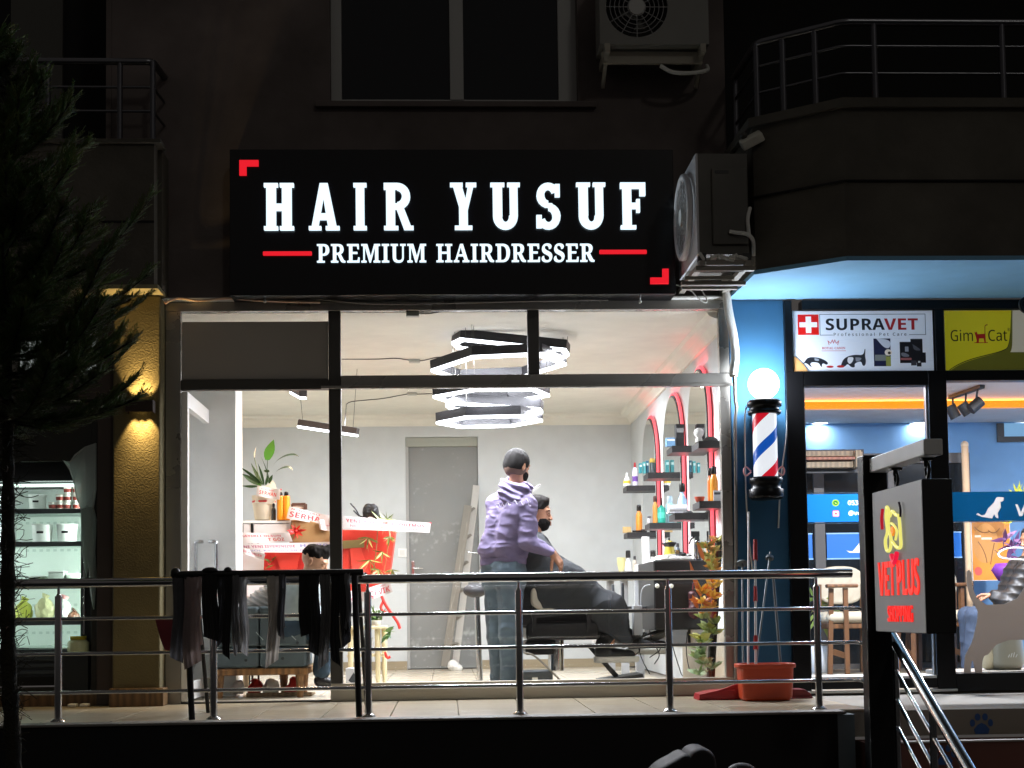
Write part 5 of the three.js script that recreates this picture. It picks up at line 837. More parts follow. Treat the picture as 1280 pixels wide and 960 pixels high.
// ---------------------------------------------------------------- scooter parked below in the street, only its saddle shows
{
  const z = 3.0, c = W(865, 958, z), s = thing('motor_scooter', 'dark scooter saddle just showing at the bottom edge of the view', 'scooter', [c.x, -1.0, z]);
  const q = (a, b) => { const p = W(a, b, z); return [p.x, p.y]; };
  const prof = [[812, 975], [828, 958], [845, 948], [856, 942], [862, 944], [868, 937], [876, 934.5], [884, 937], [889, 946], [892, 975]].map(([a, b]) => q(a, b));
  const sh = new THREE.Shape(); sh.moveTo(...prof[0]); sh.splineThru(prof.slice(1).map((p) => new THREE.Vector2(...p)));
  mesh('saddle', new THREE.ExtrudeGeometry(sh, { depth: 0.2, bevelEnabled: true, bevelThickness: 0.05, bevelSize: 0.02, bevelSegments: 5, curveSegments: 20 }).translate(0, -0.02, z - 0.2), mat(0x070708, { roughness: 0.7 }), s);
  const h = q(932, 957);
  mesh('handlebar_grip', sph([h[0], h[1] - 0.05, z - 0.1], 0.06, 1.3, 0.9, 1), mat(0x101011, { roughness: 0.6 }), s);
  mesh('body', [rbox(prof[0][0] + 0.05, h[0] + 0.05, -0.8, h[1] - 0.14, z - 0.22, z + 0.02, 0.05, 3)], mat(0x16181c, { roughness: 0.3 }), s);
  for (const x of [prof[0][0] + 0.1, h[0] + 0.05]) mesh('wheel', new THREE.TorusGeometry(0.17, 0.05, 10, 24).translate(x, -0.78, z - 0.1), M.black, s);
  mesh('steering_column', cyl([h[0] + 0.05, -0.78, z - 0.1], [h[0], h[1] - 0.04, z - 0.1], 0.025), M.black, s);
}
// ---------------------------------------------------------------- people: smooth bodies meshed from capsules and ellipsoids
const hash3 = (x, y, z) => { let h = (x * 374761393 + y * 668265263 + z * 2147483647) | 0; h = Math.imul(h ^ (h >>> 13), 1274126177); return ((h ^ (h >>> 16)) >>> 0) / 4294967296; };
function noise3(x, y, z) { const i = Math.floor(x), j = Math.floor(y), k = Math.floor(z); let a = x - i, b = y - j, c = z - k; a = a * a * (3 - 2 * a); b = b * b * (3 - 2 * b); c = c * c * (3 - 2 * c); const l = (p, q, t) => p + (q - p) * t; return l(l(l(hash3(i, j, k), hash3(i + 1, j, k), a), l(hash3(i, j + 1, k), hash3(i + 1, j + 1, k), a), b), l(l(hash3(i, j, k + 1), hash3(i + 1, j, k + 1), a), l(hash3(i, j + 1, k + 1), hash3(i + 1, j + 1, k + 1), a), b), c); }
const bone = (a, b, ra, rb = ra) => ({ a, b, ra, rb });
const ell = (c, r, q) => ({ c, r, q });          // ellipsoid with half axes r, turned by quaternion q
function distTo(p, x, y, z) {
  if (p.c) {
    let dx = x - p.c.x, dy = y - p.c.y, dz = z - p.c.z;
    if (p.q) { const v = _v.set(dx, dy, dz).applyQuaternion(p.qi ??= p.q.clone().invert()); dx = v.x; dy = v.y; dz = v.z; }
    const k0 = Math.hypot(dx / p.r[0], dy / p.r[1], dz / p.r[2]), k1 = Math.hypot(dx / p.r[0] ** 2, dy / p.r[1] ** 2, dz / p.r[2] ** 2);
    return k1 < 1e-9 ? -Math.min(...p.r) : k0 * (k0 - 1) / k1;
  }
  const { a, b } = p, ex = b.x - a.x, ey = b.y - a.y, ez = b.z - a.z, px = x - a.x, py = y - a.y, pz = z - a.z, L = ex * ex + ey * ey + ez * ez;
  const t = L ? Math.max(0, Math.min(1, (px * ex + py * ey + pz * ez) / L)) : 0;
  return Math.hypot(px - ex * t, py - ey * t, pz - ez * t) - (p.ra + (p.rb - p.ra) * t);
}
const _v = new THREE.Vector3();
// prims joined with a smooth minimum; cut and fold change the distance; meshed by surface nets
function flesh(prims, { cell = 0.012, k = 0.03, cut, fold, pad = 0.03 } = {}) {
  pad = Math.max(pad, k * 0.5 + 0.02 + (fold ? 0.02 : 0));
  const lo = V(1e9, 1e9, 1e9), hi = V(-1e9, -1e9, -1e9);
  for (const p of prims) for (const [c, r] of p.c ? [[p.c, Math.max(...p.r)]] : [[p.a, p.ra], [p.b, p.rb]]) { lo.min(c.clone().addScalar(-r - pad)); hi.max(c.clone().addScalar(r + pad)); }
  const n = ['x', 'y', 'z'].map((q) => Math.ceil((hi[q] - lo[q]) / cell) + 2), [nx, ny, nz] = n, F = new Float32Array(nx * ny * nz);
  const D = (x, y, z) => { let d = 1e9; for (const p of prims) { const e = distTo(p, x, y, z); if (e > 0.25 && d < 0.25) continue; const kk = p.k ?? k; if (p.minus) { const h = Math.max(kk - Math.abs(d + e), 0) / kk; d = Math.max(d, -e) + h * h * kk * 0.25; } else if (d > 1e8) d = e; else { const h = Math.max(kk - Math.abs(d - e), 0) / kk; d = Math.min(d, e) - h * h * kk * 0.25; } } if (fold && d < 0.06) d += fold(x, y, z); if (cut) d = Math.max(d, cut(x, y, z)); return d; };
  for (let c = 0, i = 0; c < nz; c++) for (let b = 0; b < ny; b++) for (let a = 0; a < nx; a++, i++) F[i] = D(lo.x + a * cell, lo.y + b * cell, lo.z + c * cell);
  const id = new Int32Array(F.length).fill(-1), pos = [], idx = [], at = (a, b, c) => a + nx * (b + ny * c);
  for (let c = 0; c < nz - 1; c++) for (let b = 0; b < ny - 1; b++) for (let a = 0; a < nx - 1; a++) {
    let s = 0, sx = 0, sy = 0, sz = 0, m = 0;
    const o = at(a, b, c), cor = [o, o + 1, o + nx, o + nx + 1, o + nx * ny, o + nx * ny + 1, o + nx * ny + nx, o + nx * ny + nx + 1];
    for (let q = 0; q < 8; q++) if (F[cor[q]] < 0) m |= 1 << q;
    if (m === 0 || m === 255) continue;
    for (const [p, q] of EDG) { const f = F[cor[p]], g = F[cor[q]]; if (f < 0 === g < 0) continue; const t = f / (f - g); sx += (p & 1) + ((q & 1) - (p & 1)) * t; sy += ((p >> 1) & 1) + (((q >> 1) & 1) - ((p >> 1) & 1)) * t; sz += (p >> 2) + ((q >> 2) - (p >> 2)) * t; s++; }
    id[o] = pos.length / 3; pos.push(lo.x + (a + sx / s) * cell, lo.y + (b + sy / s) * cell, lo.z + (c + sz / s) * cell);
  }
  const quad = (p, q, r, s, flip) => { if (p < 0 || q < 0 || r < 0 || s < 0) return; flip ? idx.push(p, r, q, p, s, r) : idx.push(p, q, r, p, r, s); };
  for (let c = 1; c < nz - 1; c++) for (let b = 1; b < ny - 1; b++) for (let a = 1; a < nx - 1; a++) {
    const o = at(a, b, c), f = F[o] < 0;
    if (f !== F[o + 1] < 0) quad(id[o], id[o - nx], id[o - nx - nx * ny], id[o - nx * ny], f === false);
    if (f !== F[o + nx] < 0) quad(id[o], id[o - nx * ny], id[o - 1 - nx * ny], id[o - 1], f === false);
    if (f !== F[o + nx * ny] < 0) quad(id[o], id[o - 1], id[o - 1 - nx], id[o - nx], f === false);
  }
  const g = new THREE.BufferGeometry(); g.setAttribute('position', new THREE.Float32BufferAttribute(pos, 3)); g.setIndex(idx);
  const nr = new Float32Array(pos.length), e = cell * 0.6;
  for (let i = 0; i < pos.length; i += 3) { const [x, y, z] = [pos[i], pos[i + 1], pos[i + 2]]; _n.set(D(x + e, y, z) - D(x - e, y, z), D(x, y + e, z) - D(x, y - e, z), D(x, y, z + e) - D(x, y, z - e)).normalize(); nr[i] = _n.x; nr[i + 1] = _n.y; nr[i + 2] = _n.z; }
  g.setAttribute('normal', new THREE.BufferAttribute(nr, 3));
  return metric(g);
}
const _n = new THREE.Vector3(), EDG = [[0, 1], [2, 3], [4, 5], [6, 7], [0, 2], [1, 3], [4, 6], [5, 7], [0, 4], [1, 5], [2, 6], [3, 7]];
const frameQ = (f, up = V(0, 1, 0)) => { const z = f.clone().normalize(), x = up.clone().cross(z).normalize(), y = z.clone().cross(x); return new THREE.Quaternion().setFromRotationMatrix(new THREE.Matrix4().makeBasis(x, y, z)); };
// head in its own axes: z forward, y up, x to the figure's left; returns prims in the world
function headPrims(c, f, s = 1, up = V(0, 1, 0)) {
  const q = frameQ(f, up), L = (x, y, z) => V(x, y, z).multiplyScalar(s).applyQuaternion(q).add(c), E = (x, y, z, a, b, d, kk) => ({ ...ell(L(x, y, z), [a * s, b * s, d * s], q), k: kk });
  const P = [E(0, 0.035, -0.012, 0.077, 0.088, 0.094), E(0, -0.03, 0.022, 0.06, 0.085, 0.066), E(0, -0.09, 0.052, 0.034, 0.026, 0.032),
    { ...bone(L(0, 0.012, 0.084), L(0, -0.028, 0.104), 0.0085 * s, 0.0125 * s), k: 0.012 }, E(-0.012, -0.032, 0.096, 0.009, 0.008, 0.011, 0.008), E(0.012, -0.032, 0.096, 0.009, 0.008, 0.011, 0.008),
    E(0, 0.03, 0.074, 0.05, 0.011, 0.018, 0.02), E(0.03, 0.006, 0.075, 0.013, 0.009, 0.01, 0.008), E(-0.03, 0.006, 0.075, 0.013, 0.009, 0.01, 0.008),
    E(0, -0.058, 0.082, 0.024, 0.0055, 0.012, 0.008), E(0, -0.07, 0.079, 0.02, 0.006, 0.012, 0.008)];
  for (const sd of [-1, 1]) { P.push(E(sd * 0.08, -0.005, -0.012, 0.009, 0.031, 0.018, 0.006)); P.push({ ...E(sd * 0.089, -0.003, -0.008, 0.005, 0.016, 0.009, 0.004), minus: true }); }
  return { P, L, q, E };
}
// a hand at a wrist: palm, four fingers of unequal length bent about the palm, thumb from the side
function handPrims(w, dir, palmN, curl, s = 1, thumbSide = 1) {
  const f = dir.clone().normalize(), n = palmN.clone().addScaledVector(f, -palmN.dot(f)).normalize(), r = f.clone().cross(n).normalize().multiplyScalar(thumbSide), P = [];
  const at = (a, b, c) => w.clone().addScaledVector(r, a * s).addScaledVector(f, b * s).addScaledVector(n, c * s);
  for (const k of [-0.028, -0.01, 0.01, 0.027]) P.push({ ...bone(at(k * 0.75, 0.005, 0), at(k, 0.085, 0), 0.017 * s, 0.0125 * s), k: 0.014 });
  [[0.03, 0.068], [0.0105, 0.078], [-0.0095, 0.072], [-0.028, 0.056]].forEach(([k, L], i) => {
    let p = at(k, 0.085, 0), ang = curl[0] + i * 0.06; const seg = [0.45, 0.32, 0.26];
    for (let j = 0; j < 3; j++) { const d = f.clone().multiplyScalar(Math.cos(ang)).addScaledVector(n, Math.sin(ang)), e = p.clone().addScaledVector(d, L * seg[j] * s * 1.02); P.push({ ...bone(p, e, (0.0095 - j * 0.0008) * s, (0.0088 - j * 0.001) * s), k: 0.004 }); p = e; ang += curl[1]; }
  });
  let p = at(0.024, 0.02, 0.004), d = r.clone().multiplyScalar(0.75).addScaledVector(f, 0.6).addScaledVector(n, 0.35).normalize();
  for (const L of [0.042, 0.032, 0.026]) { const e = p.clone().addScaledVector(d, L * s); P.push({ ...bone(p, e, 0.0115 * s, 0.0095 * s), k: 0.006 }); p = e; d = d.clone().addScaledVector(n, 0.3).addScaledVector(f, 0.35).addScaledVector(r, -0.2).normalize(); }
  return P;
}
const skin = (c) => mat(c, { roughness: 0.55 }), ridge = (f, a, sx = 1, sy = 1, sz = 1) => (x, y, z) => { const n = noise3(x * f * sx + 3, y * f * sy, z * f * sz), m = noise3(x * f * 2.1 * sx, y * f * 2.3 * sy + 9, z * f * 2.2 * sz); return a * (Math.abs(n - 0.5) * 2 - 0.45) + a * 0.45 * (Math.abs(m - 0.5) * 2 - 0.4); };

// ---------------------------------------------------------------- the hairdresser in the lilac hoodie, seen from behind
{
  const z = -0.8, p = (a, b, dz = 0) => W(a, b, z + dz), t = thing('person', 'person standing in a lilac hoodie and blue jeans, back turned, bending over the seated customer', 'person', [p(630, 860).x, 0, z]);
  const sk = skin(0xa8775a), head = p(647, 584), fwd = V(0.75, -0.22, -0.62), hp = headPrims(head, fwd, 1.0);
  const Rsh = p(656, 631, 0.1), Lsh = p(622, 633, -0.13), Rel = p(660, 677, 0.17), Rwr = p(691, 692, 0.19), Lel = p(645, 668, -0.32), Lwr = p(668, 652, -0.3), neck = p(645, 609, 0);
  const chest = [p(646, 645, 0.06), p(629, 646, -0.07)], belly = [p(637, 682, 0.05), p(621, 684, -0.06)], hipR = p(638, 722, 0.06), hipL = p(621, 722, -0.07), knR = p(638, 790, 0.07), knL = p(622, 791, -0.08), anR = p(637, 851, 0.04), anL = p(624, 852, -0.1);
  const fl = 0.035, toe = V(0.15, 0, -0.16);
  const handR = handPrims(Rwr, V(0.6, -0.78, -0.1), V(-0.6, -0.4, -0.6), [0.25, 0.45], 0.98, -1), handL = handPrims(Lwr, V(0.9, 0.25, -0.1), V(0, -1, 0), [0.5, 0.6], 0.95, 1);
  const bodyBones = [bone(neck.clone().add(V(0, -0.02, 0)), head.clone().add(V(-0.005, -0.05, 0.01)), 0.056, 0.054), bone(Rsh, Lsh, 0.07), bone(chest[0], belly[0], 0.095, 0.085), bone(chest[1], belly[1], 0.095, 0.085), bone(hipR, hipL, 0.082), bone(belly[0], hipR, 0.082), bone(belly[1], hipL, 0.082), bone(Rsh, Rel, 0.052, 0.042), bone(Rel, Rwr, 0.042, 0.027), bone(Lsh, Lel, 0.052, 0.042), bone(Lel, Lwr, 0.042, 0.027), bone(hipR, knR, 0.085, 0.058), bone(knR, anR, 0.055, 0.038), bone(hipL, knL, 0.085, 0.058), bone(knL, anL, 0.055, 0.038)];
  const fine = (prims) => flesh(prims, { cell: 0.0038, k: 0.02, pad: 0.012 });
  const neckB = bone(neck.clone().add(V(0, -0.01, 0)), head.clone().add(V(-0.005, -0.05, 0.01)), 0.056, 0.053);
  mesh('body', [flesh(bodyBones, { cell: 0.013, k: 0.04 }), fine([...hp.P, neckB]), fine([bone(Rel.clone().lerp(Rwr, 0.7), Rwr, 0.03, 0.026), ...handR]), fine([bone(Lel.clone().lerp(Lwr, 0.7), Lwr, 0.03, 0.026), ...handL])], sk, t);
  const hz = V(0, 0, 1).applyQuaternion(hp.q), hy = V(0, 1, 0).applyQuaternion(hp.q);
  const along = (x, y, q) => { _v.set(x - head.x, y - head.y, q - head.z); return [_v.dot(hz), _v.dot(hy)]; };
  mesh('hair', flesh([hp.E(0, 0.045, -0.016, 0.086, 0.093, 0.104), hp.E(0, -0.005, -0.04, 0.081, 0.07, 0.077)], { cell: 0.0045, k: 0.03, pad: 0.01, fold: (x, y, q) => 0.004 * (noise3(x * 60, y * 25, q * 60) - 0.5), cut: (x, y, q) => { const [a, b] = along(x, y, q); return Math.max(-0.036 - b - Math.max(0, a) * 0.9, a - 0.072 - Math.max(0, b - 0.03) * 0.4); } }), mat(0x0e0c0b, { phys: true, roughness: 0.8, specularIntensity: 0.25 }), t);
  mesh('hair_fade', flesh([hp.E(0, -0.005, -0.018, 0.0805, 0.09, 0.0975)], { cell: 0.0045, pad: 0.01, cut: (x, y, q) => { const [a, b] = along(x, y, q); return Math.max(-0.07 - b - Math.max(0, a) * 0.6, a - 0.03, b); } }), mat(0x5d463a, { roughness: 0.85 }), t);
  mesh('beard', flesh([hp.E(0, -0.05, 0.035, 0.066, 0.07, 0.062)], { cell: 0.0045, pad: 0.01, cut: (x, y, q) => { const [a, b] = along(x, y, q); return Math.max(b + 0.03 + Math.max(0, a - 0.04) * 0.3, -a + 0.0); } }), mat(0x120e0c, { phys: true, roughness: 0.9, specularIntensity: 0.2 }), t);
  // hoodie
  const hem = p(630, 704).y, lil = mat(0x7f7498, { roughness: 0.92, map: T.cloth, bumpMap: T.cloth, bumpScale: 0.0015 });
  const cuffR = Rel.clone().lerp(Rwr, 0.86), cuffL = Lel.clone().lerp(Lwr, 0.86), mid = p(631, 706, 0);
  const hoodie = flesh([bone(Rsh, Lsh, 0.086), bone(chest[0], belly[0], 0.12, 0.118), bone(chest[1], belly[1], 0.12, 0.12), bone(p(640, 690, 0.05), p(639, 703, 0.05), 0.116, 0.108), bone(p(619, 690, -0.06), p(619, 703, -0.06), 0.116, 0.108), bone(p(648, 625, 0.05), p(634, 627, -0.05), 0.092), { ...bone(Rsh.clone().add(V(0.012, 0, 0.01)), Rel, 0.074, 0.066), k: 0.012 }, { ...bone(Rel, cuffR, 0.064, 0.045), k: 0.02 }, bone(Lsh, Lel, 0.077, 0.07), bone(Lel, cuffL, 0.066, 0.047)], { cell: 0.0075, k: 0.04, fold: (x, y, q) => ridge(7, 0.017, 1, 1.9, 1)(x + y * 0.6, y, q) + 0.004 * Math.sin((y - hem) * 60 + noise3(x * 5, y * 3, q * 5) * 9) * Math.max(0, 1 - (y - hem) / 0.35), cut: (x, y, q) => hem - 0.004 + 0.004 * Math.sin(x * 14) - y });
  const hh = mesh('hoodie', hoodie, lil, t);
  const ring = []; for (let i = 0; i < 14; i++) { const a = i / 14 * 6.2832, c = neck.clone().add(V(Math.cos(a) * 0.088, 0.0 + 0.03 * Math.cos(a - 0.9) * -1 + 0.008, Math.sin(a) * 0.085)); ring.push(c); }
  const hoodBones = ring.map((c, i) => bone(c, ring[(i + 1) % 14], 0.03));
  hoodBones.push(bone(p(632, 612, 0.07), p(655, 610, 0.12), 0.042), bone(p(628, 618, 0.08), p(650, 623, 0.15), 0.035, 0.03), bone(p(634, 626, 0.1), p(645, 630, 0.14), 0.03, 0.022));
  mesh('hood', flesh(hoodBones, { cell: 0.007, k: 0.03, fold: (x, y, q) => 0.007 * Math.sin((y * 1.0 + x * 0.45) * 120 + 3 * noise3(x * 12, y * 12, q * 12)) }), lil, hh);
  mesh('waistband', flesh([bone(p(639, 698, 0.05), p(639, 712, 0.05), 0.114), bone(p(619, 698, -0.06), p(619, 712, -0.06), 0.113)], { cell: 0.008, k: 0.06, cut: (x, y, q) => Math.abs(y - hem - 0.012) - 0.026, fold: (x, y, q) => 0.002 * Math.sin((x - q) * 260) }), lil, hh);
  // the white script across the shoulders
  const scr = [], P0 = (u, v) => { const b = p(620 + u * 47, 632 + v, 0).lerp(p(620 + u * 47, 632 + v, 0), 1); return V(b.x, b.y, z + 0.005 + 0.21 * u + 0.115 - 0.05 * (1 - u) ** 2); };
  const wave = (n, u0, u1, amp) => { const a = []; for (let i = 0; i <= n * 8; i++) { const u = u0 + (u1 - u0) * i / (n * 8); a.push(P0(u, 1.5 - 4 * u - amp * Math.sin(i / 8 * 6.283) - amp * 0.5 * Math.sin(i / 8 * 3.1))); } return a; };
  scr.push(tube(wave(3, 0.02, 0.36, 2.2), 0.0024, 5, 60), tube(wave(3, 0.42, 0.86, 2.6), 0.0024, 5, 60), tube([P0(0.02, -2), P0(0.0, 1), P0(0.05, 3.5)], 0.0024, 5), tube([P0(0.84, -4), P0(0.8, 2), P0(0.86, 4)], 0.0024, 5));
  mesh('chest_print', scr, mat(0xbdb8cc, { roughness: 0.8 }), hh);
  mesh('jeans', flesh([bone(hipR.clone().add(V(0, 0.06, 0)), hipL.clone().add(V(0, 0.06, 0)), 0.108), bone(belly[0], hipR, 0.104), bone(belly[1], hipL, 0.104), bone(hipR, hipL, 0.106), bone(hipR, knR, 0.1, 0.078), bone(knR, anR, 0.075, 0.066), bone(hipL, knL, 0.1, 0.078), bone(knL, anL, 0.075, 0.066)], { cell: 0.0095, k: 0.035, fold: ridge(9, 0.013, 1, 1.5, 1), cut: (x, y, q) => Math.max(0.03 - y, y - hem - 0.012) }), mat(0x667a88, { roughness: 0.9, map: T.mottle, bumpMap: T.cloth, bumpScale: 0.0015 }), t);
  for (const a of [anR, anL]) mesh('shoe', flesh([bone(V(a.x - 0.03, 0.045, a.z + 0.03), V(a.x + 0.09, 0.04, a.z - 0.1), 0.045, 0.042)], { cell: 0.01, cut: (x, y) => 0.004 - y }), M.black, t);
  // comb in the raised hand
  const cb = W(668, 610, -0.95), ct = thing('comb', 'white comb sticking up between the hairdresser and the customer', 'comb', cb.toArray()), A = W(660, 615, -1.0), B = W(675, 606, -0.95);
  mesh('spine', bar(A.toArray(), B.toArray(), 0.008, 0.005), M.plastic, ct); mesh('teeth', Array.from({ length: 14 }, (_, i) => { const q = A.clone().lerp(B, 0.35 + i * 0.045); return box(q.x - 0.001, q.x + 0.001, q.y - 0.022, q.y - 0.003, q.z - 0.001, q.z + 0.001); }), M.plastic, ct).userData.kind = 'stuff';
}
// ---------------------------------------------------------------- the customer in the chair, in profile
{
  const z = -1.08, p = (a, b, dz = 0) => W(a, b, z + dz), t = thing('person', 'seated bearded person in profile under a dark barber cape, facing right', 'person', [p(690, 800).x, 0, z]);
  const head = p(672, 642), fwd = V(0.985, -0.12, 0.12), hp = headPrims(head, fwd, 1.02), hz = V(0, 0, 1).applyQuaternion(hp.q), hy = V(0, 1, 0).applyQuaternion(hp.q);
  const along = (x, y, q) => { _v.set(x - head.x, y - head.y, q - head.z); return [_v.dot(hz), _v.dot(hy)]; };
  const neck = p(667, 672), hip = p(668, 768), kn = p(766, 765), an = p(758, 812);
  mesh('body', [flesh([bone(neck, head.clone().add(V(-0.02, -0.05, 0)), 0.058, 0.054), bone(p(672, 692, -0.17), p(672, 692, 0.17), 0.07), bone(p(672, 700, -0.07), p(668, 750, -0.07), 0.11, 0.11), bone(p(672, 700, 0.07), p(668, 750, 0.07), 0.11, 0.11), ...[-0.1, 0.1].flatMap((d) => [bone(hip.clone().add(V(0, 0, d)), kn.clone().add(V(0, 0, d)), 0.08, 0.055), bone(kn.clone().add(V(0, 0, d)), an.clone().add(V(0, 0, d)), 0.05, 0.036), bone(p(674, 692, d * 1.8), p(690, 732, d * 2.1), 0.045, 0.038), bone(p(690, 732, d * 2.1), p(722, 742, d), 0.038, 0.028)])], { cell: 0.014, k: 0.04 }), flesh([...hp.P, bone(neck, head.clone().add(V(-0.02, -0.05, 0)), 0.058, 0.054)], { cell: 0.0036, k: 0.02, pad: 0.012 })], skin(0xb98668), t);
  const hairM = mat(0x0f0c0b, { phys: true, roughness: 0.8, specularIntensity: 0.25 });
  mesh('hair', flesh([hp.E(0, 0.05, -0.016, 0.083, 0.092, 0.1), hp.E(0, 0.01, -0.045, 0.078, 0.07, 0.065), hp.E(0, 0.1, 0.04, 0.06, 0.03, 0.05)], { cell: 0.0045, k: 0.03, pad: 0.01, fold: (x, y, q) => 0.006 * (noise3(x * 50, y * 40, q * 50) - 0.5), cut: (x, y, q) => { const [a, b] = along(x, y, q); return Math.max(-0.045 - b - (a > -0.02 ? (a + 0.02) * -1.2 : 0), 0.012 * 0 - 0.0 + (a - 0.078), (a > 0.01 ? 0.03 - b : -1)); } }), hairM, t);
  mesh('beard', flesh([hp.E(0, -0.058, 0.038, 0.0635, 0.06, 0.063), hp.E(0, -0.094, 0.052, 0.038, 0.03, 0.038)], { cell: 0.0042, pad: 0.01, k: 0.02, fold: (x, y, q) => 0.009 * (noise3(x * 90, y * 55, q * 90) - 0.5), cut: (x, y, q) => { const [a, b] = along(x, y, q); return Math.max(b + 0.034 + Math.max(0, a - 0.07) * 0.6 - (a < 0.03 ? (0.03 - a) * 0.9 : 0), -a - 0.012); } }), hairM, t);
  for (const s of [-1, 1]) mesh('eyebrow', flesh([hp.E(s * 0.032, 0.03, 0.083, 0.02, 0.005, 0.008)], { cell: 0.003, pad: 0.006 }), hairM, t);
  for (const s of [-1, 1]) mesh('eye', sph(hp.L(s * 0.03, 0.007, 0.083).toArray(), 0.008, 1, 0.6, 1, 10, 8), mat(0x1a1310, { roughness: 0.2 }), t);
  const capeM = mat(0x262b30, { roughness: 0.85, map: T.cloth, bumpMap: T.cloth, bumpScale: 0.001 }), yb = p(770, 803).y;
  const cp = [bone(p(669, 678, -0.06), p(669, 678, 0.06), 0.066), bone(p(668, 690, -0.2), p(668, 690, 0.2), 0.085)];
  for (const d of [-0.24, -0.08, 0.08, 0.24]) cp.push(bone(p(668, 696, d), p(708, 728, d), 0.105, 0.12), bone(p(706, 728, d), p(760, 764, d), 0.12, 0.1), bone(p(760, 764, d), p(775, 800, d * 1.1), 0.098, 0.078), bone(p(672, 720, d), p(690, 755, d), 0.12, 0.12));
  const slope = (x, y) => { const a = W(700, 690, z), b = W(786, 760, z); return ((x - a.x) * (b.y - a.y) - (y - a.y) * (b.x - a.x)) / a.distanceTo(b); };
  const capeBot = (x) => { const u = (x - p(660, 780).x) / (p(785, 780).x - p(660, 780).x); return yb + 0.32 * Math.max(0, 1 - u * 1.15) + 0.03 * Math.sin(x * 17); };
  mesh('cape', flesh(cp, { cell: 0.011, k: 0.1, fold: (x, y, q) => 0.012 * Math.sin(q * 34 + x * 6 + 3 * noise3(x * 3, y * 3, q * 3)) * Math.min(1, Math.max(0, (x - p(690, 0).x) * 4)) + ridge(6, 0.026, 1, 0.7, 1)(x - y * 0.8, y, q), cut: (x, y, q) => capeBot(x) - y }), capeM, t);
  mesh('trousers', flesh([bone(hip.clone().add(V(0, 0, -0.08)), hip.clone().add(V(0, 0, 0.08)), 0.125), ...[-0.1, 0.1].flatMap((d) => [bone(p(669, 745, d * 0.7), hip.clone().add(V(0, 0, d)), 0.125, 0.12), bone(hip.clone().add(V(0, 0, d)), kn.clone().add(V(0, 0, d)), 0.1, 0.078)])], { cell: 0.012, k: 0.04, fold: ridge(8, 0.01) }), M.blackMatte, t);
  for (const [d, ax, ay, up] of [[0.1, 750, 821, 0], [-0.1, 790, 811, 0.25]]) {
    const A = p(ax, ay, d), heel = A.clone(), toe = p(ax + 46, ay + (up ? -2 : 0), d), dir = toe.clone().sub(heel).normalize();
    const sh = mesh('shoe', flesh([bone(heel.clone().add(V(0.01, 0.035, 0)), toe.clone().add(V(-0.05, 0.01, 0)), 0.048, 0.04), bone(heel.clone().add(V(0.02, 0.08, 0)), heel.clone().add(V(0.03, 0.05, 0)), 0.045)], { cell: 0.008, k: 0.04, cut: (x, y) => heel.y - 0.012 - y }), mat(0x17191b, { roughness: 0.6 }), t);
    mesh('sole', flesh([bone(heel.clone().add(V(0.005, -0.015, 0)), toe.clone().add(V(-0.03, -0.01, 0)), 0.055, 0.05)], { cell: 0.008, cut: (x, y) => Math.max(y - heel.y - 0.002, heel.y - 0.045 - y) }), M.plastic, sh);
    mesh('trouser_leg', flesh([bone(p(762, 785, d), A.clone().add(V(0.02, 0.08, 0)), 0.062, 0.055)], { cell: 0.012, fold: ridge(9, 0.01) }), M.blackMatte, t);
  }
}
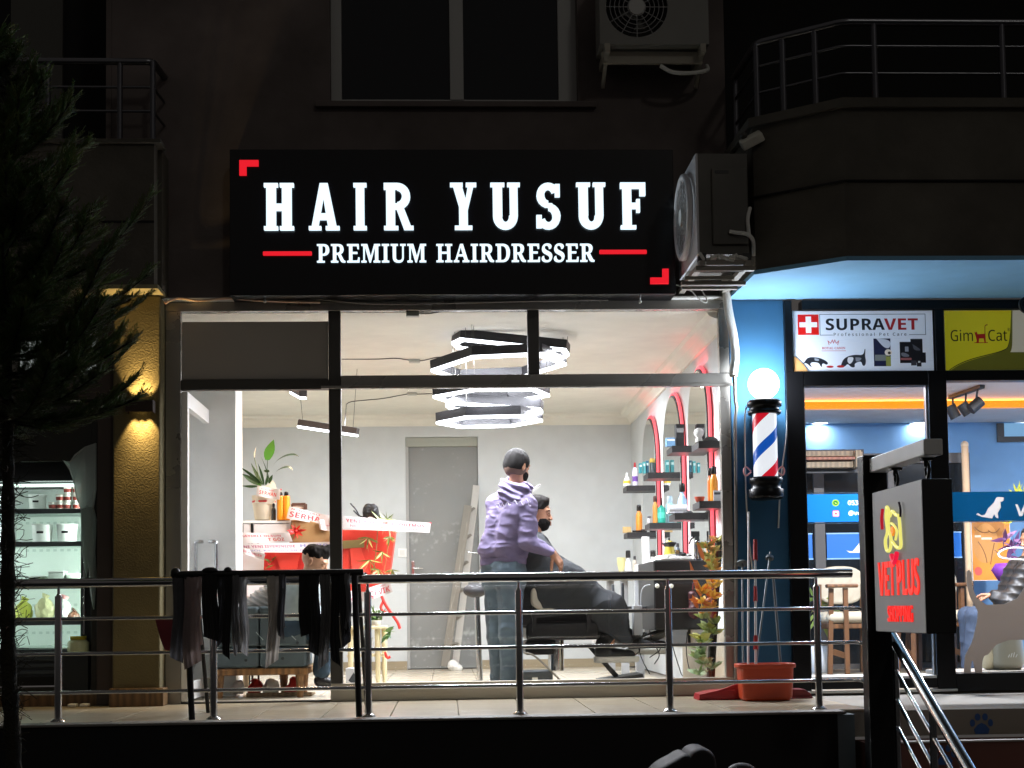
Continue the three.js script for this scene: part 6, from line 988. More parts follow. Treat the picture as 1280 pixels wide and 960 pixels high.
// ---------------------------------------------------------------- the person waiting on the bench, behind the drying rack
{
  const z = -0.72, p = (a, b, dz = 0) => W(a, b, z + dz), t = thing('person', 'person sitting bent forward on the grey bench, half hidden by the hanging cloths', 'person', [p(385, 840).x, 0, z]);
  const head = p(393, 703), fwd = V(0.9, -0.4, 0.15), hp = headPrims(head, fwd, 1.02), hz = V(0, 0, 1).applyQuaternion(hp.q), hy = V(0, 1, 0).applyQuaternion(hp.q);
  const along = (x, y, q) => { _v.set(x - head.x, y - head.y, q - head.z); return [_v.dot(hz), _v.dot(hy)]; };
  const neck = p(383, 724), hip = p(362, 782);
  mesh('body', [flesh([bone(neck, head.clone().add(V(-0.02, -0.04, 0)), 0.055, 0.05), bone(p(380, 738, -0.15), p(380, 738, 0.15), 0.065), bone(p(378, 742), hip, 0.13, 0.13), ...[-0.09, 0.09].flatMap((d) => [bone(hip.clone().add(V(0, 0, d)), p(408, 788, d), 0.08, 0.056), bone(p(408, 788, d), p(401, 842, d), 0.052, 0.038), bone(p(381, 740, d * 1.8), p(396, 772, d * 2), 0.045, 0.036), bone(p(396, 772, d * 2), p(412, 764, d), 0.035, 0.027)])], { cell: 0.014, k: 0.04 }), flesh([...hp.P, bone(neck, head.clone().add(V(-0.02, -0.04, 0)), 0.055, 0.05)], { cell: 0.004, k: 0.02, pad: 0.012 }), flesh(handPrims(p(412, 764, 0.09), V(0.8, 0.1, -0.3), V(0, -1, 0), [0.4, 0.5]), { cell: 0.004, k: 0.02, pad: 0.012 }), flesh(handPrims(p(412, 764, -0.09), V(0.8, 0.1, 0.3), V(0, -1, 0), [0.4, 0.5], 1, -1), { cell: 0.004, k: 0.02, pad: 0.012 })], skin(0xb88a6c), t);
  mesh('hair', flesh([hp.E(0, 0.046, -0.014, 0.078, 0.083, 0.096), hp.E(0, 0.1, 0.04, 0.045, 0.035, 0.045), hp.E(0, 0.122, 0.05, 0.02, 0.04, 0.016)], { cell: 0.0045, k: 0.03, pad: 0.01, fold: (x, y, q) => 0.008 * (noise3(x * 55, y * 35, q * 55) - 0.5), cut: (x, y, q) => { const [a, b] = along(x, y, q); return 0.028 + Math.max(0, a) * 0.35 - b; } }), mat(0x1a1512, { phys: true, roughness: 0.8, specularIntensity: 0.25 }), t);
  mesh('shirt', flesh([bone(p(380, 738, -0.16), p(380, 738, 0.16), 0.085), bone(p(377, 744, -0.05), hip.clone().add(V(0, 0.05, -0.05)), 0.15, 0.15), bone(p(377, 744, 0.05), hip.clone().add(V(0, 0.05, 0.05)), 0.15, 0.15), ...[-0.09, 0.09].map((d) => bone(p(381, 740, d * 1.8), p(393, 768, d * 2), 0.062, 0.056))], { cell: 0.011, k: 0.04, fold: ridge(8, 0.012) }), mat(0xb4c4c6, { roughness: 0.9, map: T.cloth }), t);
  mesh('jeans', flesh([bone(hip.clone().add(V(0, 0.0, -0.08)), hip.clone().add(V(0, 0.0, 0.08)), 0.115), ...[-0.09, 0.09].flatMap((d) => [bone(hip.clone().add(V(0, 0, d)), p(408, 788, d), 0.095, 0.074), bone(p(408, 788, d), p(402, 838, d), 0.07, 0.06)])], { cell: 0.012, k: 0.04, fold: ridge(9, 0.011) }), mat(0x3d5568, { roughness: 0.9, map: T.mottle }), t);
  for (const d of [-0.09, 0.09]) { const s = mesh('shoe', flesh([bone(p(400, 851, d), p(413, 854, d), 0.045, 0.038)], { cell: 0.01, cut: (x, y) => 0.012 - y }), M.black, t); mesh('sole', flesh([bone(p(399, 857, d), p(415, 857, d), 0.046, 0.042)], { cell: 0.01, cut: (x, y) => Math.max(y - 0.02, 0.002 - y) }), M.plastic, s); }
}
// ---------------------------------------------------------------- salon furniture
// a point read off the photograph on a wall x = const
const WX = (px, py, x) => { const d = V((px - 640) / FOCAL, -(py - 653) / FOCAL, -1).applyQuaternion(camera.quaternion); return EYE.clone().addScaledVector(d, (x - EYE.x) / d.x); };
const XW = 1.983;
// arched mirrors with red light behind their rims
{
  const pink = glow(0xff5965, 1.7), ord = ['farthest', 'middle', 'nearest'];
  [[804, 821, 524], [830, 853, 499], [862, 887, 470]].forEach(([a, b, top], i) => {
    const zA = WX(a, 620, XW - 0.04).z, zB = WX(b, 620, XW - 0.04).z, w = zB - zA, r = w / 2, yT = [2.42, 2.43, 2.44][i], y0 = 1.0, zc = (zA + zB) / 2, yS = yT - r;
    const t = thing('arched_mirror', `${ord[i]} of the three tall arched wall mirrors with a red glowing rim`, 'mirror', [XW, y0, zc]);
    const arch = (rr, dz = 0) => { const s = new THREE.Shape(); s.moveTo(-rr, y0 + dz); s.lineTo(-rr, yS); s.absarc(0, yS, rr, Math.PI, 0, true); s.lineTo(rr, y0 + dz); s.lineTo(-rr, y0 + dz); return s; };
    const face = (g, x) => g.rotateY(-Math.PI / 2).translate(x, 0, zc);   // shape x -> world z, extruded towards -x
    mesh('backing', metric(face(new THREE.ExtrudeGeometry(arch(r - 0.015), { depth: 0.03, bevelEnabled: false, curveSegments: 20 }), XW - 0.012)), mat(0x26221f, { roughness: 0.6 }), t);
    mesh('mirror_glass', metric(face(new THREE.ExtrudeGeometry(arch(r - 0.03), { depth: 0.004, bevelEnabled: false, curveSegments: 20 }), XW - 0.0435)), mat(0xdfe3e2, { roughness: 0.02, metalness: 1 }), t);
    const pts = [[-r, y0], [-r, yS]]; for (let k = 1; k < 16; k++) { const q = Math.PI - k / 16 * Math.PI; pts.push([Math.cos(q) * r, yS + Math.sin(q) * r]); } pts.push([r, yS], [r, y0]);
    mesh('neon_rim', pipe(pts.map(([u, y]) => [XW - 0.024, y, zc + u]), 0.0135, 0.02, 8), pink, t);
    areaLight('neon_light', [XW - 0.03, (y0 + yS) / 2, zc + r + 0.02], [XW + 0.4, (y0 + yS) / 2, zc + r + 0.6], 0.03, yS - y0, 0xff4a58, 12);
    areaLight('neon_light', [XW - 0.03, yT + 0.02, zc], [XW + 0.3, yT + 0.8, zc], 0.5, 0.03, 0xff3a4c, 7);
  });
}
// floating black shelves
const shelf = (label, pxEnd, py, depth, len) => { const e = WX(pxEnd, py, XW), t = thing('wall_shelf', label, 'shelf', [XW, e.y, e.z]); mesh('board', rbox(XW - depth, XW - 0.001, e.y - 0.024, e.y + 0.024, e.z - len, e.z, 0.003), mat(0x2b292a, { roughness: 0.5 }), t); mesh('end_cap', rbox(XW - depth - 0.002, XW - 0.0005, e.y - 0.026, e.y + 0.026, e.z + 0.0005, e.z + 0.004, 0.001), mat(0x1c1b1c, { roughness: 0.5 }), t); return { y: e.y + 0.0245, z: e.z, x0: XW - depth, x1: XW }; };
const S1 = shelf('upper black wall shelf nearest the window, with a white ball on it', 902, 555.5, 0.165, 0.3), S2 = shelf('upper black wall shelf holding the two black cartons', 872, 561, 0.2, 0.3), S3 = shelf('upper black wall shelf holding the turquoise cartons', 845, 594, 0.24, 0.3), S4 = shelf('farthest upper black wall shelf, with two white bottles', 816, 610, 0.25, 0.3);
const S5 = shelf('lower black wall shelf nearest the window, with a tall orange bottle', 904, 630.5, 0.17, 0.3), S6 = shelf('lower black wall shelf holding the rolled towel', 883, 645, 0.24, 0.3), S7 = shelf('lower black wall shelf holding the teal pump bottle', 847, 657, 0.24, 0.3), S8 = shelf('farthest lower black wall shelf, with a beige box', 817, 668.5, 0.25, 0.3);
// bottles and small things; px range and base give place and size
function bottle(name, label, cat, px0, px1, pyTop, S, prof, col, capCol, o = {}) {
  const z = S.z - (o.dz ?? 0.06), y = S.y, mid = (px0 + px1) / 2, x = X(mid, pyTop, z), r = (X(px1, pyTop, z) - X(px0, pyTop, z)) / 2, h = Y(mid, pyTop, z) - y, t = thing(name, label, cat, [x, y, z]);
  mesh('body', lathe(prof.map(([a, b]) => [Math.max(a * r, 0.0005), b * h]), 18).translate(x, y, z), mat(col, { roughness: 0.3, ...(o.m || {}) }), t);
  const c0 = prof[prof.length - 1][1] * h, cr = o.capR ?? 0.6;
  if (capCol !== null) mesh('cap', lathe([[0.0005, c0 + 0.001], [r * cr, c0 + 0.001], [r * cr * 0.94, h * 0.97], [r * cr * 0.7, h], [0.0005, h]], 14).translate(x, y, z), mat(capCol, { roughness: 0.35 }), t);
  if (o.label) mesh('label_print', new THREE.CylinderGeometry(r * 1.006, r * 1.006, h * 0.22, 18, 1, true).translate(x, y + h * 0.3, z), mat(o.label, { roughness: 0.5 }), t);
  return t;
}
const TALL = [[0, 0], [0.94, 0], [1, 0.02], [1, 0.6], [0.8, 0.7], [0.55, 0.74], [0.55, 0.78]], JAR = [[0, 0], [0.95, 0], [1, 0.05], [1, 0.65], [0.9, 0.7]], CONE = [[0, 0], [0.9, 0], [1, 0.05], [0.98, 0.4], [0.45, 0.7], [0.4, 0.75]];
function carton(name, label, cat, px0, px1, pyTop, S, dz, depth, col, band) {
  const z = S.z - dz, y = S.y, x0 = X(px0, pyTop, z), x1 = X(px1, pyTop, z), h = Y(px0, pyTop, z) - y, t = thing(name, label, cat, [(x0 + x1) / 2, y, z]);
  mesh('box', rbox(x0, x1, y, y + h, z - depth, z, 0.002), mat(col, { roughness: 0.5 }), t);
  if (band !== undefined) mesh('label_print', rbox(x0 + 0.004, x1 - 0.004, y + h * 0.62, y + h * 0.82, z + 0.0005, z + 0.002, 0.0005), mat(band, { roughness: 0.5 }), t);
  return t;
}
{
  const t = thing('massage_ball', 'white ball on a stand at the left end of the upper shelf nearest the window', 'ball', [X(873, 545, S1.z), S1.y, S1.z]); const c = W(873.5, 541, S1.z - 0.06);
  mesh('ball', sph(c.toArray(), 0.036), mat(0xe9e9e6, { roughness: 0.5 }), t); mesh('stand', cyl([c.x, S1.y, c.z], [c.x, c.y - 0.03, c.z], 0.03, 0.02), M.plastic, t);
  const d = thing('dome_brush', 'black domed thing lying on the upper shelf nearest the window', 'brush', [X(889, 548, S1.z), S1.y, S1.z]), e = W(888, 551, S1.z - 0.07); mesh('dome', sph([e.x, S1.y, e.z], 0.058, 1, 0.72, 1), mat(0x3a3a3a, { roughness: 0.6 }), d); mesh('rim', cyl([e.x, S1.y, e.z], [e.x, S1.y + 0.006, e.z], 0.06), M.black, d);
  const d2 = thing('dome_brush', 'black domed thing lying on the shelf with the rolled towel', 'brush', [X(860, 646, S6.z), S6.y, S6.z]), e2 = W(860, 645, S6.z - 0.05); mesh('dome', sph([e2.x, S6.y, e2.z], 0.04, 1, 0.6, 1), mat(0x2c2c2d, { roughness: 0.6 }), d2); mesh('rim', cyl([e2.x, S6.y, e2.z], [e2.x, S6.y + 0.005, e2.z], 0.042), M.black, d2);
  carton('product_carton', 'left of the two tall black cartons on the upper shelf', 'carton', 845, 855, 530, S2, 0.03, 0.08, 0x1d1d1f, 0x8c8c8c); carton('product_carton', 'right of the two tall black cartons on the upper shelf, with pale marks', 'carton', 863, 870, 529, S2, 0.05, 0.07, 0x242426, 0xd0d0d0);
  carton('product_carton', 'small blue and white carton left of the tall black cartons', 'carton', 833, 844, 547, S2, 0.02, 0.06, 0x6f9cc4, 0xe6edf2);
  for (const [i, [a, b, c]] of [[799, 802.5, 579], [803.5, 807, 577], [807.5, 811, 576]].entries()) carton('product_carton', ['leftmost', 'middle', 'rightmost'][i] + ' of three slim turquoise cartons on the upper shelf', 'carton', a, b, c, S3, 0.03 + i * 0.02, 0.05, [0x2f8f98, 0x57b0b4, 0x2b6f88][i], 0xd8ecec);
  bottle('jar', 'dark jar with a gold lid beside the slim turquoise cartons', 'jar', 812, 819, 573, S3, JAR, 0x3d4a4c, 0xc7a94a, { capR: 1.03 });
  for (const [i, [a, b, c]] of [[832, 836.5, 575], [838, 843, 573]].entries()) carton('product_carton', (i ? 'right' : 'left') + ' of two teal cartons at the near end of the turquoise carton shelf', 'carton', a, b, c, S3, 0.02, 0.05, [0x3f8f92, 0x4a7f8c][i], 0xbfdede);
  bottle('spray_bottle', 'white bottle with a yellow label at the left end of the farthest upper shelf', 'bottle', 779, 788, 591, S4, CONE, 0xf0efe9, 0xf4f4f0, { capR: 0.3, label: 0xd9b73a }); bottle('spray_bottle', 'clear bottle with a violet label and red cap on the farthest upper shelf', 'bottle', 790, 797, 578, S4, TALL, 0xd9d4e4, 0xb02a30, { capR: 0.4, label: 0x6a3f9a });
  bottle('hair_bottle', 'tall orange bottle with a black cap on the lower shelf nearest the window', 'bottle', 887, 897, 583, S5, TALL, 0xd98a1e, 0x121212, { capR: 0.75 }); bottle('hair_bottle', 'second orange bottle, half behind the tall one on the lower shelf nearest the window', 'bottle', 884, 891, 585, S5, TALL, 0xc96a1c, 0x1a120e, { dz: 0.14, capR: 0.8 });
  bottle('bowl', 'small red bowl at the left end of the lower shelf nearest the window', 'bowl', 868, 881, 621, S5, [[0, 0], [0.6, 0], [0.8, 0.3], [1, 1], [0.92, 1], [0.7, 0.3], [0, 0.2]], 0xb7513a, null, { dz: 0.1 }); carton('clipper_stand', 'grey clipper charging stand on the lower shelf nearest the window', 'charging stand', 892, 902, 613, S5, 0.02, 0.06, 0xa9a9ab, 0x3a3a3c);
  bottle('spray_bottle', 'blue and white sprayer with a black head above the rolled towel', 'sprayer', 847, 858, 604, S6, [[0, 0], [0.9, 0], [1, 0.15], [1, 0.45], [0.5, 0.6], [0.35, 0.72]], 0x9fc0dd, 0x141414, { capR: 0.7, dz: 0.12 });
  { const c = W(847, 637, S6.z - 0.08), r = thing('rolled_towel', 'white rolled towel on the lower shelf', 'towel', [c.x, S6.y, c.z]), hw = 0.07; const sp = []; for (let k = 0; k <= 40; k++) { const a = k / 40 * 15, q = 0.008 + a * 0.0017; sp.push([Math.cos(a) * q, Math.sin(a) * q]); } mesh('roll', cyl([c.x - hw, S6.y + 0.034, c.z], [c.x + hw, S6.y + 0.034, c.z], 0.034, 0.034, 20), mat(0xe6e8ec, { roughness: 0.95, map: T.cloth }), r); mesh('fold', rbox(c.x - hw * 1.15, c.x + hw * 1.1, S6.y + 0.001, S6.y + 0.016, c.z - 0.05, c.z + 0.03, 0.006), mat(0xdfe2e8, { roughness: 0.95 }), r); }
  bottle('hair_bottle', 'orange bottle with a brown cap left of the teal pump bottle', 'bottle', 815.5, 822.5, 620, S7, TALL, 0xc9863a, 0x4a2a22, { capR: 0.8 }); bottle('pump_bottle', 'teal pump bottle on the lower shelf', 'bottle', 821.5, 831.5, 622, S7, [[0, 0], [0.95, 0], [1, 0.03], [1, 0.58], [0.55, 0.64], [0.3, 0.7]], 0x1d9a86, 0x141414, { capR: 0.25, label: 0x4fc0a8, dz: 0.04 }); bottle('pump_bottle', 'clear bluish bottle right of the teal pump bottle', 'bottle', 831.5, 840, 620, S7, TALL, 0xa9cfd9, 0xb9cfe0, { capR: 0.5, dz: 0.1 }); bottle('tin', 'little silver tin left of the orange bottle with the brown cap', 'tin', 809, 814, 645, S7, JAR, 0xb9b9bb, 0x66666a, { capR: 1 });
  bottle('hair_bottle', 'orange bottle with a black cap on the farthest lower shelf', 'bottle', 794.5, 802.5, 631, S8, TALL, 0xe08a2e, 0x1d1a18, { capR: 0.75 }); carton('small_box', 'beige box at the left end of the farthest lower shelf', 'box', 779, 789, 658.5, S8, 0.04, 0.06, 0xc2a46e);
  { const c = W(797, 664, S8.z - 0.02), h = thing('hair_brush', 'black brush lying on the farthest lower shelf', 'brush', [c.x, S8.y, c.z]); mesh('handle', cyl([c.x - 0.05, S8.y + 0.012, c.z], [c.x + 0.03, S8.y + 0.014, c.z], 0.009), M.black, h); mesh('head', rbox(c.x + 0.03, c.x + 0.09, S8.y + 0.002, S8.y + 0.03, c.z - 0.02, c.z + 0.02, 0.008, 2), M.black, h); }
}
// worktop along the right wall with its cabinets
const CT = 0.915;
{
  const t = thing('barber_counter', 'white worktop along the mirror wall on grey legs with black cabinets below', 'counter', [1.77, 0, -2.6]), x0 = 1.56, blk = mat(0x0f0f11, { roughness: 0.4 }), gry = mat(0x9a9d9f, { roughness: 0.5 });
  mesh('worktop', rbox(x0, XW, CT - 0.035, CT, -4.5, -1.75, 0.005), M.whitePaint, t);
  for (const z of [-4.3, -3.2, -2.2]) mesh('leg', [rbox(x0 + 0.02, x0 + 0.09, 0.001, CT - 0.036, z - 0.05, z, 0.004)], gry, t);
  mesh('back_panel', box(XW - 0.03, XW - 0.001, 0.3, CT - 0.04, -4.4, -1.8), blk, t);
  mesh('near_cabinet', rbox(1.545, XW - 0.002, 0.44, 0.955, -1.7, -0.82, 0.006), blk, t);
  mesh('drawer_front', rbox(1.55, XW - 0.008, 0.83, 0.95, -0.819, -0.806, 0.004), blk, t);
  mesh('drawer_front', rbox(1.55, XW - 0.008, 0.45, 0.822, -0.819, -0.806, 0.004), blk, t);
  for (const px of [821.5, 839]) mesh('knob', sph(W(px, 732.5, -0.795).toArray(), 0.017, 1, 1, 0.7), mat(0xf2efe2, { roughness: 0.35 }), t);
  mesh('power_box', rbox(X(792, 770, -0.9), X(803, 770, -0.9), Y(797, 794, -0.9), Y(797, 757, -0.9), -1.0, -0.9), gry, t);
  mesh('shelf_unit', [rbox(1.35, 1.54, 0.4, 0.42, -1.9, -1.2), rbox(1.35, 1.54, 0.6, 0.62, -1.9, -1.2), rbox(1.35, 1.37, 0.3, 0.8, -1.9, -1.85), rbox(1.35, 1.37, 0.3, 0.8, -1.25, -1.2)], mat(0x3a3d40, { roughness: 0.5 }), t);
  struct('wall_cladding', Array.from({ length: 6 }, (_, i) => box(XW - 0.008, XW - 0.0005, 0.005, 0.43, -0.25 - (i + 1) * 0.33 + 0.003, -0.25 - i * 0.33)), M.tile);
  // cables below
  const cab = thing('power_cables', 'tangle of dark cables below the black cabinet', 'cable', [1.6, 0, -0.9]);
  for (const pts of [[[806, 790], [798, 805], [803, 825], [812, 842]], [[812, 788], [815, 800], [824, 818], [818, 830]], [[800, 794], [790, 803], [800, 812], [790, 822]], [[838, 792], [842, 812], [850, 838], [853, 845]], [[859, 790], [858, 815], [862, 838], [866, 840]], [[808, 798], [820, 806], [825, 812], [812, 822]]]) mesh('cable', tube(pts.map(([a, b], i) => W(a, b, -0.95 - i * 0.04)), 0.004, 5), M.black, cab);
  mesh('cable', tube([[801, 757], [802, 740], [806, 733], [813, 731]].map(([a, b]) => W(a, b, -0.92)), 0.006, 6), gry, cab);
  const fp = W(810, 800, -1.3), ft = thing('floor_fan', 'grey curved foot rest plate behind the cables', 'foot rest', fp.toArray()); mesh('plate', new THREE.CylinderGeometry(0.2, 0.13, 0.05, 24, 1).scale(1, 1, 0.7).rotateZ(0.35).translate(...fp.toArray()), mat(0x5a5d60, { roughness: 0.4 }), ft); mesh('rim', new THREE.TorusGeometry(0.2, 0.012, 8, 28).rotateX(Math.PI / 2).scale(1, 1, 0.7).rotateZ(0.35).translate(fp.x, fp.y + 0.03, fp.z), M.aluDark, ft);
  // things on the counter: far part
  const C = { y: CT + 0.001, z: -2.2 }, Cn = { y: 0.957, z: -0.95 };
  bottle('shaving_bowl', 'pale yellow shaving bowl at the far end of the white worktop', 'bowl', 771, 782, 697, { y: CT + 0.001, z: -3.4 }, [[0, 0], [0.6, 0], [0.62, 0.3], [0.9, 0.6], [1, 1], [0.9, 1], [0.5, 0.4], [0, 0.35]], 0xcfc98e, null);
  bottle('spray_bottle', 'white sprayer with a black trigger behind the shaving bowl', 'sprayer', 781, 789, 688, { y: CT + 0.001, z: -3.6 }, [[0, 0], [0.95, 0], [1, 0.1], [0.9, 0.5], [0.4, 0.65], [0.35, 0.7]], 0xe9e9e9, 0x101010, { capR: 0.8 });
  bottle('spray_bottle', 'small grey bottle with a dark cap right of the white sprayer', 'bottle', 790.5, 796, 695, { y: CT + 0.001, z: -3.0 }, TALL, 0xb0a99a, 0x3a3a3a);
  bottle('towel_stack', 'tall white roll standing on the worktop', 'roll', 802, 812, 671, { y: CT + 0.001, z: -2.6 }, [[0, 0], [0.98, 0], [1, 0.02], [1, 0.98], [0.96, 1], [0.3, 1], [0.28, 0.96]], 0xf2f2f2, null);
  bottle('spray_bottle', 'black and white sprayer beside the tall white roll', 'sprayer', 812, 820, 688, C, [[0, 0], [0.9, 0], [1, 0.1], [0.8, 0.5], [0.4, 0.7]], 0xeceae6, 0x0e0e0e, { capR: 0.9 });
  { const b = thing('white_box', 'white box at the near end of the white worktop', 'box', [X(808, 708, -1.75), CT, -1.75]); mesh('box', rbox(1.56, 1.72, CT + 0.001, CT + 0.035, -1.98, -1.78, 0.004), M.whitePaint, b); mesh('lid', rbox(1.555, 1.725, CT + 0.0355, CT + 0.045, -1.985, -1.775, 0.003), mat(0xd0d0d0), b); }
  { const z = -0.95, c = W(837, 704, z), y = 0.957, u = thing('talc_dispenser', 'yellow dispenser with a wide black funnel top on the black cabinet', 'dispenser', [c.x, y, z]), hh = (py) => Y(837, py, z); mesh('body', lathe([[0.0005, 0], [0.042, 0], [0.045, 0.02], [0.036, 0.1], [0.022, 0.15], [0.0005, 0.152]], 20).translate(c.x, y, z), mat(0xcdb83c, { roughness: 0.4 }), u); mesh('funnel', lathe([[0.012, 0], [0.055, 0.05], [0.055, 0.06], [0.0005, 0.068]], 20).translate(c.x, hh(688), z), M.black, u); mesh('knob', cyl([c.x, hh(688) + 0.065, z], [c.x, hh(672), z], 0.01, 0.006), M.black, u); }
  { const z = -0.98, y = 0.957, c = W(857, 698, z), u = thing('hair_clipper', 'black hair clipper lying on the black cabinet', 'hair clipper', [c.x, y, z]); mesh('body', cyl([c.x - 0.05, y + 0.06, z], [c.x + 0.04, y + 0.025, z], 0.012, 0.02), M.black, u); mesh('blade', bar([c.x - 0.075, y + 0.07, z], [c.x - 0.05, y + 0.06, z], 0.03, 0.008), M.chrome, u); mesh('cord', tube([[c.x + 0.04, y + 0.025, z], [c.x + 0.06, y + 0.01, z + 0.02], [c.x + 0.03, y + 0.006, z + 0.06]], 0.004, 5), M.black, u); }
  { const z = -0.9, y = 0.957, c = W(872, 702, z), u = thing('spray_bottle', 'tall chrome spray bottle with a black trigger on the black cabinet', 'sprayer', [c.x, y, z]), h = (py) => Y(872, py, z); mesh('body', lathe([[0.0005, 0], [0.024, 0], [0.026, 0.01], [0.024, h(678) - y], [0.012, h(674) - y], [0.0005, h(674) - y]], 18).translate(c.x, y, z), M.chrome, u); mesh('head', rbox(c.x - 0.045, c.x + 0.018, h(671), h(664), z - 0.012, z + 0.012, 0.004), M.black, u); mesh('trigger', tube([[c.x - 0.02, h(671), z], [c.x - 0.05, h(675), z], [c.x - 0.06, h(680), z]], 0.006, 5), M.black, u); mesh('neck', cyl([c.x, h(676), z], [c.x, h(670), z], 0.02, 0.016), M.black, u); }
  bottle('water_bottle', 'blue plastic bottle behind the chrome spray bottle', 'bottle', 879, 887, 661, { y: 0.957, z: -1.05 }, [[0, 0], [0.95, 0], [1, 0.04], [0.94, 0.3], [1, 0.5], [0.85, 0.68], [0.3, 0.88]], 0x8fc3e6, 0x2c4fa8, { capR: 0.36 });
  bottle('spray_bottle', 'bottle with a grey handle beside the yellow dispenser', 'sprayer', 844, 850, 679, { y: 0.957, z: -1.1 }, TALL, 0x55606a, 0x3c3c40);
  { const z = -0.9, y = 0.957, c = W(848, 703, z), u = thing('tool_tray', 'white cloth and combs spread on the black cabinet', 'cloth', [c.x, y, z]); mesh('cloth', flesh([bone(V(c.x - 0.12, y + 0.005, z), V(c.x + 0.15, y + 0.005, z - 0.05), 0.03, 0.02), bone(V(c.x - 0.14, y + 0.01, z - 0.06), V(c.x - 0.05, y + 0.01, z - 0.03), 0.03)], { cell: 0.008, fold: ridge(20, 0.012), cut: (x, yy) => y - yy + 0.001 }), mat(0xe4e2dc, { roughness: 0.9 }), u); for (let k = 0; k < 3; k++) mesh('comb', bar([c.x - 0.1 + k * 0.08, y + 0.04, z + 0.02], [c.x - 0.02 + k * 0.08, y + 0.045 + k * 0.012, z - 0.02], 0.012, 0.005), k % 2 ? M.black : M.plastic, u); }
  { const c = W(866, 752, -0.75), u = thing('red_bag', 'dark red bag hanging at the black cabinet behind the flower arrangement', 'bag', c.toArray()); mesh('bag', flesh([bone(V(c.x, c.y + 0.05, c.z), V(c.x + 0.01, c.y - 0.08, c.z), 0.025, 0.04)], { cell: 0.008, fold: ridge(14, 0.02) }), mat(0x3d0810, { roughness: 0.6 }), u); mesh('strap', tube([[c.x, c.y + 0.09, c.z], [c.x + 0.01, c.y + 0.14, c.z], [c.x + 0.03, c.y + 0.1, c.z]], 0.005, 5), mat(0x6a1018), u); }
}
// ---------------------------------------------------------------- tall arrangement of bromeliads by the window
const leafGeo = (() => { const n = 6, pos = [], idx = []; for (let i = 0; i <= n; i++) { const u = i / n, w = Math.sin(Math.PI * Math.min(1, 0.12 + u * 0.88)) * 0.5 * (1 - u * 0.25), y = u, z = 0.28 * u * u; pos.push(-w * 0.36, y, z + 0.05 * w, 0, y, z, w * 0.36, y, z + 0.05 * w); } for (let i = 0; i < n; i++) for (let k = 0; k < 2; k++) { const a = i * 3 + k, b = a + 1, c = a + 3, d = c + 1; idx.push(a, b, d, a, d, c); } const g = new THREE.BufferGeometry(); g.setAttribute('position', new THREE.Float32BufferAttribute(pos, 3)); g.setIndex(idx); g.computeVertexNormals(); return g; })();
const leafMat = (c) => mat(c, { roughness: 0.5, side: THREE.DoubleSide, transmission: 0.3, thickness: 0 });
function putLeaf(t, m, at, dir, len, wid, roll = 0, name = 'leaf') { const q = new THREE.Quaternion().setFromUnitVectors(V(0, 1, 0), dir.clone().normalize()).multiply(new THREE.Quaternion().setFromAxisAngle(V(0, 1, 0), roll)), o = put(name, leafGeo, m, t, at.toArray()); o.quaternion.copy(q); o.scale.set(wid, len, len); return o; }
{
  const z = -0.3, p = (a, b, dz = 0) => W(a, b, z + dz), t = thing('flower_arrangement', 'tall column of yellow, orange and green succulents standing by the window', 'plant', p(884, 846).toArray());
  mesh('stem', tube([p(888, 852), p(891, 800), p(895, 730), p(899, 672)], 0.03, 8, 20), mat(0x241f12, { roughness: 0.9 }), t);
  const pal = (v) => v < 0.2 ? [0x9db58c, 0x8aa060, 0xb8c9a8] : v < 0.45 ? [0x7f9040, 0xa9a850, 0x9aa66a] : v < 0.75 ? [0xe0b030, 0xe2c14a, 0xd07a2a, 0xcda650] : [0xa8a650, 0xbdb264, 0x8c9446, 0xc98a3a];
  const mats = {}, lm = (c) => mats[c] ??= leafMat(c);
  for (let i = 0; i < 27; i++) {
    const v = i / 26, cx = 880 + v * 14 + rnd(-11, 9), cy = 842 - v * 165, c = p(cx, cy, 0.05 + rnd(-0.03, 0.05)), L = pal(v), n = 11;
    for (let k = 0; k < n; k++) { const a = k / n * 6.283 + rnd(0.5), d = V(Math.cos(a) * 0.9, rnd(0.2, 0.9), Math.sin(a) * 0.8 + 0.35); putLeaf(t, lm(L[Math.floor(rnd(L.length))]), c, d, rnd(0.05, 0.1), rnd(0.09, 0.14), rnd(6)); }
  }
  for (const [a, b, c, e] of [[872, 735, 860, 700], [876, 745, 866, 722], [880, 700, 870, 676], [872, 760, 864, 742]]) { const A = p(a, b, 0.05), B = p(c, e, 0.07); putLeaf(t, lm(0xc06a35), A, B.clone().sub(A), A.distanceTo(B), 0.1); }
}
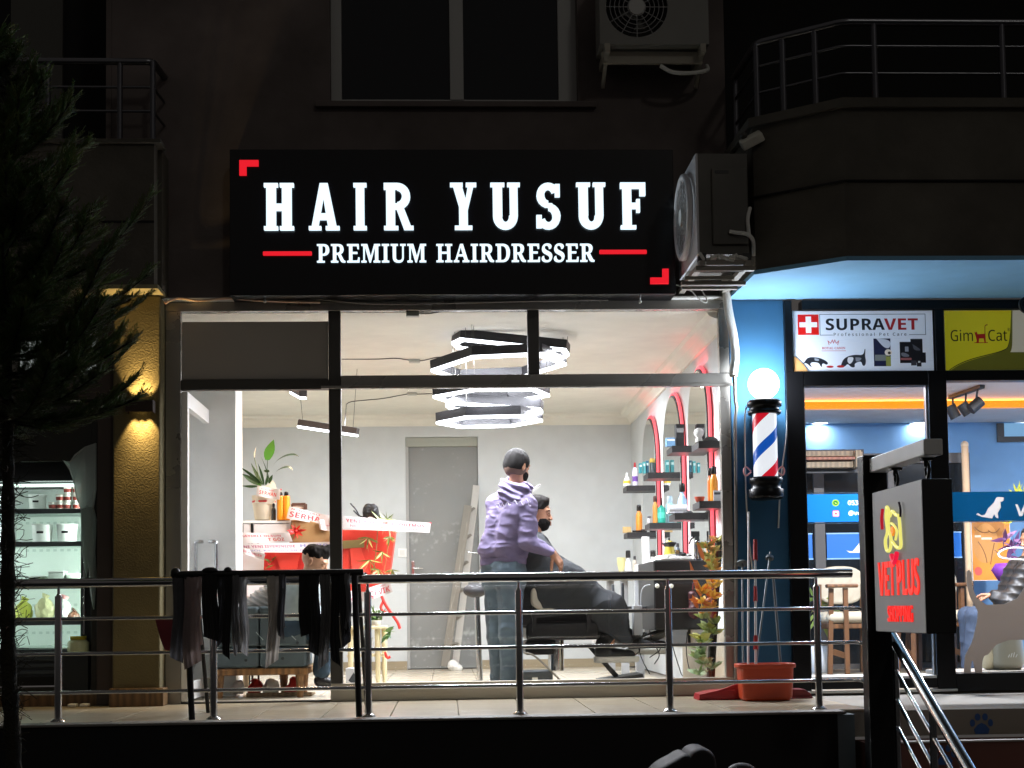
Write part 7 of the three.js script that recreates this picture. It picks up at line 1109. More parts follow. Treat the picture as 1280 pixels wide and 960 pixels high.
// ---------------------------------------------------------------- ladder, barber chair, bench
{
  const z = -5.15, t = thing('wooden_ladder', 'paint splashed white ladder leaning in front of the grey back door', 'ladder', W(565, 835, z).toArray()), mp = mat(0xf2efe6, { roughness: 0.8, map: T.soft, bumpMap: T.stucco, bumpScale: 0.004 }), md = mat(0xe2dbcb, { roughness: 0.85, map: T.scuff, bumpMap: T.stucco, bumpScale: 0.006 });
  const a0 = W(569, 833, z), a1 = W(595.5, 607, z - 0.1), b0 = W(556, 833, z + 0.1), b1 = W(585, 632, z + 0.02);
  mesh('rail', bar(a0.toArray(), a1.toArray(), 0.07, 0.045), mp, t); mesh('rail', bar(b0.toArray(), b1.toArray(), 0.08, 0.045), md, t);
  for (let k = 0; k < 6; k++) { const u = 0.12 + k * 0.15, A = a0.clone().lerp(a1, u), B = b0.clone().lerp(b1, u * 1.1); mesh('rung', bar(A.toArray(), B.toArray(), 0.05, 0.025), md, t); }
  mesh('hinge', pipe([W(584, 690, z + 0.1), W(601, 692, z + 0.1), W(600, 712, z + 0.1)], 0.008, 0.02, 6), M.chrome, t); mesh('paint_rag', flesh([bone(W(566, 832, z + 0.15), W(573, 836, z + 0.15), 0.05, 0.04)], { cell: 0.012, fold: ridge(14, 0.02) }), M.plastic, t);
}
{
  const z = -1.08, p = (a, b, dz = 0) => W(a, b, z + dz), t = thing('barber_chair', 'black barber chair with pale arm pads under the seated customer', 'chair', [p(700, 850).x, 0, z]), lt = mat(0x161719, { roughness: 0.4 }), pale = mat(0xb8b3a4, { roughness: 0.6 });
  const rb = (a, b, c, d, z0, z1, m, n, r = 0.03) => { const A = p(a, b), B = p(c, d); return mesh(n, rbox(A.x, B.x, A.y, B.y, z + z0, z + z1, Math.min(r, (B.y - A.y) / 2.2, (B.x - A.x) / 2.2), 3), m, t); };
  rb(655, 800, 745, 776, -0.27, 0.27, lt, 'seat'); rb(642, 785, 664, 705, -0.26, 0.26, lt, 'backrest'); rb(655, 818, 690, 800, -0.2, 0.2, lt, 'seat_base', 0.015);
  for (const s of [-0.31, 0.31]) { const m = flesh([bone(p(676, 742, s), p(690, 752, s), 0.075, 0.06), bone(p(672, 752, s), p(680, 757, s), 0.05)], { cell: 0.01, k: 0.03, cut: (x, y, q) => Math.abs(q - z - s) - 0.035 }); mesh('arm_pad', m, pale, t); mesh('arm_frame', [bar(p(664, 770, s).toArray(), p(740, 764, s).toArray(), 0.03), bar(p(668, 790, s).toArray(), p(668, 740, s).toArray(), 0.03), bar(p(736, 790, s).toArray(), p(736, 762, s).toArray(), 0.03)], lt, t); }
  mesh('side_strip', bar(p(648, 808, 0.28).toArray(), p(752, 806, 0.28).toArray(), 0.02), M.chrome, t);
  mesh('column', cyl(p(695, 838), p(695, 800), 0.06, 0.06, 20), M.chrome, t); mesh('base', lathe([[0.001, 0.05], [0.1, 0.048], [0.3, 0.02], [0.31, 0.002], [0.001, 0.002]].reverse(), 32).translate(p(695, 840).x, 0, z), M.chrome, t);
  mesh('foot_frame', [bar(p(735, 806, 0.03).toArray(), p(772, 848, 0.03).toArray(), 0.03), bar(p(735, 806, -0.15).toArray(), p(772, 846, -0.15).toArray(), 0.03)], lt, t);
  mesh('foot_plate', [bar(p(748, 851, 0.0).toArray(), p(800, 843, 0.0).toArray(), 0.025, 0.36)], mat(0x3a3c3e, { roughness: 0.4, metalness: 0.4 }), t);
  const st = thing('styling_stool', 'dark round stool top just left of the hairdresser', 'stool', [W(593, 735, -2).x, 0, -2]), c = W(594, 738, -2.0); mesh('cushion', flesh([ell(c, [0.1, 0.06, 0.1])], { cell: 0.012 }), mat(0x222326, { roughness: 0.6 }), st); mesh('stem', cyl([c.x + 0.03, 0.02, c.z], [c.x + 0.01, c.y, c.z], 0.025), M.chrome, st); mesh('foot', cyl([c.x + 0.03, 0.001, c.z], [c.x + 0.03, 0.03, c.z], 0.2, 0.12, 24), M.chrome, st);
  const tb = W(668, 838, -0.55), tc = thing('tool_case', 'small dark tool case with cables on the floor beside the chair', 'case', [tb.x, 0, -0.55]); mesh('case', rbox(tb.x - 0.1, tb.x + 0.13, 0.002, 0.17, -0.68, -0.5, 0.02, 2), mat(0x3b4144, { roughness: 0.4 }), tc); mesh('cable', tube([[652, 815], [668, 820], [690, 840], [700, 850]].map(([a, b]) => W(a, b, -0.5)), 0.008, 6), mat(0x77736a), tc); mesh('label_print', box(tb.x - 0.02, tb.x + 0.02, 0.1, 0.12, -0.4995, -0.498), M.plastic, tc);
}
{
  const z = -0.75, p = (a, b, dz = 0) => W(a, b, z + dz), A = p(262, 835), B = p(386, 757), t = thing('tufted_bench', 'grey blue buttoned bench on wooden legs just inside the entrance', 'bench', [p(330, 840).x, 0, z]), fab = mat(0x5c6a6e, { roughness: 0.85, map: T.cloth, bumpMap: T.cloth, bumpScale: 0.001 });
  const x0 = -1.67, x1 = B.x, yA = A.y, yB = B.y, zf = z + 0.2, rows = [yA, yA + (yB - yA) * 0.34, yA + (yB - yA) * 0.85, yB], sx = [x0, (x0 + x1) / 2, x1];
  for (let j = 0; j < 3; j++) for (let i = 0; i < 2; i++) mesh('cushion', rbox(sx[i] + 0.003, sx[i + 1] - 0.003, rows[j] + 0.003, rows[j + 1] - 0.002, z - 0.3, zf + (j === 2 ? 0.02 : 0), 0.022, 3), fab, t);
  for (const [a, b] of [[314, 781], [375, 803], [312, 824], [357, 822], [340, 800]]) { const c = p(a, b); mesh('button', sph([c.x, c.y, zf + 0.0], 0.011, 1, 1, 0.4, 10, 8), mat(0x2a3134), t); }
  for (const [a, b, c, d] of [[320, 790, 329, 800], [360, 790, 370, 800]]) { const q = W(a, b, zf), r = W(c, d, zf); mesh('seam', cyl([q.x, q.y, zf + 0.0005], [r.x, r.y, zf + 0.0005], 0.003), mat(0xa8b4b4), t); }
  mesh('frame', rbox(x0, x1 + 0.01, yA - 0.05, yA - 0.002, z - 0.3, zf + 0.005, 0.008, 2), M.wood, t);
  for (const [x, zz] of [[x0 + 0.05, zf - 0.04], [x1 - 0.05, zf - 0.04], [x0 + 0.05, z - 0.25], [x1 - 0.06, z - 0.25], [X(350, 840, z), z - 0.25]]) mesh('leg', cyl([x, 0.001, zz], [x, yA - 0.051, zz], 0.022, 0.034, 12), M.wood, t);
  // jacket and things on and under the bench
  const jk = thing('folded_garment', 'pale ribbed knitted garment lying on the grey bench', 'garment', p(325, 756).toArray()); mesh('knit', flesh([bone(p(312, 757), p(352, 752), 0.04, 0.05), bone(p(322, 750), p(348, 735), 0.06, 0.07), bone(p(345, 740), p(358, 752), 0.05, 0.04)], { cell: 0.009, k: 0.05, fold: (x, y, q) => 0.008 * Math.sin((x * 0.6 + y * 0.9) * 150) + ridge(10, 0.01)(x, y, q), cut: (x, y) => p(330, 758).y - y }), mat(0xc9c4bf, { roughness: 0.95 }), jk); mesh('strap', tube([p(342, 730, 0.1), p(348, 745, 0.1), p(355, 757, 0.1)], 0.008, 6), M.black, jk);
  const pc = thing('phone', 'dark phone in the hands of the sitting person', 'phone', p(420, 758).toArray()), pq = p(419, 757); mesh('body', rbox(pq.x - 0.02, pq.x + 0.02, pq.y - 0.03, pq.y + 0.05, pq.z - 0.05, pq.z - 0.04, 0.004), M.black, pc); mesh('screen', box(pq.x - 0.017, pq.x + 0.017, pq.y - 0.026, pq.y + 0.046, pq.z - 0.0399, pq.z - 0.039), mat(0x1a2530, { roughness: 0.1 }), pc);
  const bagUnder = (label, a, b, r, col) => { const c = p(a, b, -0.15), u = thing('shopping_bag', label, 'bag', [c.x, 0, c.z]); mesh('bag', flesh([bone(V(c.x, r * 0.8, c.z), V(c.x + 0.01, r * 1.3, c.z), r, r * 0.8)], { cell: 0.012, fold: ridge(11, 0.03), cut: (x, y) => 0.016 - y }), mat(col, { roughness: 0.5 }), u); mesh('handle', tube([[c.x - 0.03, r * 1.9, c.z], [c.x, r * 2.2, c.z], [c.x + 0.03, r * 1.9, c.z]], 0.006, 5), mat(col), u); };
  bagUnder('white plastic bag under the middle of the grey bench', 338, 845, 0.055, 0xe6e4e0); bagUnder('red bag between the white bags under the grey bench', 318, 845, 0.055, 0xc0281e); bagUnder('white plastic bag under the left part of the grey bench', 297, 845, 0.05, 0xdad6d0); bagUnder('red bag under the right end of the grey bench', 367, 845, 0.06, 0xb3241e);
  const tr = thing('low_tray', 'low pale tray on the floor below the grey bench', 'tray', [p(320, 855).x, 0, z - 0.15]); mesh('tray', rbox(-1.45, x1 + 0.02, 0.002, 0.014, z - 0.28, z + 0.02, 0.004), M.paleWood, tr); mesh('rim', [rbox(-1.45, x1 + 0.02, 0.0145, 0.03, z + 0.008, z + 0.02, 0.003)], M.paleWood, tr);
}
// ---------------------------------------------------------------- gifts with banners behind the mullion
{
  const banner = (label, corners, z, lines, opts = {}) => {   // corners tl, tr, br, bl in px
    const P = corners.map(([a, b]) => W(a, b, z)), w = 768, h = 128, cv = document.createElement('canvas'); cv.width = w; cv.height = h; const g = cv.getContext('2d');
    g.fillStyle = opts.bg ?? '#d9d0ce'; g.fillRect(0, 0, w, h); g.textBaseline = 'middle';
    for (const [s, x, y, size, col, wid, f] of lines) { g.fillStyle = col; g.font = `${f ?? 'bold'} ${size}px sans-serif`; const m = g.measureText(s).width; g.save(); g.translate(x, y); if (wid) g.scale(wid / m, 1); g.fillText(s, 0, 0); g.restore(); }
    const tx = new THREE.CanvasTexture(cv); tx.colorSpace = THREE.SRGBColorSpace;
    const N = 14, pos = [], uv = [], idx = []; for (let i = 0; i <= N; i++) for (const v of [1, 0]) { const u = i / N, p = P[0].clone().lerp(P[1], u).lerp(P[3].clone().lerp(P[2], u), 1 - v); pos.push(p.x, p.y, p.z + 0.02 * Math.sin(u * 7 + v) + (opts.sag ?? 0) * 0); uv.push(u, v); }
    for (let i = 0; i < N; i++) { const a = i * 2; idx.push(a, a + 1, a + 3, a, a + 3, a + 2); }
    const geo = new THREE.BufferGeometry(); geo.setAttribute('position', new THREE.Float32BufferAttribute(pos, 3)); geo.setAttribute('uv', new THREE.Float32BufferAttribute(uv, 2)); geo.setIndex(idx); geo.computeVertexNormals();
    const t = thing('gift_banner', label, 'banner', P[0].toArray()); mesh('ribbon', geo, mat(0xffffff, { map: tx, roughness: 0.7, side: THREE.DoubleSide }), t); mesh('pin', sph(P[1].toArray(), 0.008, 1, 1, 1, 8, 6), M.red, t); return t;
  };
  const rd = '#c0303a', pk = '#c8505a', bl = '#5a6aa8', z = -2.0, p = (a, b, dz = 0) => W(a, b, z + dz);
  // shelf unit
  const x0 = -1.86, x1 = p(373, 655).x, yt = p(340, 651).y, su = thing('shelf_unit', 'black framed shelf unit with white boxes carrying the peace lily', 'shelf unit', [(x0 + x1) / 2, 0, z]);
  for (const x of [x0, p(303, 660).x, p(315, 660).x, x1]) mesh('post', [box(x - 0.008, x + 0.008, 0.001, yt, z - 0.01, z + 0.01), box(x - 0.008, x + 0.008, 0.001, yt, z - 0.4, z - 0.38)], M.black, su);
  for (const y of [yt, yt - 0.5, yt - 0.95]) mesh('board', rbox(x0, x1, y - 0.02, y + 0.002, z - 0.4, z + 0.012, 0.004), M.whitePaint, su);
  mesh('white_drawer', [rbox(p(304, 660).x, p(314, 660).x, yt - 0.12, yt - 0.024, z - 0.3, z + 0.004), rbox(p(317, 660).x, x1 - 0.01, yt - 0.12, yt - 0.024, z - 0.3, z + 0.004)], mat(0xd8d4d2, { roughness: 0.5 }), su);
  // peace lily
  const lily = thing('peace_lily', 'peace lily with long dark leaves and one white spathe in a paper wrapped pot', 'potted plant', p(330, 650).toArray()), pt = p(330, 650, -0.1);
  mesh('pot', lathe([[0.001, 0], [0.075, 0], [0.095, 0.14], [0.1, 0.2], [0.092, 0.2], [0.085, 0.12], [0.001, 0.1]], 20).translate(pt.x, pt.y, pt.z), mat(0xd9cdb6, { roughness: 0.7 }), lily);
  mesh('paper_wrap', ext([[318, 628], [322, 612], [334, 606], [341, 600], [344, 606], [348, 622], [340, 630]].map(([a, b]) => { const q = p(a, b); return [q.x, q.y]; }), 0.01).translate(0, 0, z - 0.02), mat(0xe6dcc8, { roughness: 0.7 }), lily);
  mesh('ribbon', new THREE.TorusGeometry(0.085, 0.014, 8, 24).rotateX(Math.PI / 2).translate(pt.x, p(330, 626).y, pt.z), mat(0xc8322c, { roughness: 0.4 }), lily);
  const lg = leafMat(0x2f5220), lg2 = leafMat(0x4c8a1e);
  for (const [a, b, c, d, w, m] of [[334, 575, 338, 549, 0.5, lg2], [338, 605, 333, 575, 0.05, lg], [336, 590, 330, 586, 0.2, lg], [326, 604, 304, 580, 0.17, lg], [324, 604, 303, 588, 0.17, lg], [322, 606, 303, 597, 0.16, lg], [322, 608, 306, 610, 0.14, lg], [328, 606, 314, 584, 0.16, lg], [332, 606, 337, 594, 0.16, lg], [326, 608, 316, 600, 0.18, lg2], [330, 606, 327, 582, 0.13, lg], [336, 604, 341, 592, 0.14, lg]]) { const A = p(a, b, 0.02), B = p(c, d, rnd(-0.08, 0.1)); putLeaf(lily, m, A, B.clone().sub(A), A.distanceTo(B) * 1.05, w * 0.6, rnd(-0.7, 0.7)); }
  for (const pts of [[[334, 606], [338, 590], [345, 577], [356, 570], [368, 568], [374, 571]], [[336, 608], [342, 596], [347, 588], [356, 584], [362, 584], [366, 588]]]) { const c3 = new THREE.CatmullRomCurve3(pts.map(([a, b]) => p(a, b, 0.03))), g = new THREE.BufferGeometry(), pos = [], idx = []; for (let i = 0; i <= 14; i++) { const u = i / 14, c = c3.getPoint(u), w = 0.02 * Math.sin(Math.PI * Math.max(0, (u - 0.35) / 0.65)) + 0.003; pos.push(c.x, c.y + w * 0.5, c.z - w, c.x, c.y - w * 0.4, c.z + w); } for (let i = 0; i < 14; i++) idx.push(i * 2, i * 2 + 1, i * 2 + 3, i * 2, i * 2 + 3, i * 2 + 2); g.setAttribute('position', new THREE.Float32BufferAttribute(pos, 3)); g.setIndex(idx); g.computeVertexNormals(); mesh('leaf', g, lg, lily); }
  mesh('stalk', tube([p(333, 606), p(334, 585), p(334.5, 575)], 0.003, 5), lg, lily); mesh('stalk', tube([p(326, 606), p(321, 585), p(318, 572)], 0.003, 5), leafMat(0x8aa060), lily);
  putLeaf(lily, mat(0xf2ead8, { roughness: 0.6, side: THREE.DoubleSide }), p(318, 572), V(-0.05, 1, 0.1), 0.09, 0.06, 1.2, 'spathe');
  banner('small white card with red print in front of the peace lily pot', [[322, 607], [351, 612], [350, 625], [320, 620]], z + 0.04, [['SERHAN', 90, 74, 62, '#e0403a', 560], ['tebrikler', 140, 28, 24, pk, 420]]);
  for (const [i, px] of [350.5, 358].entries()) bottle('hair_bottle', (i ? 'right' : 'left') + ' of two orange bottles with black caps next to the peace lily', 'bottle', px - 4.5, px + 4.5, 614.5, { y: yt + 0.003, z: z + 0.02 }, [[0, 0], [0.96, 0], [1, 0.02], [1, 0.8], [0.9, 0.85]], 0xdd8d12, 0x14110e, { capR: 0.62, dz: 0.02 });
  bottle('hair_bottle', 'dark bottle between the pot and the two orange bottles', 'bottle', 339, 345, 629, { y: yt + 0.003, z }, TALL, 0x2c2a26, 0x1a1a1a, { dz: 0.03 });
  { const f = thing('picture_frame', 'dark brown frame behind the kraft paper parcel', 'frame', p(373, 636).toArray()), a = p(365, 637, -0.1), b = p(382, 630, -0.1); mesh('frame', [bar([a.x, a.y, a.z], [b.x, a.y, a.z], 0.018), bar([a.x, b.y, a.z], [b.x, b.y, a.z], 0.018), bar([b.x, a.y, a.z], [b.x, b.y, a.z], 0.025), bar([a.x, a.y, a.z], [a.x, b.y, a.z], 0.014)], mat(0x4a3026), f); mesh('board', box(a.x, b.x, b.y, a.y, a.z - 0.01, a.z - 0.009), mat(0xd9cfc4), f); }
  banner('slanting white banner with the red letters SERHA over the kraft parcel', [[362, 633], [413, 645], [413, 657], [358, 648]], z + 0.06, [['SERHA', 30, 76, 80, '#c0444e', 560], ['N  HAYIRLI', 40, 22, 24, pk, 540]]);
  banner('short white banner end hanging by the mullion', [[398, 650], [414, 648], [414, 664], [400, 662]], z + 0.075, [['HAYIRLI', 120, 60, 44, pk, 560]]);
  { const k = thing('kraft_parcel', 'brown kraft paper parcel with a red bow', 'parcel', p(390, 677).toArray()), q = (a, b) => { const v = p(a, b); return [v.x, v.y]; }; mesh('paper', ext([q(364, 677), q(366, 652), q(380, 650), q(402, 657), q(425, 660), q(425, 679)], 0.2, 0.01).translate(0, 0, z - 0.16), mat(0xb58c58, { roughness: 0.8, map: T.mottle }), k); const bowc = p(370, 664, 0.08); for (let i = 0; i < 12; i++) { const a = i / 12 * 6.283; putLeaf(k, mat(0xd0281f, { roughness: 0.4, side: THREE.DoubleSide }), bowc, V(Math.cos(a), Math.sin(a) * 1.1, 0.4), rnd(0.06, 0.1), 0.07, rnd(6), 'bow_loop'); } mesh('bow_knot', sph(bowc.toArray(), 0.018), M.red, k); }
  banner('upper pink printed banner across the front of the gift table', [[297, 666], [362, 666], [366, 677], [299, 680]], z + 0.1, [['HAYIRLI OLSUN', 30, 40, 38, pk, 600], ['T GÖZ', 420, 88, 56, '#c83c30', 240]]);
  banner('wide white banner with red and blue print across the gift table', [[300, 680], [425, 677], [425, 690], [304, 691]], z + 0.14, [['NE YENI ISYERINIZDE', 20, 44, 50, '#a8486a', 400], ['HAYIRLI', 450, 40, 48, '#8a8ac0', 300], ['BOL KAZANCLAR DILERIZ', 60, 100, 34, bl, 560, 'normal']]);
  banner('small crossing banner at the left end of the gift table', [[302, 684], [332, 693], [330, 700], [301, 691]], z + 0.16, [['SEVGILER', 60, 64, 70, '#d9606a', 620]]);
  { const r = thing('red_gift_box', 'red flower box with a folded lid under the wide banner', 'gift box', p(350, 700).toArray()), q = (a, b) => { const v = p(a, b); return [v.x, v.y]; }; mesh('box', ext([q(330, 712), q(332, 690), q(380, 690), q(380, 745), q(340, 745)], 0.2, 0.004).translate(0, 0, z - 0.16), mat(0xcf2a20, { roughness: 0.45 }), r); mesh('flap', ext([q(344, 692), q(376, 694), q(372, 712), q(352, 712)], 0.006).translate(0, 0, z + 0.06), mat(0xe04030, { roughness: 0.4 }), r); for (let i = 0; i < 10; i++) putLeaf(r, leafMat(i % 3 ? 0xd8342a : 0x7a7a2c), p(333 + rnd(10), 703 + rnd(-6, 8), 0.08), V(rnd(-1, 1), rnd(-0.2, 1), 0.4), rnd(0.05, 0.08), 0.06, rnd(6), 'petal'); }
  { const r = thing('wrapped_gift', 'white wrapped gift with a pink side at the left of the gift table', 'gift', p(312, 700).toArray()), q = (a, b) => { const v = p(a, b); return [v.x, v.y]; }; mesh('wrap', ext([q(298, 690), q(330, 692), q(328, 745), q(303, 745)], 0.18, 0.01).translate(0, 0, z - 0.14), mat(0xefe7e6, { roughness: 0.6 }), r); mesh('pink_side', ext([q(296, 688), q(304, 690), q(304, 745), q(299, 745)], 0.01).translate(0, 0, z + 0.065), mat(0xe0a0a4), r); }
  { const g = thing('gift_table', 'low table holding the wrapped gifts behind the grey bench', 'table', p(360, 745).toArray()), a = p(296, 746), b = p(426, 746); mesh('top', rbox(a.x, b.x, a.y - 0.03, a.y - 0.002, z - 0.3, z + 0.1, 0.004), M.paleWood, g); for (const x of [a.x + 0.04, b.x - 0.04]) for (const zz of [z - 0.25, z + 0.05]) mesh('leg', box(x - 0.02, x + 0.02, 0.001, a.y - 0.031, zz - 0.02, zz + 0.02), M.paleWood, g); }
  // right of the mullion
  const Z = -1.7, s = (a, b, dz = 0) => W(a, b, Z + dz);
  { const r = thing('red_flower_box', 'tall red flower box with umbrella leaves right of the mullion', 'gift box', s(460, 720).toArray()), q = (a, b) => { const v = s(a, b); return [v.x, v.y]; }; mesh('box', ext([q(420, 740), q(420, 662), q(493, 664), q(483, 740)], 0.25, 0.006).translate(0, 0, Z - 0.3), mat(0xcf3626, { roughness: 0.45 }), r); mesh('flap', ext([q(437, 684), q(450, 682), q(462, 718), q(440, 718)], 0.006).translate(0, 0, Z - 0.035), mat(0xe2493a, { roughness: 0.4 }), r); mesh('ribbon_band', ext([q(422, 676), q(455, 674), q(455, 684), q(422, 686)], 0.008).translate(0, 0, Z - 0.035), mat(0x8a7a4a), r); for (const [cx, cy, R] of [[460, 672, 14], [462, 700, 18], [478, 690, 13], [487, 671, 10], [474, 712, 13], [490, 712, 10]]) for (let k = 0; k < 8; k++) { const a = -0.4 - k / 7 * 2.6 + 0; const A = s(cx, cy, 0.04), B = s(cx + Math.cos(-a) * R * 0.8, cy + Math.abs(Math.sin(-a)) * R + rnd(-3, 3), 0.06); putLeaf(r, leafMat([0x8f9a4a, 0xb3b06a, 0xa08a3c, 0x6f7f3a][k % 4]), A, B.clone().sub(A), A.distanceTo(B) * 1.2, 0.05, rnd(6)); } mesh('stem', [tube([s(472, 662, 0.03), s(470, 690, 0.03), s(466, 716, 0.03)], 0.004, 5), tube([s(488, 660, 0.03), s(484, 690, 0.03), s(480, 715, 0.03)], 0.004, 5)], leafMat(0x9a7a4a), r); }
  banner('long white banner with red print crossing the red flower box', [[428, 645], [538, 654], [537, 666], [429, 660]], Z + 0.1, [['YENI  KAYDIM  K. OUTMUS', 30, 46, 52, '#b0404e', 690], ['NE CALISMALAR  DILERIM', 60, 98, 32, '#a85a68', 600, 'normal']]);
  { const v = thing('variegated_plant', 'pale variegated plant with a black bow on top of the red flower box', 'potted plant', s(478, 662).toArray()); for (let i = 0; i < 34; i++) { const A = s(480 + rnd(-6, 6), 652 + rnd(-4, 6), rnd(0.1)), a = rnd(-0.6, 3.7), L = rnd(6, 17), B = s(480 + rnd(-6, 6) + Math.cos(a) * L, 648 - Math.sin(a) * L + (rnd() < 0.3 ? 24 : 0), rnd(0.12)); putLeaf(v, leafMat([0xd7dcb0, 0x8fa05a, 0xb9c48a, 0x6f8440][i % 4]), A, B.clone().sub(A), Math.min(0.13, A.distanceTo(B)), 0.04, rnd(6)); } const bk = s(463, 637, 0.05); mesh('black_bow', flesh([ell(bk, [0.055, 0.05, 0.03]), bone(s(468, 640, 0.05), s(472, 647, 0.05), 0.03, 0.02), bone(s(458, 640, 0.05), s(456, 647, 0.05), 0.02, 0.015)], { cell: 0.008, fold: ridge(22, 0.012) }), M.black, v); mesh('ribbon', [tube([s(438, 629, 0.05), s(445, 637, 0.05), s(449, 644, 0.05), s(454, 646, 0.05), s(458, 641, 0.05)], 0.007, 6), tube([s(442, 638, 0.05), s(449, 645, 0.05)], 0.007, 6)], M.black, v); }
  { const g = thing('pedestal_table', 'cream pedestal table holding a leafy gift plant right of the mullion', 'table', s(462, 850).toArray()), m = mat(0xd2c59c, { roughness: 0.45 }), a = s(430, 783), b = s(483, 783); mesh('top', rbox(a.x, b.x, a.y - 0.025, a.y, Z - 0.3, Z + 0.05, 0.008, 2), m, g); for (const px of [472, 479, 438]) { const c = s(px, 790); mesh('leg', cyl([c.x, 0.001, Z - (px === 479 ? 0.2 : 0)], [c.x, a.y - 0.026, Z - (px === 479 ? 0.2 : 0)], 0.018, 0.024, 12), m, g); } mesh('lower_shelf', rbox(a.x + 0.02, b.x - 0.02, 0.25, 0.268, Z - 0.28, Z), m, g); }
  { const v = thing('gift_plant', 'leafy green plant with red ribbon on the cream pedestal table', 'potted plant', s(472, 783).toArray()), c = s(466, 782, -0.1); mesh('pot', lathe([[0.001, 0], [0.06, 0], [0.08, 0.13], [0.001, 0.13]], 18).translate(c.x, c.y + 0.001, c.z), M.whitePaint, v); for (let i = 0; i < 26; i++) { const low = i > 14, A = low ? s(480 + rnd(-3, 8), 786 + rnd(8), 0.05) : s(468 + rnd(-6, 10), 775, 0.02), a = low ? rnd(-2.2, 0.6) : rnd(0.4, 2.7), L = low ? rnd(8, 18) : rnd(10, 22), B = s(480 + Math.cos(a) * L - (low ? 0 : 12) , (low ? 788 : 772) - Math.sin(a) * L, rnd(0.12)); putLeaf(v, leafMat([0x4f7a2c, 0x3c6a34, 0x6a9440, 0x7d9a5a][i % 4]), A, B.clone().sub(A), Math.min(0.16, A.distanceTo(B)), 0.09, rnd(6)); } mesh('red_ribbon', [tube([s(477, 745, 0.05), s(482, 756, 0.06), s(490, 768, 0.05), s(497, 778, 0.05), s(500, 786, 0.05)], 0.013, 6), tube([s(480, 750, 0.05), s(476, 760, 0.06), s(482, 766, 0.06)], 0.012, 6), tube([s(481, 815, 0.05), s(484, 822, 0.05), s(488, 821, 0.05)], 0.012, 6)], mat(0xd8342c, { roughness: 0.4 }), v); }
  banner('white card with the red letters EVIK held up by a stick below the railing', [[458, 736], [488, 726], [491, 740], [461, 750]], Z + 0.12, [['ÇEVIK', 60, 78, 88, '#cf3a48', 640], ['tebrik ederiz', 120, 22, 24, pk, 480]]);
  banner('white card with a pink line left of the thin railing post', [[430, 738], [457, 740], [457, 752], [430, 753]], Z + 0.1, [['DEM', 200, 70, 80, '#d86070', 400]]);
  { const c = thing('white_gift_box', 'white box on the lower shelf of the pedestal table', 'box', [s(452, 815).x, 0.27, Z - 0.1]), q = s(452, 820); mesh('box', rbox(s(440, 815).x, s(464, 815).x, 0.269, 0.38, Z - 0.2, Z - 0.03, 0.006), M.whitePaint, c); mesh('lid', rbox(s(439, 815).x, s(465, 815).x, 0.381, 0.4, Z - 0.205, Z - 0.025, 0.004), M.plastic, c); }
  { const c = thing('paper_bag', 'grey and white paper bag on the floor beside the mullion', 'bag', [s(440, 860).x, 0, -0.9]), a = W(432, 845, -0.9), b = W(452, 845, -0.9); mesh('bag', prism([[a.x, -0.9], [b.x, -0.9], [b.x - 0.01, -1.05], [a.x + 0.01, -1.05]], 0.001, 0.19), mat(0xe2e4e6, { roughness: 0.6 }), c); mesh('print', ext([[a.x + 0.02, 0.1], [a.x + 0.06, 0.16], [a.x + 0.1, 0.07], [a.x + 0.07, 0.06]], 0.002).translate(0, 0, -0.899), mat(0x3a4046), c); }
}
// wires and junction boxes on the salon ceiling
{
  const c = (label, pts) => { const P = pts.map(([a, b]) => { const d = V((a - 640) / FOCAL, -(b - 653) / FOCAL, -1).applyQuaternion(camera.quaternion); return EYE.clone().addScaledVector(d, (CE - 0.006 - EYE.y) / d.y); }), t = thing('ceiling_wire', label, 'wire', P[0].toArray()); mesh('wire', tube(P, 0.004, 5, 40), M.black, t); return [t, P]; };
  const [t1] = c('thin black wire across the ceiling at the left of the hexagon lamps', [[427, 449], [470, 449], [495, 448], [510, 450], [526, 451], [545, 447], [560, 446]]);
  const jb = (t, a, b) => { const d = V((a - 640) / FOCAL, -(b - 653) / FOCAL, -1).applyQuaternion(camera.quaternion), q = EYE.clone().addScaledVector(d, (CE - 0.012 - EYE.y) / d.y); mesh('junction_box', rbox(q.x - 0.045, q.x + 0.045, CE - 0.028, CE - 0.0005, q.z - 0.03, q.z + 0.03, 0.004), mat(0xb0b3ac), t); };
  jb(t1, 518, 451);
  const [t2] = c('short black wire by the junction box near the window head', [[522, 392], [535, 392], [548, 390]]); jb(t2, 516, 393);
  const [t3, P3] = c('black wire feeding the slim linear lamp', [[433, 505], [440, 502], [460, 500], [480, 498], [507, 493], [516, 493], [540, 492]]); mesh('drop', cyl(P3[0], W(431, 533, -2.45), 0.004, 0.004, 5), M.black, t3); jb(t3, 515, 492);
  const h = W(572, 393, -0.95), t4 = thing('lamp_cable', 'looped black feed cable above the highest hexagon lamp', 'cable', h.toArray()); mesh('cable', tube([[571, 386], [573, 403], [574, 413], [577, 425]].map(([a, b]) => W(a, b, -0.95)), 0.006, 6), M.black, t4); mesh('loop', tube([[573, 405], [579, 408], [582, 402], [579, 397], [574, 400], [573, 406]].map(([a, b]) => W(a, b, -0.95)), 0.004, 6), M.black, t4);
}
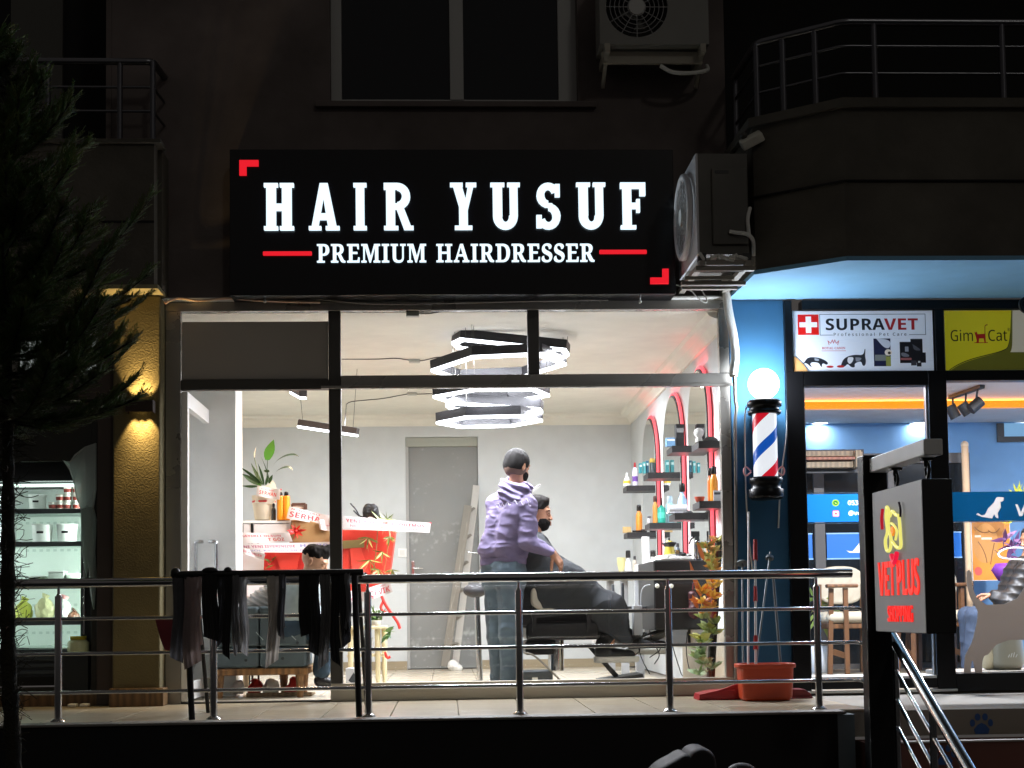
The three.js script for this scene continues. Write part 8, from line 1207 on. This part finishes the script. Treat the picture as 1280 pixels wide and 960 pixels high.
// ---------------------------------------------------------------- clinic room behind the black shop front
{
  const ZV = -4.47, ZD = -3.43, H1 = 2.505, H2 = 2.435, ZP = -3.9, w = (a, b, z) => W(a, b, z);
  const blue = mat(0x86b4de, { roughness: 0.85, map: T.soft }), gf = mat(0x4c4742, { roughness: 0.5 });
  struct('clinic_back_wall', box(2.1, 6.8, 0, 2.6, ZV - 0.1, ZV), blue);
  struct('clinic_left_wall', box(2.102, 2.16, 0, 2.6, ZV, -0.41), blue);
  struct('clinic_right_wall', box(6.7, 6.8, 0, 2.6, ZV, -0.1), blue);
  struct('clinic_floor', box(2.1, 6.8, -0.1, 0.0, ZV, -0.075), mat(0x8d8578, { roughness: 0.35, map: T.tile }));
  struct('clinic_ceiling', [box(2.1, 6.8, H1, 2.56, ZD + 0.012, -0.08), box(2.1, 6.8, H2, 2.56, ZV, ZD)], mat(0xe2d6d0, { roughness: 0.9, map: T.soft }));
  const cove = thing('cove_light', 'orange light strip along the step of the clinic ceiling', 'strip light', [2.17, H2, ZD]);
  mesh('led_strip', box(2.17, 6.69, H2 + 0.004, H1 - 0.002, ZD + 0.001, ZD + 0.011), glow(0xffa200, 1.0), cove); mesh('profile', box(2.17, 6.69, H2 - 0.004, H2 + 0.0035, ZD + 0.001, ZD + 0.014), mat(0xd9b48a), cove);
  areaLight('cove_strip_light', [4.4, (H1 + H2) / 2, ZD + 0.03], [4.4, H1 + 0.4, ZD + 1.5], 4.4, 0.05, 0xff9a20, 30);
  const dl = (px, z, label, I) => { const d = V((px - 640) / FOCAL, -(528 - 653) / FOCAL, -1).applyQuaternion(camera.quaternion), x = z === null ? EYE.clone().addScaledVector(d, (H2 - EYE.y) / d.y).x : px, y = z === null ? H2 : H1, zz = z === null ? EYE.clone().addScaledVector(d, (H2 - EYE.y) / d.y).z : z, t = thing('ceiling_lamp', label, 'ceiling lamp', [x, y, zz], 'round ceiling lamps of the clinic'); mesh('rim', new THREE.TorusGeometry(0.085, 0.01, 8, 24).rotateX(Math.PI / 2).translate(x, y - 0.003, zz), M.whitePaint, t); mesh('diffuser', cyl([x, y - 0.008, zz], [x, y - 0.001, zz], 0.08, 0.08, 24), glow(0xf4f6ff, 6), t); const l = areaLight('ceiling_lamp_light', [x, y - 0.014, zz], [x, 0, zz - 0.001], 0.14, 0.14, 0xf0f4ff, I); return t; };
  dl(1025, null, 'left round ceiling lamp at the edge of the blue clinic wall', 80); dl(1148, null, 'middle round ceiling lamp at the edge of the blue clinic wall', 80); dl(1277, null, 'right round ceiling lamp at the edge of the blue clinic wall, cut by the frame', 80);
  for (const [x, s] of [[2.9, 'left'], [4.2, 'middle'], [5.5, 'right']]) dl(x, -1.3, s + ' round ceiling lamp near the clinic windows, hidden by the transom', 2600);  // three unseen lamps added to give the clinic its general light
  // track with three black spots
  { const onC = (a, b) => { const d = V((a - 640) / FOCAL, -(b - 653) / FOCAL, -1).applyQuaternion(camera.quaternion); return EYE.clone().addScaledVector(d, (H1 - 0.02 - EYE.y) / d.y); }, A = onC(1188, 497), B = onC(1228, 483), t = thing('track_lights', 'black ceiling track with three unlit spot heads in the right clinic window', 'track light', A.toArray()); mesh('track', bar(A.toArray(), B.toArray(), 0.045, 0.03), M.black, t); for (const [u, [a, b], [c, d]] of [[0.08, [1187, 507], [1195, 522]], [0.5, [1202, 505], [1211, 517]], [0.86, [1226, 501], [1213, 512]]]) { const q = A.clone().lerp(B, u), m = w((a + c) / 2, (b + d) / 2, q.z), e0 = w(a, b, q.z), e1 = w(c, d, q.z), h = mesh('spot_head', cyl(e0, e1, 0.05, 0.05, 16), mat(0x15100d, { roughness: 0.5 }), t); mesh('arm', cyl(q, m, 0.01), M.black, h); } }
  // grey framed glass partition with blue bands
  { const x0 = 2.17, x1 = w(1213, 640, ZP).x, hT = w(1100, 567, ZP).y, t = thing('glass_partition', 'grey framed glass partition with blue bands in front of the blue clinic wall', 'partition', [x0, 0, ZP]); mesh('header', rbox(x0, x1, hT - 0.1, hT, ZP - 0.03, ZP + 0.03), gf, t); const ps = [[1017, 1030], [1110, 1120], [1203, 1213]]; for (const [a, b] of ps) mesh('post', rbox(w(a, 640, ZP).x, w(b, 640, ZP).x, 0, hT - 0.1005, ZP - 0.03, ZP + 0.03), gf, t); const e = [[x0, w(1017, 640, ZP).x], [w(1030, 640, ZP).x, w(1110, 640, ZP).x], [w(1120, 640, ZP).x, w(1203, 640, ZP).x]], y0 = w(1100, 697, ZP).y, y1 = w(1100, 667, ZP).y; for (const [a, b] of e) { const pn = mesh('pane', box(a + 0.001, b - 0.001, 0.05, hT - 0.1005, ZP - 0.012, ZP - 0.006), mat(0x12171b, { roughness: 0.12 }), t); mesh('blue_band', box(a + 0.02, b - 0.02, y0, y1, ZP - 0.005, ZP - 0.002), mat(0x0f66b8, { roughness: 0.5 }), pn); mesh('band_edge', [box(a + 0.015, b - 0.015, y1, y1 + 0.012, ZP - 0.005, ZP - 0.001), box(a + 0.015, b - 0.015, y0 - 0.012, y0, ZP - 0.005, ZP - 0.001)], mat(0x8fb4d4, { roughness: 0.5 }), pn); } const q = (a, b) => { const v = w(a, b, ZP); return [v.x, v.y]; }; mesh('dog_print', ext([q(1058, 688), q(1062, 689), q(1066, 689), q(1074, 679), q(1082, 668), q(1088, 662), q(1092, 664), q(1088, 676), q(1086, 691), q(1062, 691)], 0.002).translate(0, 0, ZP - 0.0015), M.whitePaint, t); mesh('lower_panel', box(x0, x1, 0.001, 0.049, ZP - 0.02, ZP + 0.02), gf, t); }
  // wooden cat perch on a black board
  { const z = -3.5, t = thing('wall_perch', 'pale wooden slatted perch on a black board, high in the left clinic window', 'perch', w(1040, 587, z).toArray()), f = (a, b, c, d, z0, z1, r = 0.004) => { const A = w(a, b, z), B = w(c, d, z); return rbox(A.x, B.x, A.y, B.y, z + z0, z + z1, r); }; mesh('board', f(1003, 592, 1080, 561.5, -0.03, -0.002), M.black, t); mesh('slat', f(1003, 572, 1063, 565, 0, 0.1), M.paleWood, t); mesh('slat', f(1003, 577, 1063, 573, 0, 0.16), mat(0xd98a6a, { roughness: 0.6, map: T.wood }), t); mesh('slat', f(1003, 586, 1063, 578, 0, 0.1), M.paleWood, t); mesh('end_block', f(1064, 586, 1070, 565, -0.001, 0.17), M.paleWood, t); mesh('peg', f(1070.5, 571, 1076, 565.5, 0.02, 0.06), M.paleWood, t); }
  { const z = -3.7, c = w(1206, 560, z), t = thing('cat_tree_post', 'cream rounded post top above the grey partition', 'post', [c.x, 0, z]); mesh('post', cyl([c.x, 0, z], [c.x, w(1206, 557, z).y, z], 0.03, 0.034, 16), mat(0xcfae88, { roughness: 0.8 }), t); mesh('top', sph([c.x, w(1206, 556, z).y, z], 0.037), mat(0xe2c8a4, { roughness: 0.7 }), t); }
  { const z = ZV + 0.03, a = w(1254, 546, z), b = w(1300, 529, z), t = thing('wall_screen', 'light blue wall screen in a grey frame high in the right clinic window', 'screen', a.toArray()); mesh('frame', [rbox(w(1246, 553, z).x, b.x, w(1246, 553, z).y, a.y - 0.001, z, z + 0.04), rbox(w(1246, 553, z).x, a.x - 0.001, a.y, b.y, z, z + 0.04)], gf, t); mesh('screen', box(a.x, b.x, a.y, b.y, z, z + 0.02), glow(0x8cc4f4, 0.7), t); }
  // chairs
  const zc = -3.0, cream = mat(0xbfb197, { roughness: 0.8, map: T.cloth }), ww = mat(0x8a5a30, { roughness: 0.5, map: T.wood });
  const chairProto = thing('visitor_chair', 'cream upholstered chair with wooden legs in the left clinic window, facing right', 'chair', [0, 0, 0], 'cream clinic chairs');
  { const t = chairProto; mesh('seat', flesh([bone(V(-0.2, 0.5, -0.18), V(0.22, 0.5, -0.18), 0.05), bone(V(-0.2, 0.5, 0.18), V(0.22, 0.5, 0.18), 0.05), bone(V(-0.2, 0.5, 0), V(0.24, 0.5, 0), 0.055)], { cell: 0.014, k: 0.08 }), cream, t); mesh('backrest', ext((() => { const s = []; for (let i = 0; i < 26; i++) { const a = i / 26 * 6.2832, e = 0.75; s.push([Math.sign(Math.cos(a)) * Math.abs(Math.cos(a)) ** e * 0.21, Math.sign(Math.sin(a)) * Math.abs(Math.sin(a)) ** e * 0.155]); } return s; })(), 0.05, 0.02).translate(0.0, 0.79, -0.28), cream, t); mesh('rail', rbox(-0.24, 0.24, 0.4, 0.45, -0.2, 0.2, 0.01), ww, t); for (const [x, zz, h, lean] of [[-0.2, 0.2, 0.76, 0.03], [-0.08, 0.22, 0.76, -0.0], [0.22, 0.2, 0.44, -0.02], [0.2, -0.22, 0.8, 0.02], [-0.2, -0.22, 0.8, 0.02]]) mesh('leg', bar([x - lean, 0.001, zz], [x, h, zz], 0.04, 0.035), ww, t); mesh('armrest', rbox(-0.25, 0.03, 0.762, 0.795, 0.18, 0.26, 0.012, 2), ww, t); mesh('rung', bar([-0.2, 0.2, 0.2], [-0.08, 0.16, 0.22], 0.05, 0.02), ww, t); }
  place(chairProto, [w(1062, 840, zc).x, 0, zc]);
  dup(chairProto, [w(1165, 840, zc).x, 0, zc - 0.1], -0.5, 'cream clinic chair half hidden behind the hanging light box');
  dup(chairProto, [w(1203, 840, zc).x, 0, zc - 0.2], 0.35, 'cream clinic chair behind the grey animal silhouette, beside the sitting visitor');
  // plants and poster
  { const z = -3.3, c = w(1022, 800, z), t = thing('rubber_plant', 'yellow green leafy plant behind the left clinic chair', 'potted plant', [c.x, 0, z]); mesh('pot', lathe([[0.001, 0], [0.1, 0], [0.13, 0.24], [0.001, 0.22]], 20).translate(c.x, 0.001, z), M.whitePaint, t); mesh('stem', tube([[c.x, 0.2, z], [c.x + 0.02, 0.5, z], [c.x, 0.8, z]], 0.012, 6), leafMat(0x5a6a2c), t); for (const [a, b, u, v] of [[1016, 745, 1012, 728], [1018, 748, 1008, 752], [1020, 758, 1012, 764], [1024, 752, 1048, 756], [1026, 756, 1052, 764], [1024, 770, 1040, 800], [1020, 772, 1014, 790], [1024, 756, 1036, 750], [1018, 768, 1008, 778]]) { const A = w(a, b, z), B = w(u, v, z + rnd(-0.1, 0.15)); putLeaf(t, leafMat([0xb9c05a, 0x6f8a3c, 0x9aa84a][Math.floor(rnd(3))]), A, B.clone().sub(A), A.distanceTo(B) * 1.1, 0.11, rnd(6)); } }
  { const z = ZP + 0.06, a = w(1216, 726, z), b = w(1262, 645, z), cv = document.createElement('canvas'); cv.width = 256; cv.height = 384; const g = cv.getContext('2d'); g.fillStyle = '#d98a2c'; g.fillRect(0, 0, 256, 384); g.fillStyle = '#b0702c'; g.beginPath(); g.ellipse(60, 40, 60, 60, 0, 0, 7); g.ellipse(150, 60, 70, 90, 0, 0, 7); g.fill(); g.fillStyle = '#c98a44'; g.beginPath(); g.ellipse(90, 160, 84, 120, 0.1, 0, 7); g.fill(); g.strokeStyle = '#6a3c16'; g.lineWidth = 5; for (const q of [[20, 60, 60, 110, 120, 90], [110, 80, 150, 120, 190, 70], [40, 150, 90, 210, 96, 280], [150, 160, 130, 230, 120, 290]]) { g.beginPath(); g.moveTo(q[0], q[1]); g.quadraticCurveTo(q[2], q[3], q[4], q[5]); g.stroke(); } g.fillStyle = '#ead2b4'; g.fillRect(20, 112, 40, 12); g.fillRect(64, 126, 70, 12); g.fillStyle = '#e88a2a'; g.fillRect(0, 290, 256, 94); g.fillStyle = '#e0584a'; g.beginPath(); g.arc(36, 330, 26, 0, 7); g.fill(); const tx = new THREE.CanvasTexture(cv); tx.colorSpace = THREE.SRGBColorSpace; const t = thing('wall_poster', 'orange poster with brown dogs in the right clinic window', 'poster', a.toArray()); mesh('board', box(a.x, b.x, a.y, b.y, z - 0.02, z - 0.001), M.whitePaint, t); mesh('print', new THREE.PlaneGeometry(b.x - a.x - 0.01, b.y - a.y - 0.01).translate((a.x + b.x) / 2, (a.y + b.y) / 2, z + 0.0005), mat(0xffffff, { map: tx, roughness: 0.5 }), t); }
  { const z = -3.2, c = w(1258, 640, z), t = thing('flower_bouquet', 'purple flowers with bright yellow tops behind the dark jacket', 'flowers', w(1258, 724, z).toArray()); mesh('vase', lathe([[0.001, 0], [0.1, 0], [0.16, 0.1], [0.12, 0.16], [0.001, 0.16]], 20).translate(w(1262, 724, z).x, w(1262, 726, z).y, z), mat(0x7f3aa0, { roughness: 0.5 }), t); for (let i = 0; i < 26; i++) { const A = w(1260 + rnd(-8, 10), 690 + rnd(-20, 10), z + rnd(0.1)), B = A.clone().add(V(rnd(-0.12, 0.14), rnd(-0.05, 0.16), rnd(0.1))); putLeaf(t, leafMat([0x84507f, 0x9a6494, 0x6a4472][i % 3]), A, B.clone().sub(A), 0.15, 0.13, rnd(6), 'petal'); } for (let i = 0; i < 34; i++) { const hi = i < 22, A = hi ? w(1270 + rnd(-10, 16), 618, z + 0.05) : w(1262, 654, z + 0.05), a = rnd(0.2, 2.9); putLeaf(t, leafMat(i % 2 ? 0xe8e24a : 0xd9d83a), A, V(Math.cos(a), Math.sin(a), rnd(0.3)), rnd(0.06, 0.14), 0.05, rnd(6), 'petal'); } }
  // visitor at the right edge
  { const z = -2.5, p = (a, b, dz = 0) => w(a, b, z + dz), t = thing('person', 'person in a dark puffer jacket and jeans sitting inside the right clinic window', 'person', p(1270, 850).toArray()), head = p(1289, 676), fwd = V(-0.9, -0.1, 0.3), hp = headPrims(head, fwd, 1), hy = V(0, 1, 0).applyQuaternion(hp.q), hz = V(0, 0, 1).applyQuaternion(hp.q); const al = (x, y, q) => { _v.set(x - head.x, y - head.y, q - head.z); return [_v.dot(hz), _v.dot(hy)]; }, neck = p(1284, 698), hip = p(1266, 770), kn = p(1214, 770);
    mesh('body', [flesh([bone(neck, head.clone().add(V(0.01, -0.04, 0)), 0.055), bone(p(1284, 712, -0.16), p(1284, 712, 0.16), 0.07), bone(p(1282, 718), hip, 0.13), ...[-0.09, 0.09].flatMap((d) => [bone(hip.clone().add(V(0, 0, d)), kn.clone().add(V(0, 0, d)), 0.08, 0.055), bone(kn.clone().add(V(0, 0, d)), p(1211, 838, d), 0.05, 0.036), bone(p(1282, 716, d * 1.8), p(1262, 752, d * 2), 0.045, 0.036), bone(p(1262, 752, d * 2), p(1240, 744, d), 0.035, 0.027)])], { cell: 0.014, k: 0.04 }), flesh([...hp.P, bone(neck, head.clone().add(V(0.01, -0.05, 0)), 0.055, 0.05)], { cell: 0.0045, k: 0.02, pad: 0.012 }), flesh(handPrims(p(1240, 744, 0.09), V(-0.8, 0.05, -0.3), V(0, -1, 0), [0.4, 0.5]), { cell: 0.004, k: 0.02, pad: 0.012 }), flesh(handPrims(p(1240, 744, -0.09), V(-0.8, 0.05, 0.3), V(0, -1, 0), [0.4, 0.5], 1, -1), { cell: 0.004, k: 0.02, pad: 0.012 })], skin(0x9a6a4c), t);
    mesh('hair', flesh([hp.E(0, 0.05, -0.016, 0.084, 0.09, 0.1), hp.E(0, 0, -0.04, 0.08, 0.08, 0.07)], { cell: 0.006, k: 0.03, pad: 0.01, cut: (x, y, q) => { const [a, b] = al(x, y, q); return Math.max(-0.06 - b - Math.max(0, a) * 1.2, a - 0.07); } }), mat(0x14110f, { roughness: 0.8 }), t);
    mesh('jacket', flesh([bone(p(1284, 714, -0.17), p(1284, 714, 0.17), 0.1), bone(p(1281, 722, 0), hip.clone().add(V(0.01, 0.06, 0)), 0.19, 0.18), ...[-0.09, 0.09].flatMap((d) => [bone(p(1282, 716, d * 1.8), p(1260, 752, d * 2), 0.082, 0.075), bone(p(1260, 752, d * 2), p(1244, 745, d * 1.2), 0.072, 0.055)])], { cell: 0.012, k: 0.03, fold: (x, y, q) => 0.012 * Math.abs(Math.sin(y * 42 + x * 9)) - 0.006 }), mat(0x2b2723, { roughness: 0.45 }), t);
    mesh('jeans', flesh([bone(hip.clone().add(V(0, 0, -0.08)), hip.clone().add(V(0, 0, 0.08)), 0.115), ...[-0.09, 0.09].flatMap((d) => [bone(hip.clone().add(V(0, 0, d)), kn.clone().add(V(0, 0, d)), 0.095, 0.075), bone(kn.clone().add(V(0, 0, d)), p(1211, 835, d), 0.072, 0.062)])], { cell: 0.013, k: 0.04, fold: ridge(9, 0.011) }), mat(0x3f4c60, { roughness: 0.9, map: T.mottle }), t); for (const d of [-0.09, 0.09]) mesh('shoe', flesh([bone(p(1212, 848, d), p(1200, 850, d), 0.045, 0.04)], { cell: 0.012, cut: (x, y) => 0.005 - y }), M.black, t); mesh('strap', tube([p(1284, 685, 0.22), p(1262, 685, 0.2), p(1251, 689, 0.2), p(1248, 694, 0.2), p(1256, 698, 0.22), p(1284, 700, 0.24)], 0.007, 7), M.plastic, t); }
  { const z = -0.35, c = w(1258, 845, z), t = thing('glass_basket', 'greyish glass basket with a white rim on the clinic window floor', 'basket', [c.x, 0.1, z]); mesh('basket', lathe([[0.001, 0], [0.1, 0], [0.13, 0.05], [0.115, 0.23], [0.105, 0.23], [0.12, 0.05], [0.001, 0.01]], 28).translate(c.x, 0.131, z), mat(0x9a9682, { roughness: 0.3 }), t); mesh('rim', new THREE.TorusGeometry(0.115, 0.008, 8, 32).rotateX(Math.PI / 2).translate(c.x, 0.36, z), M.plastic, t); mesh('letter_print', [[-0.03, 0.02], [-0.012, 0.03], [0.006, 0.035], [0.024, 0.02]].map(([a, h]) => bar([c.x + a, 0.22, z + 0.125], [c.x + a + 0.01, 0.22 + h, z + 0.126], 0.005, 0.003)), M.plastic, t); mesh('window_ledge', box(VB0, 6.5, 0.0, 0.1295, -0.6, -0.075), mat(0x8d8578, { roughness: 0.5 }), t);
    const q = w(1236, 845, z), u = thing('pet_toy', 'cream rounded pet toy left of the glass basket', 'toy', [q.x, 0.13, z]); mesh('body', flesh([ell(V(q.x, 0.21, z), [0.06, 0.085, 0.06]), ell(V(q.x - 0.02, 0.31, z + 0.01), [0.045, 0.05, 0.045])], { cell: 0.01, k: 0.04, cut: (x, y) => 0.131 - y }), mat(0xd9cfae, { roughness: 0.8 }), u); mesh('eye', sph([q.x - 0.03, 0.325, z + 0.05], 0.008), M.black, u); }
}
renderer.render(scene, camera);
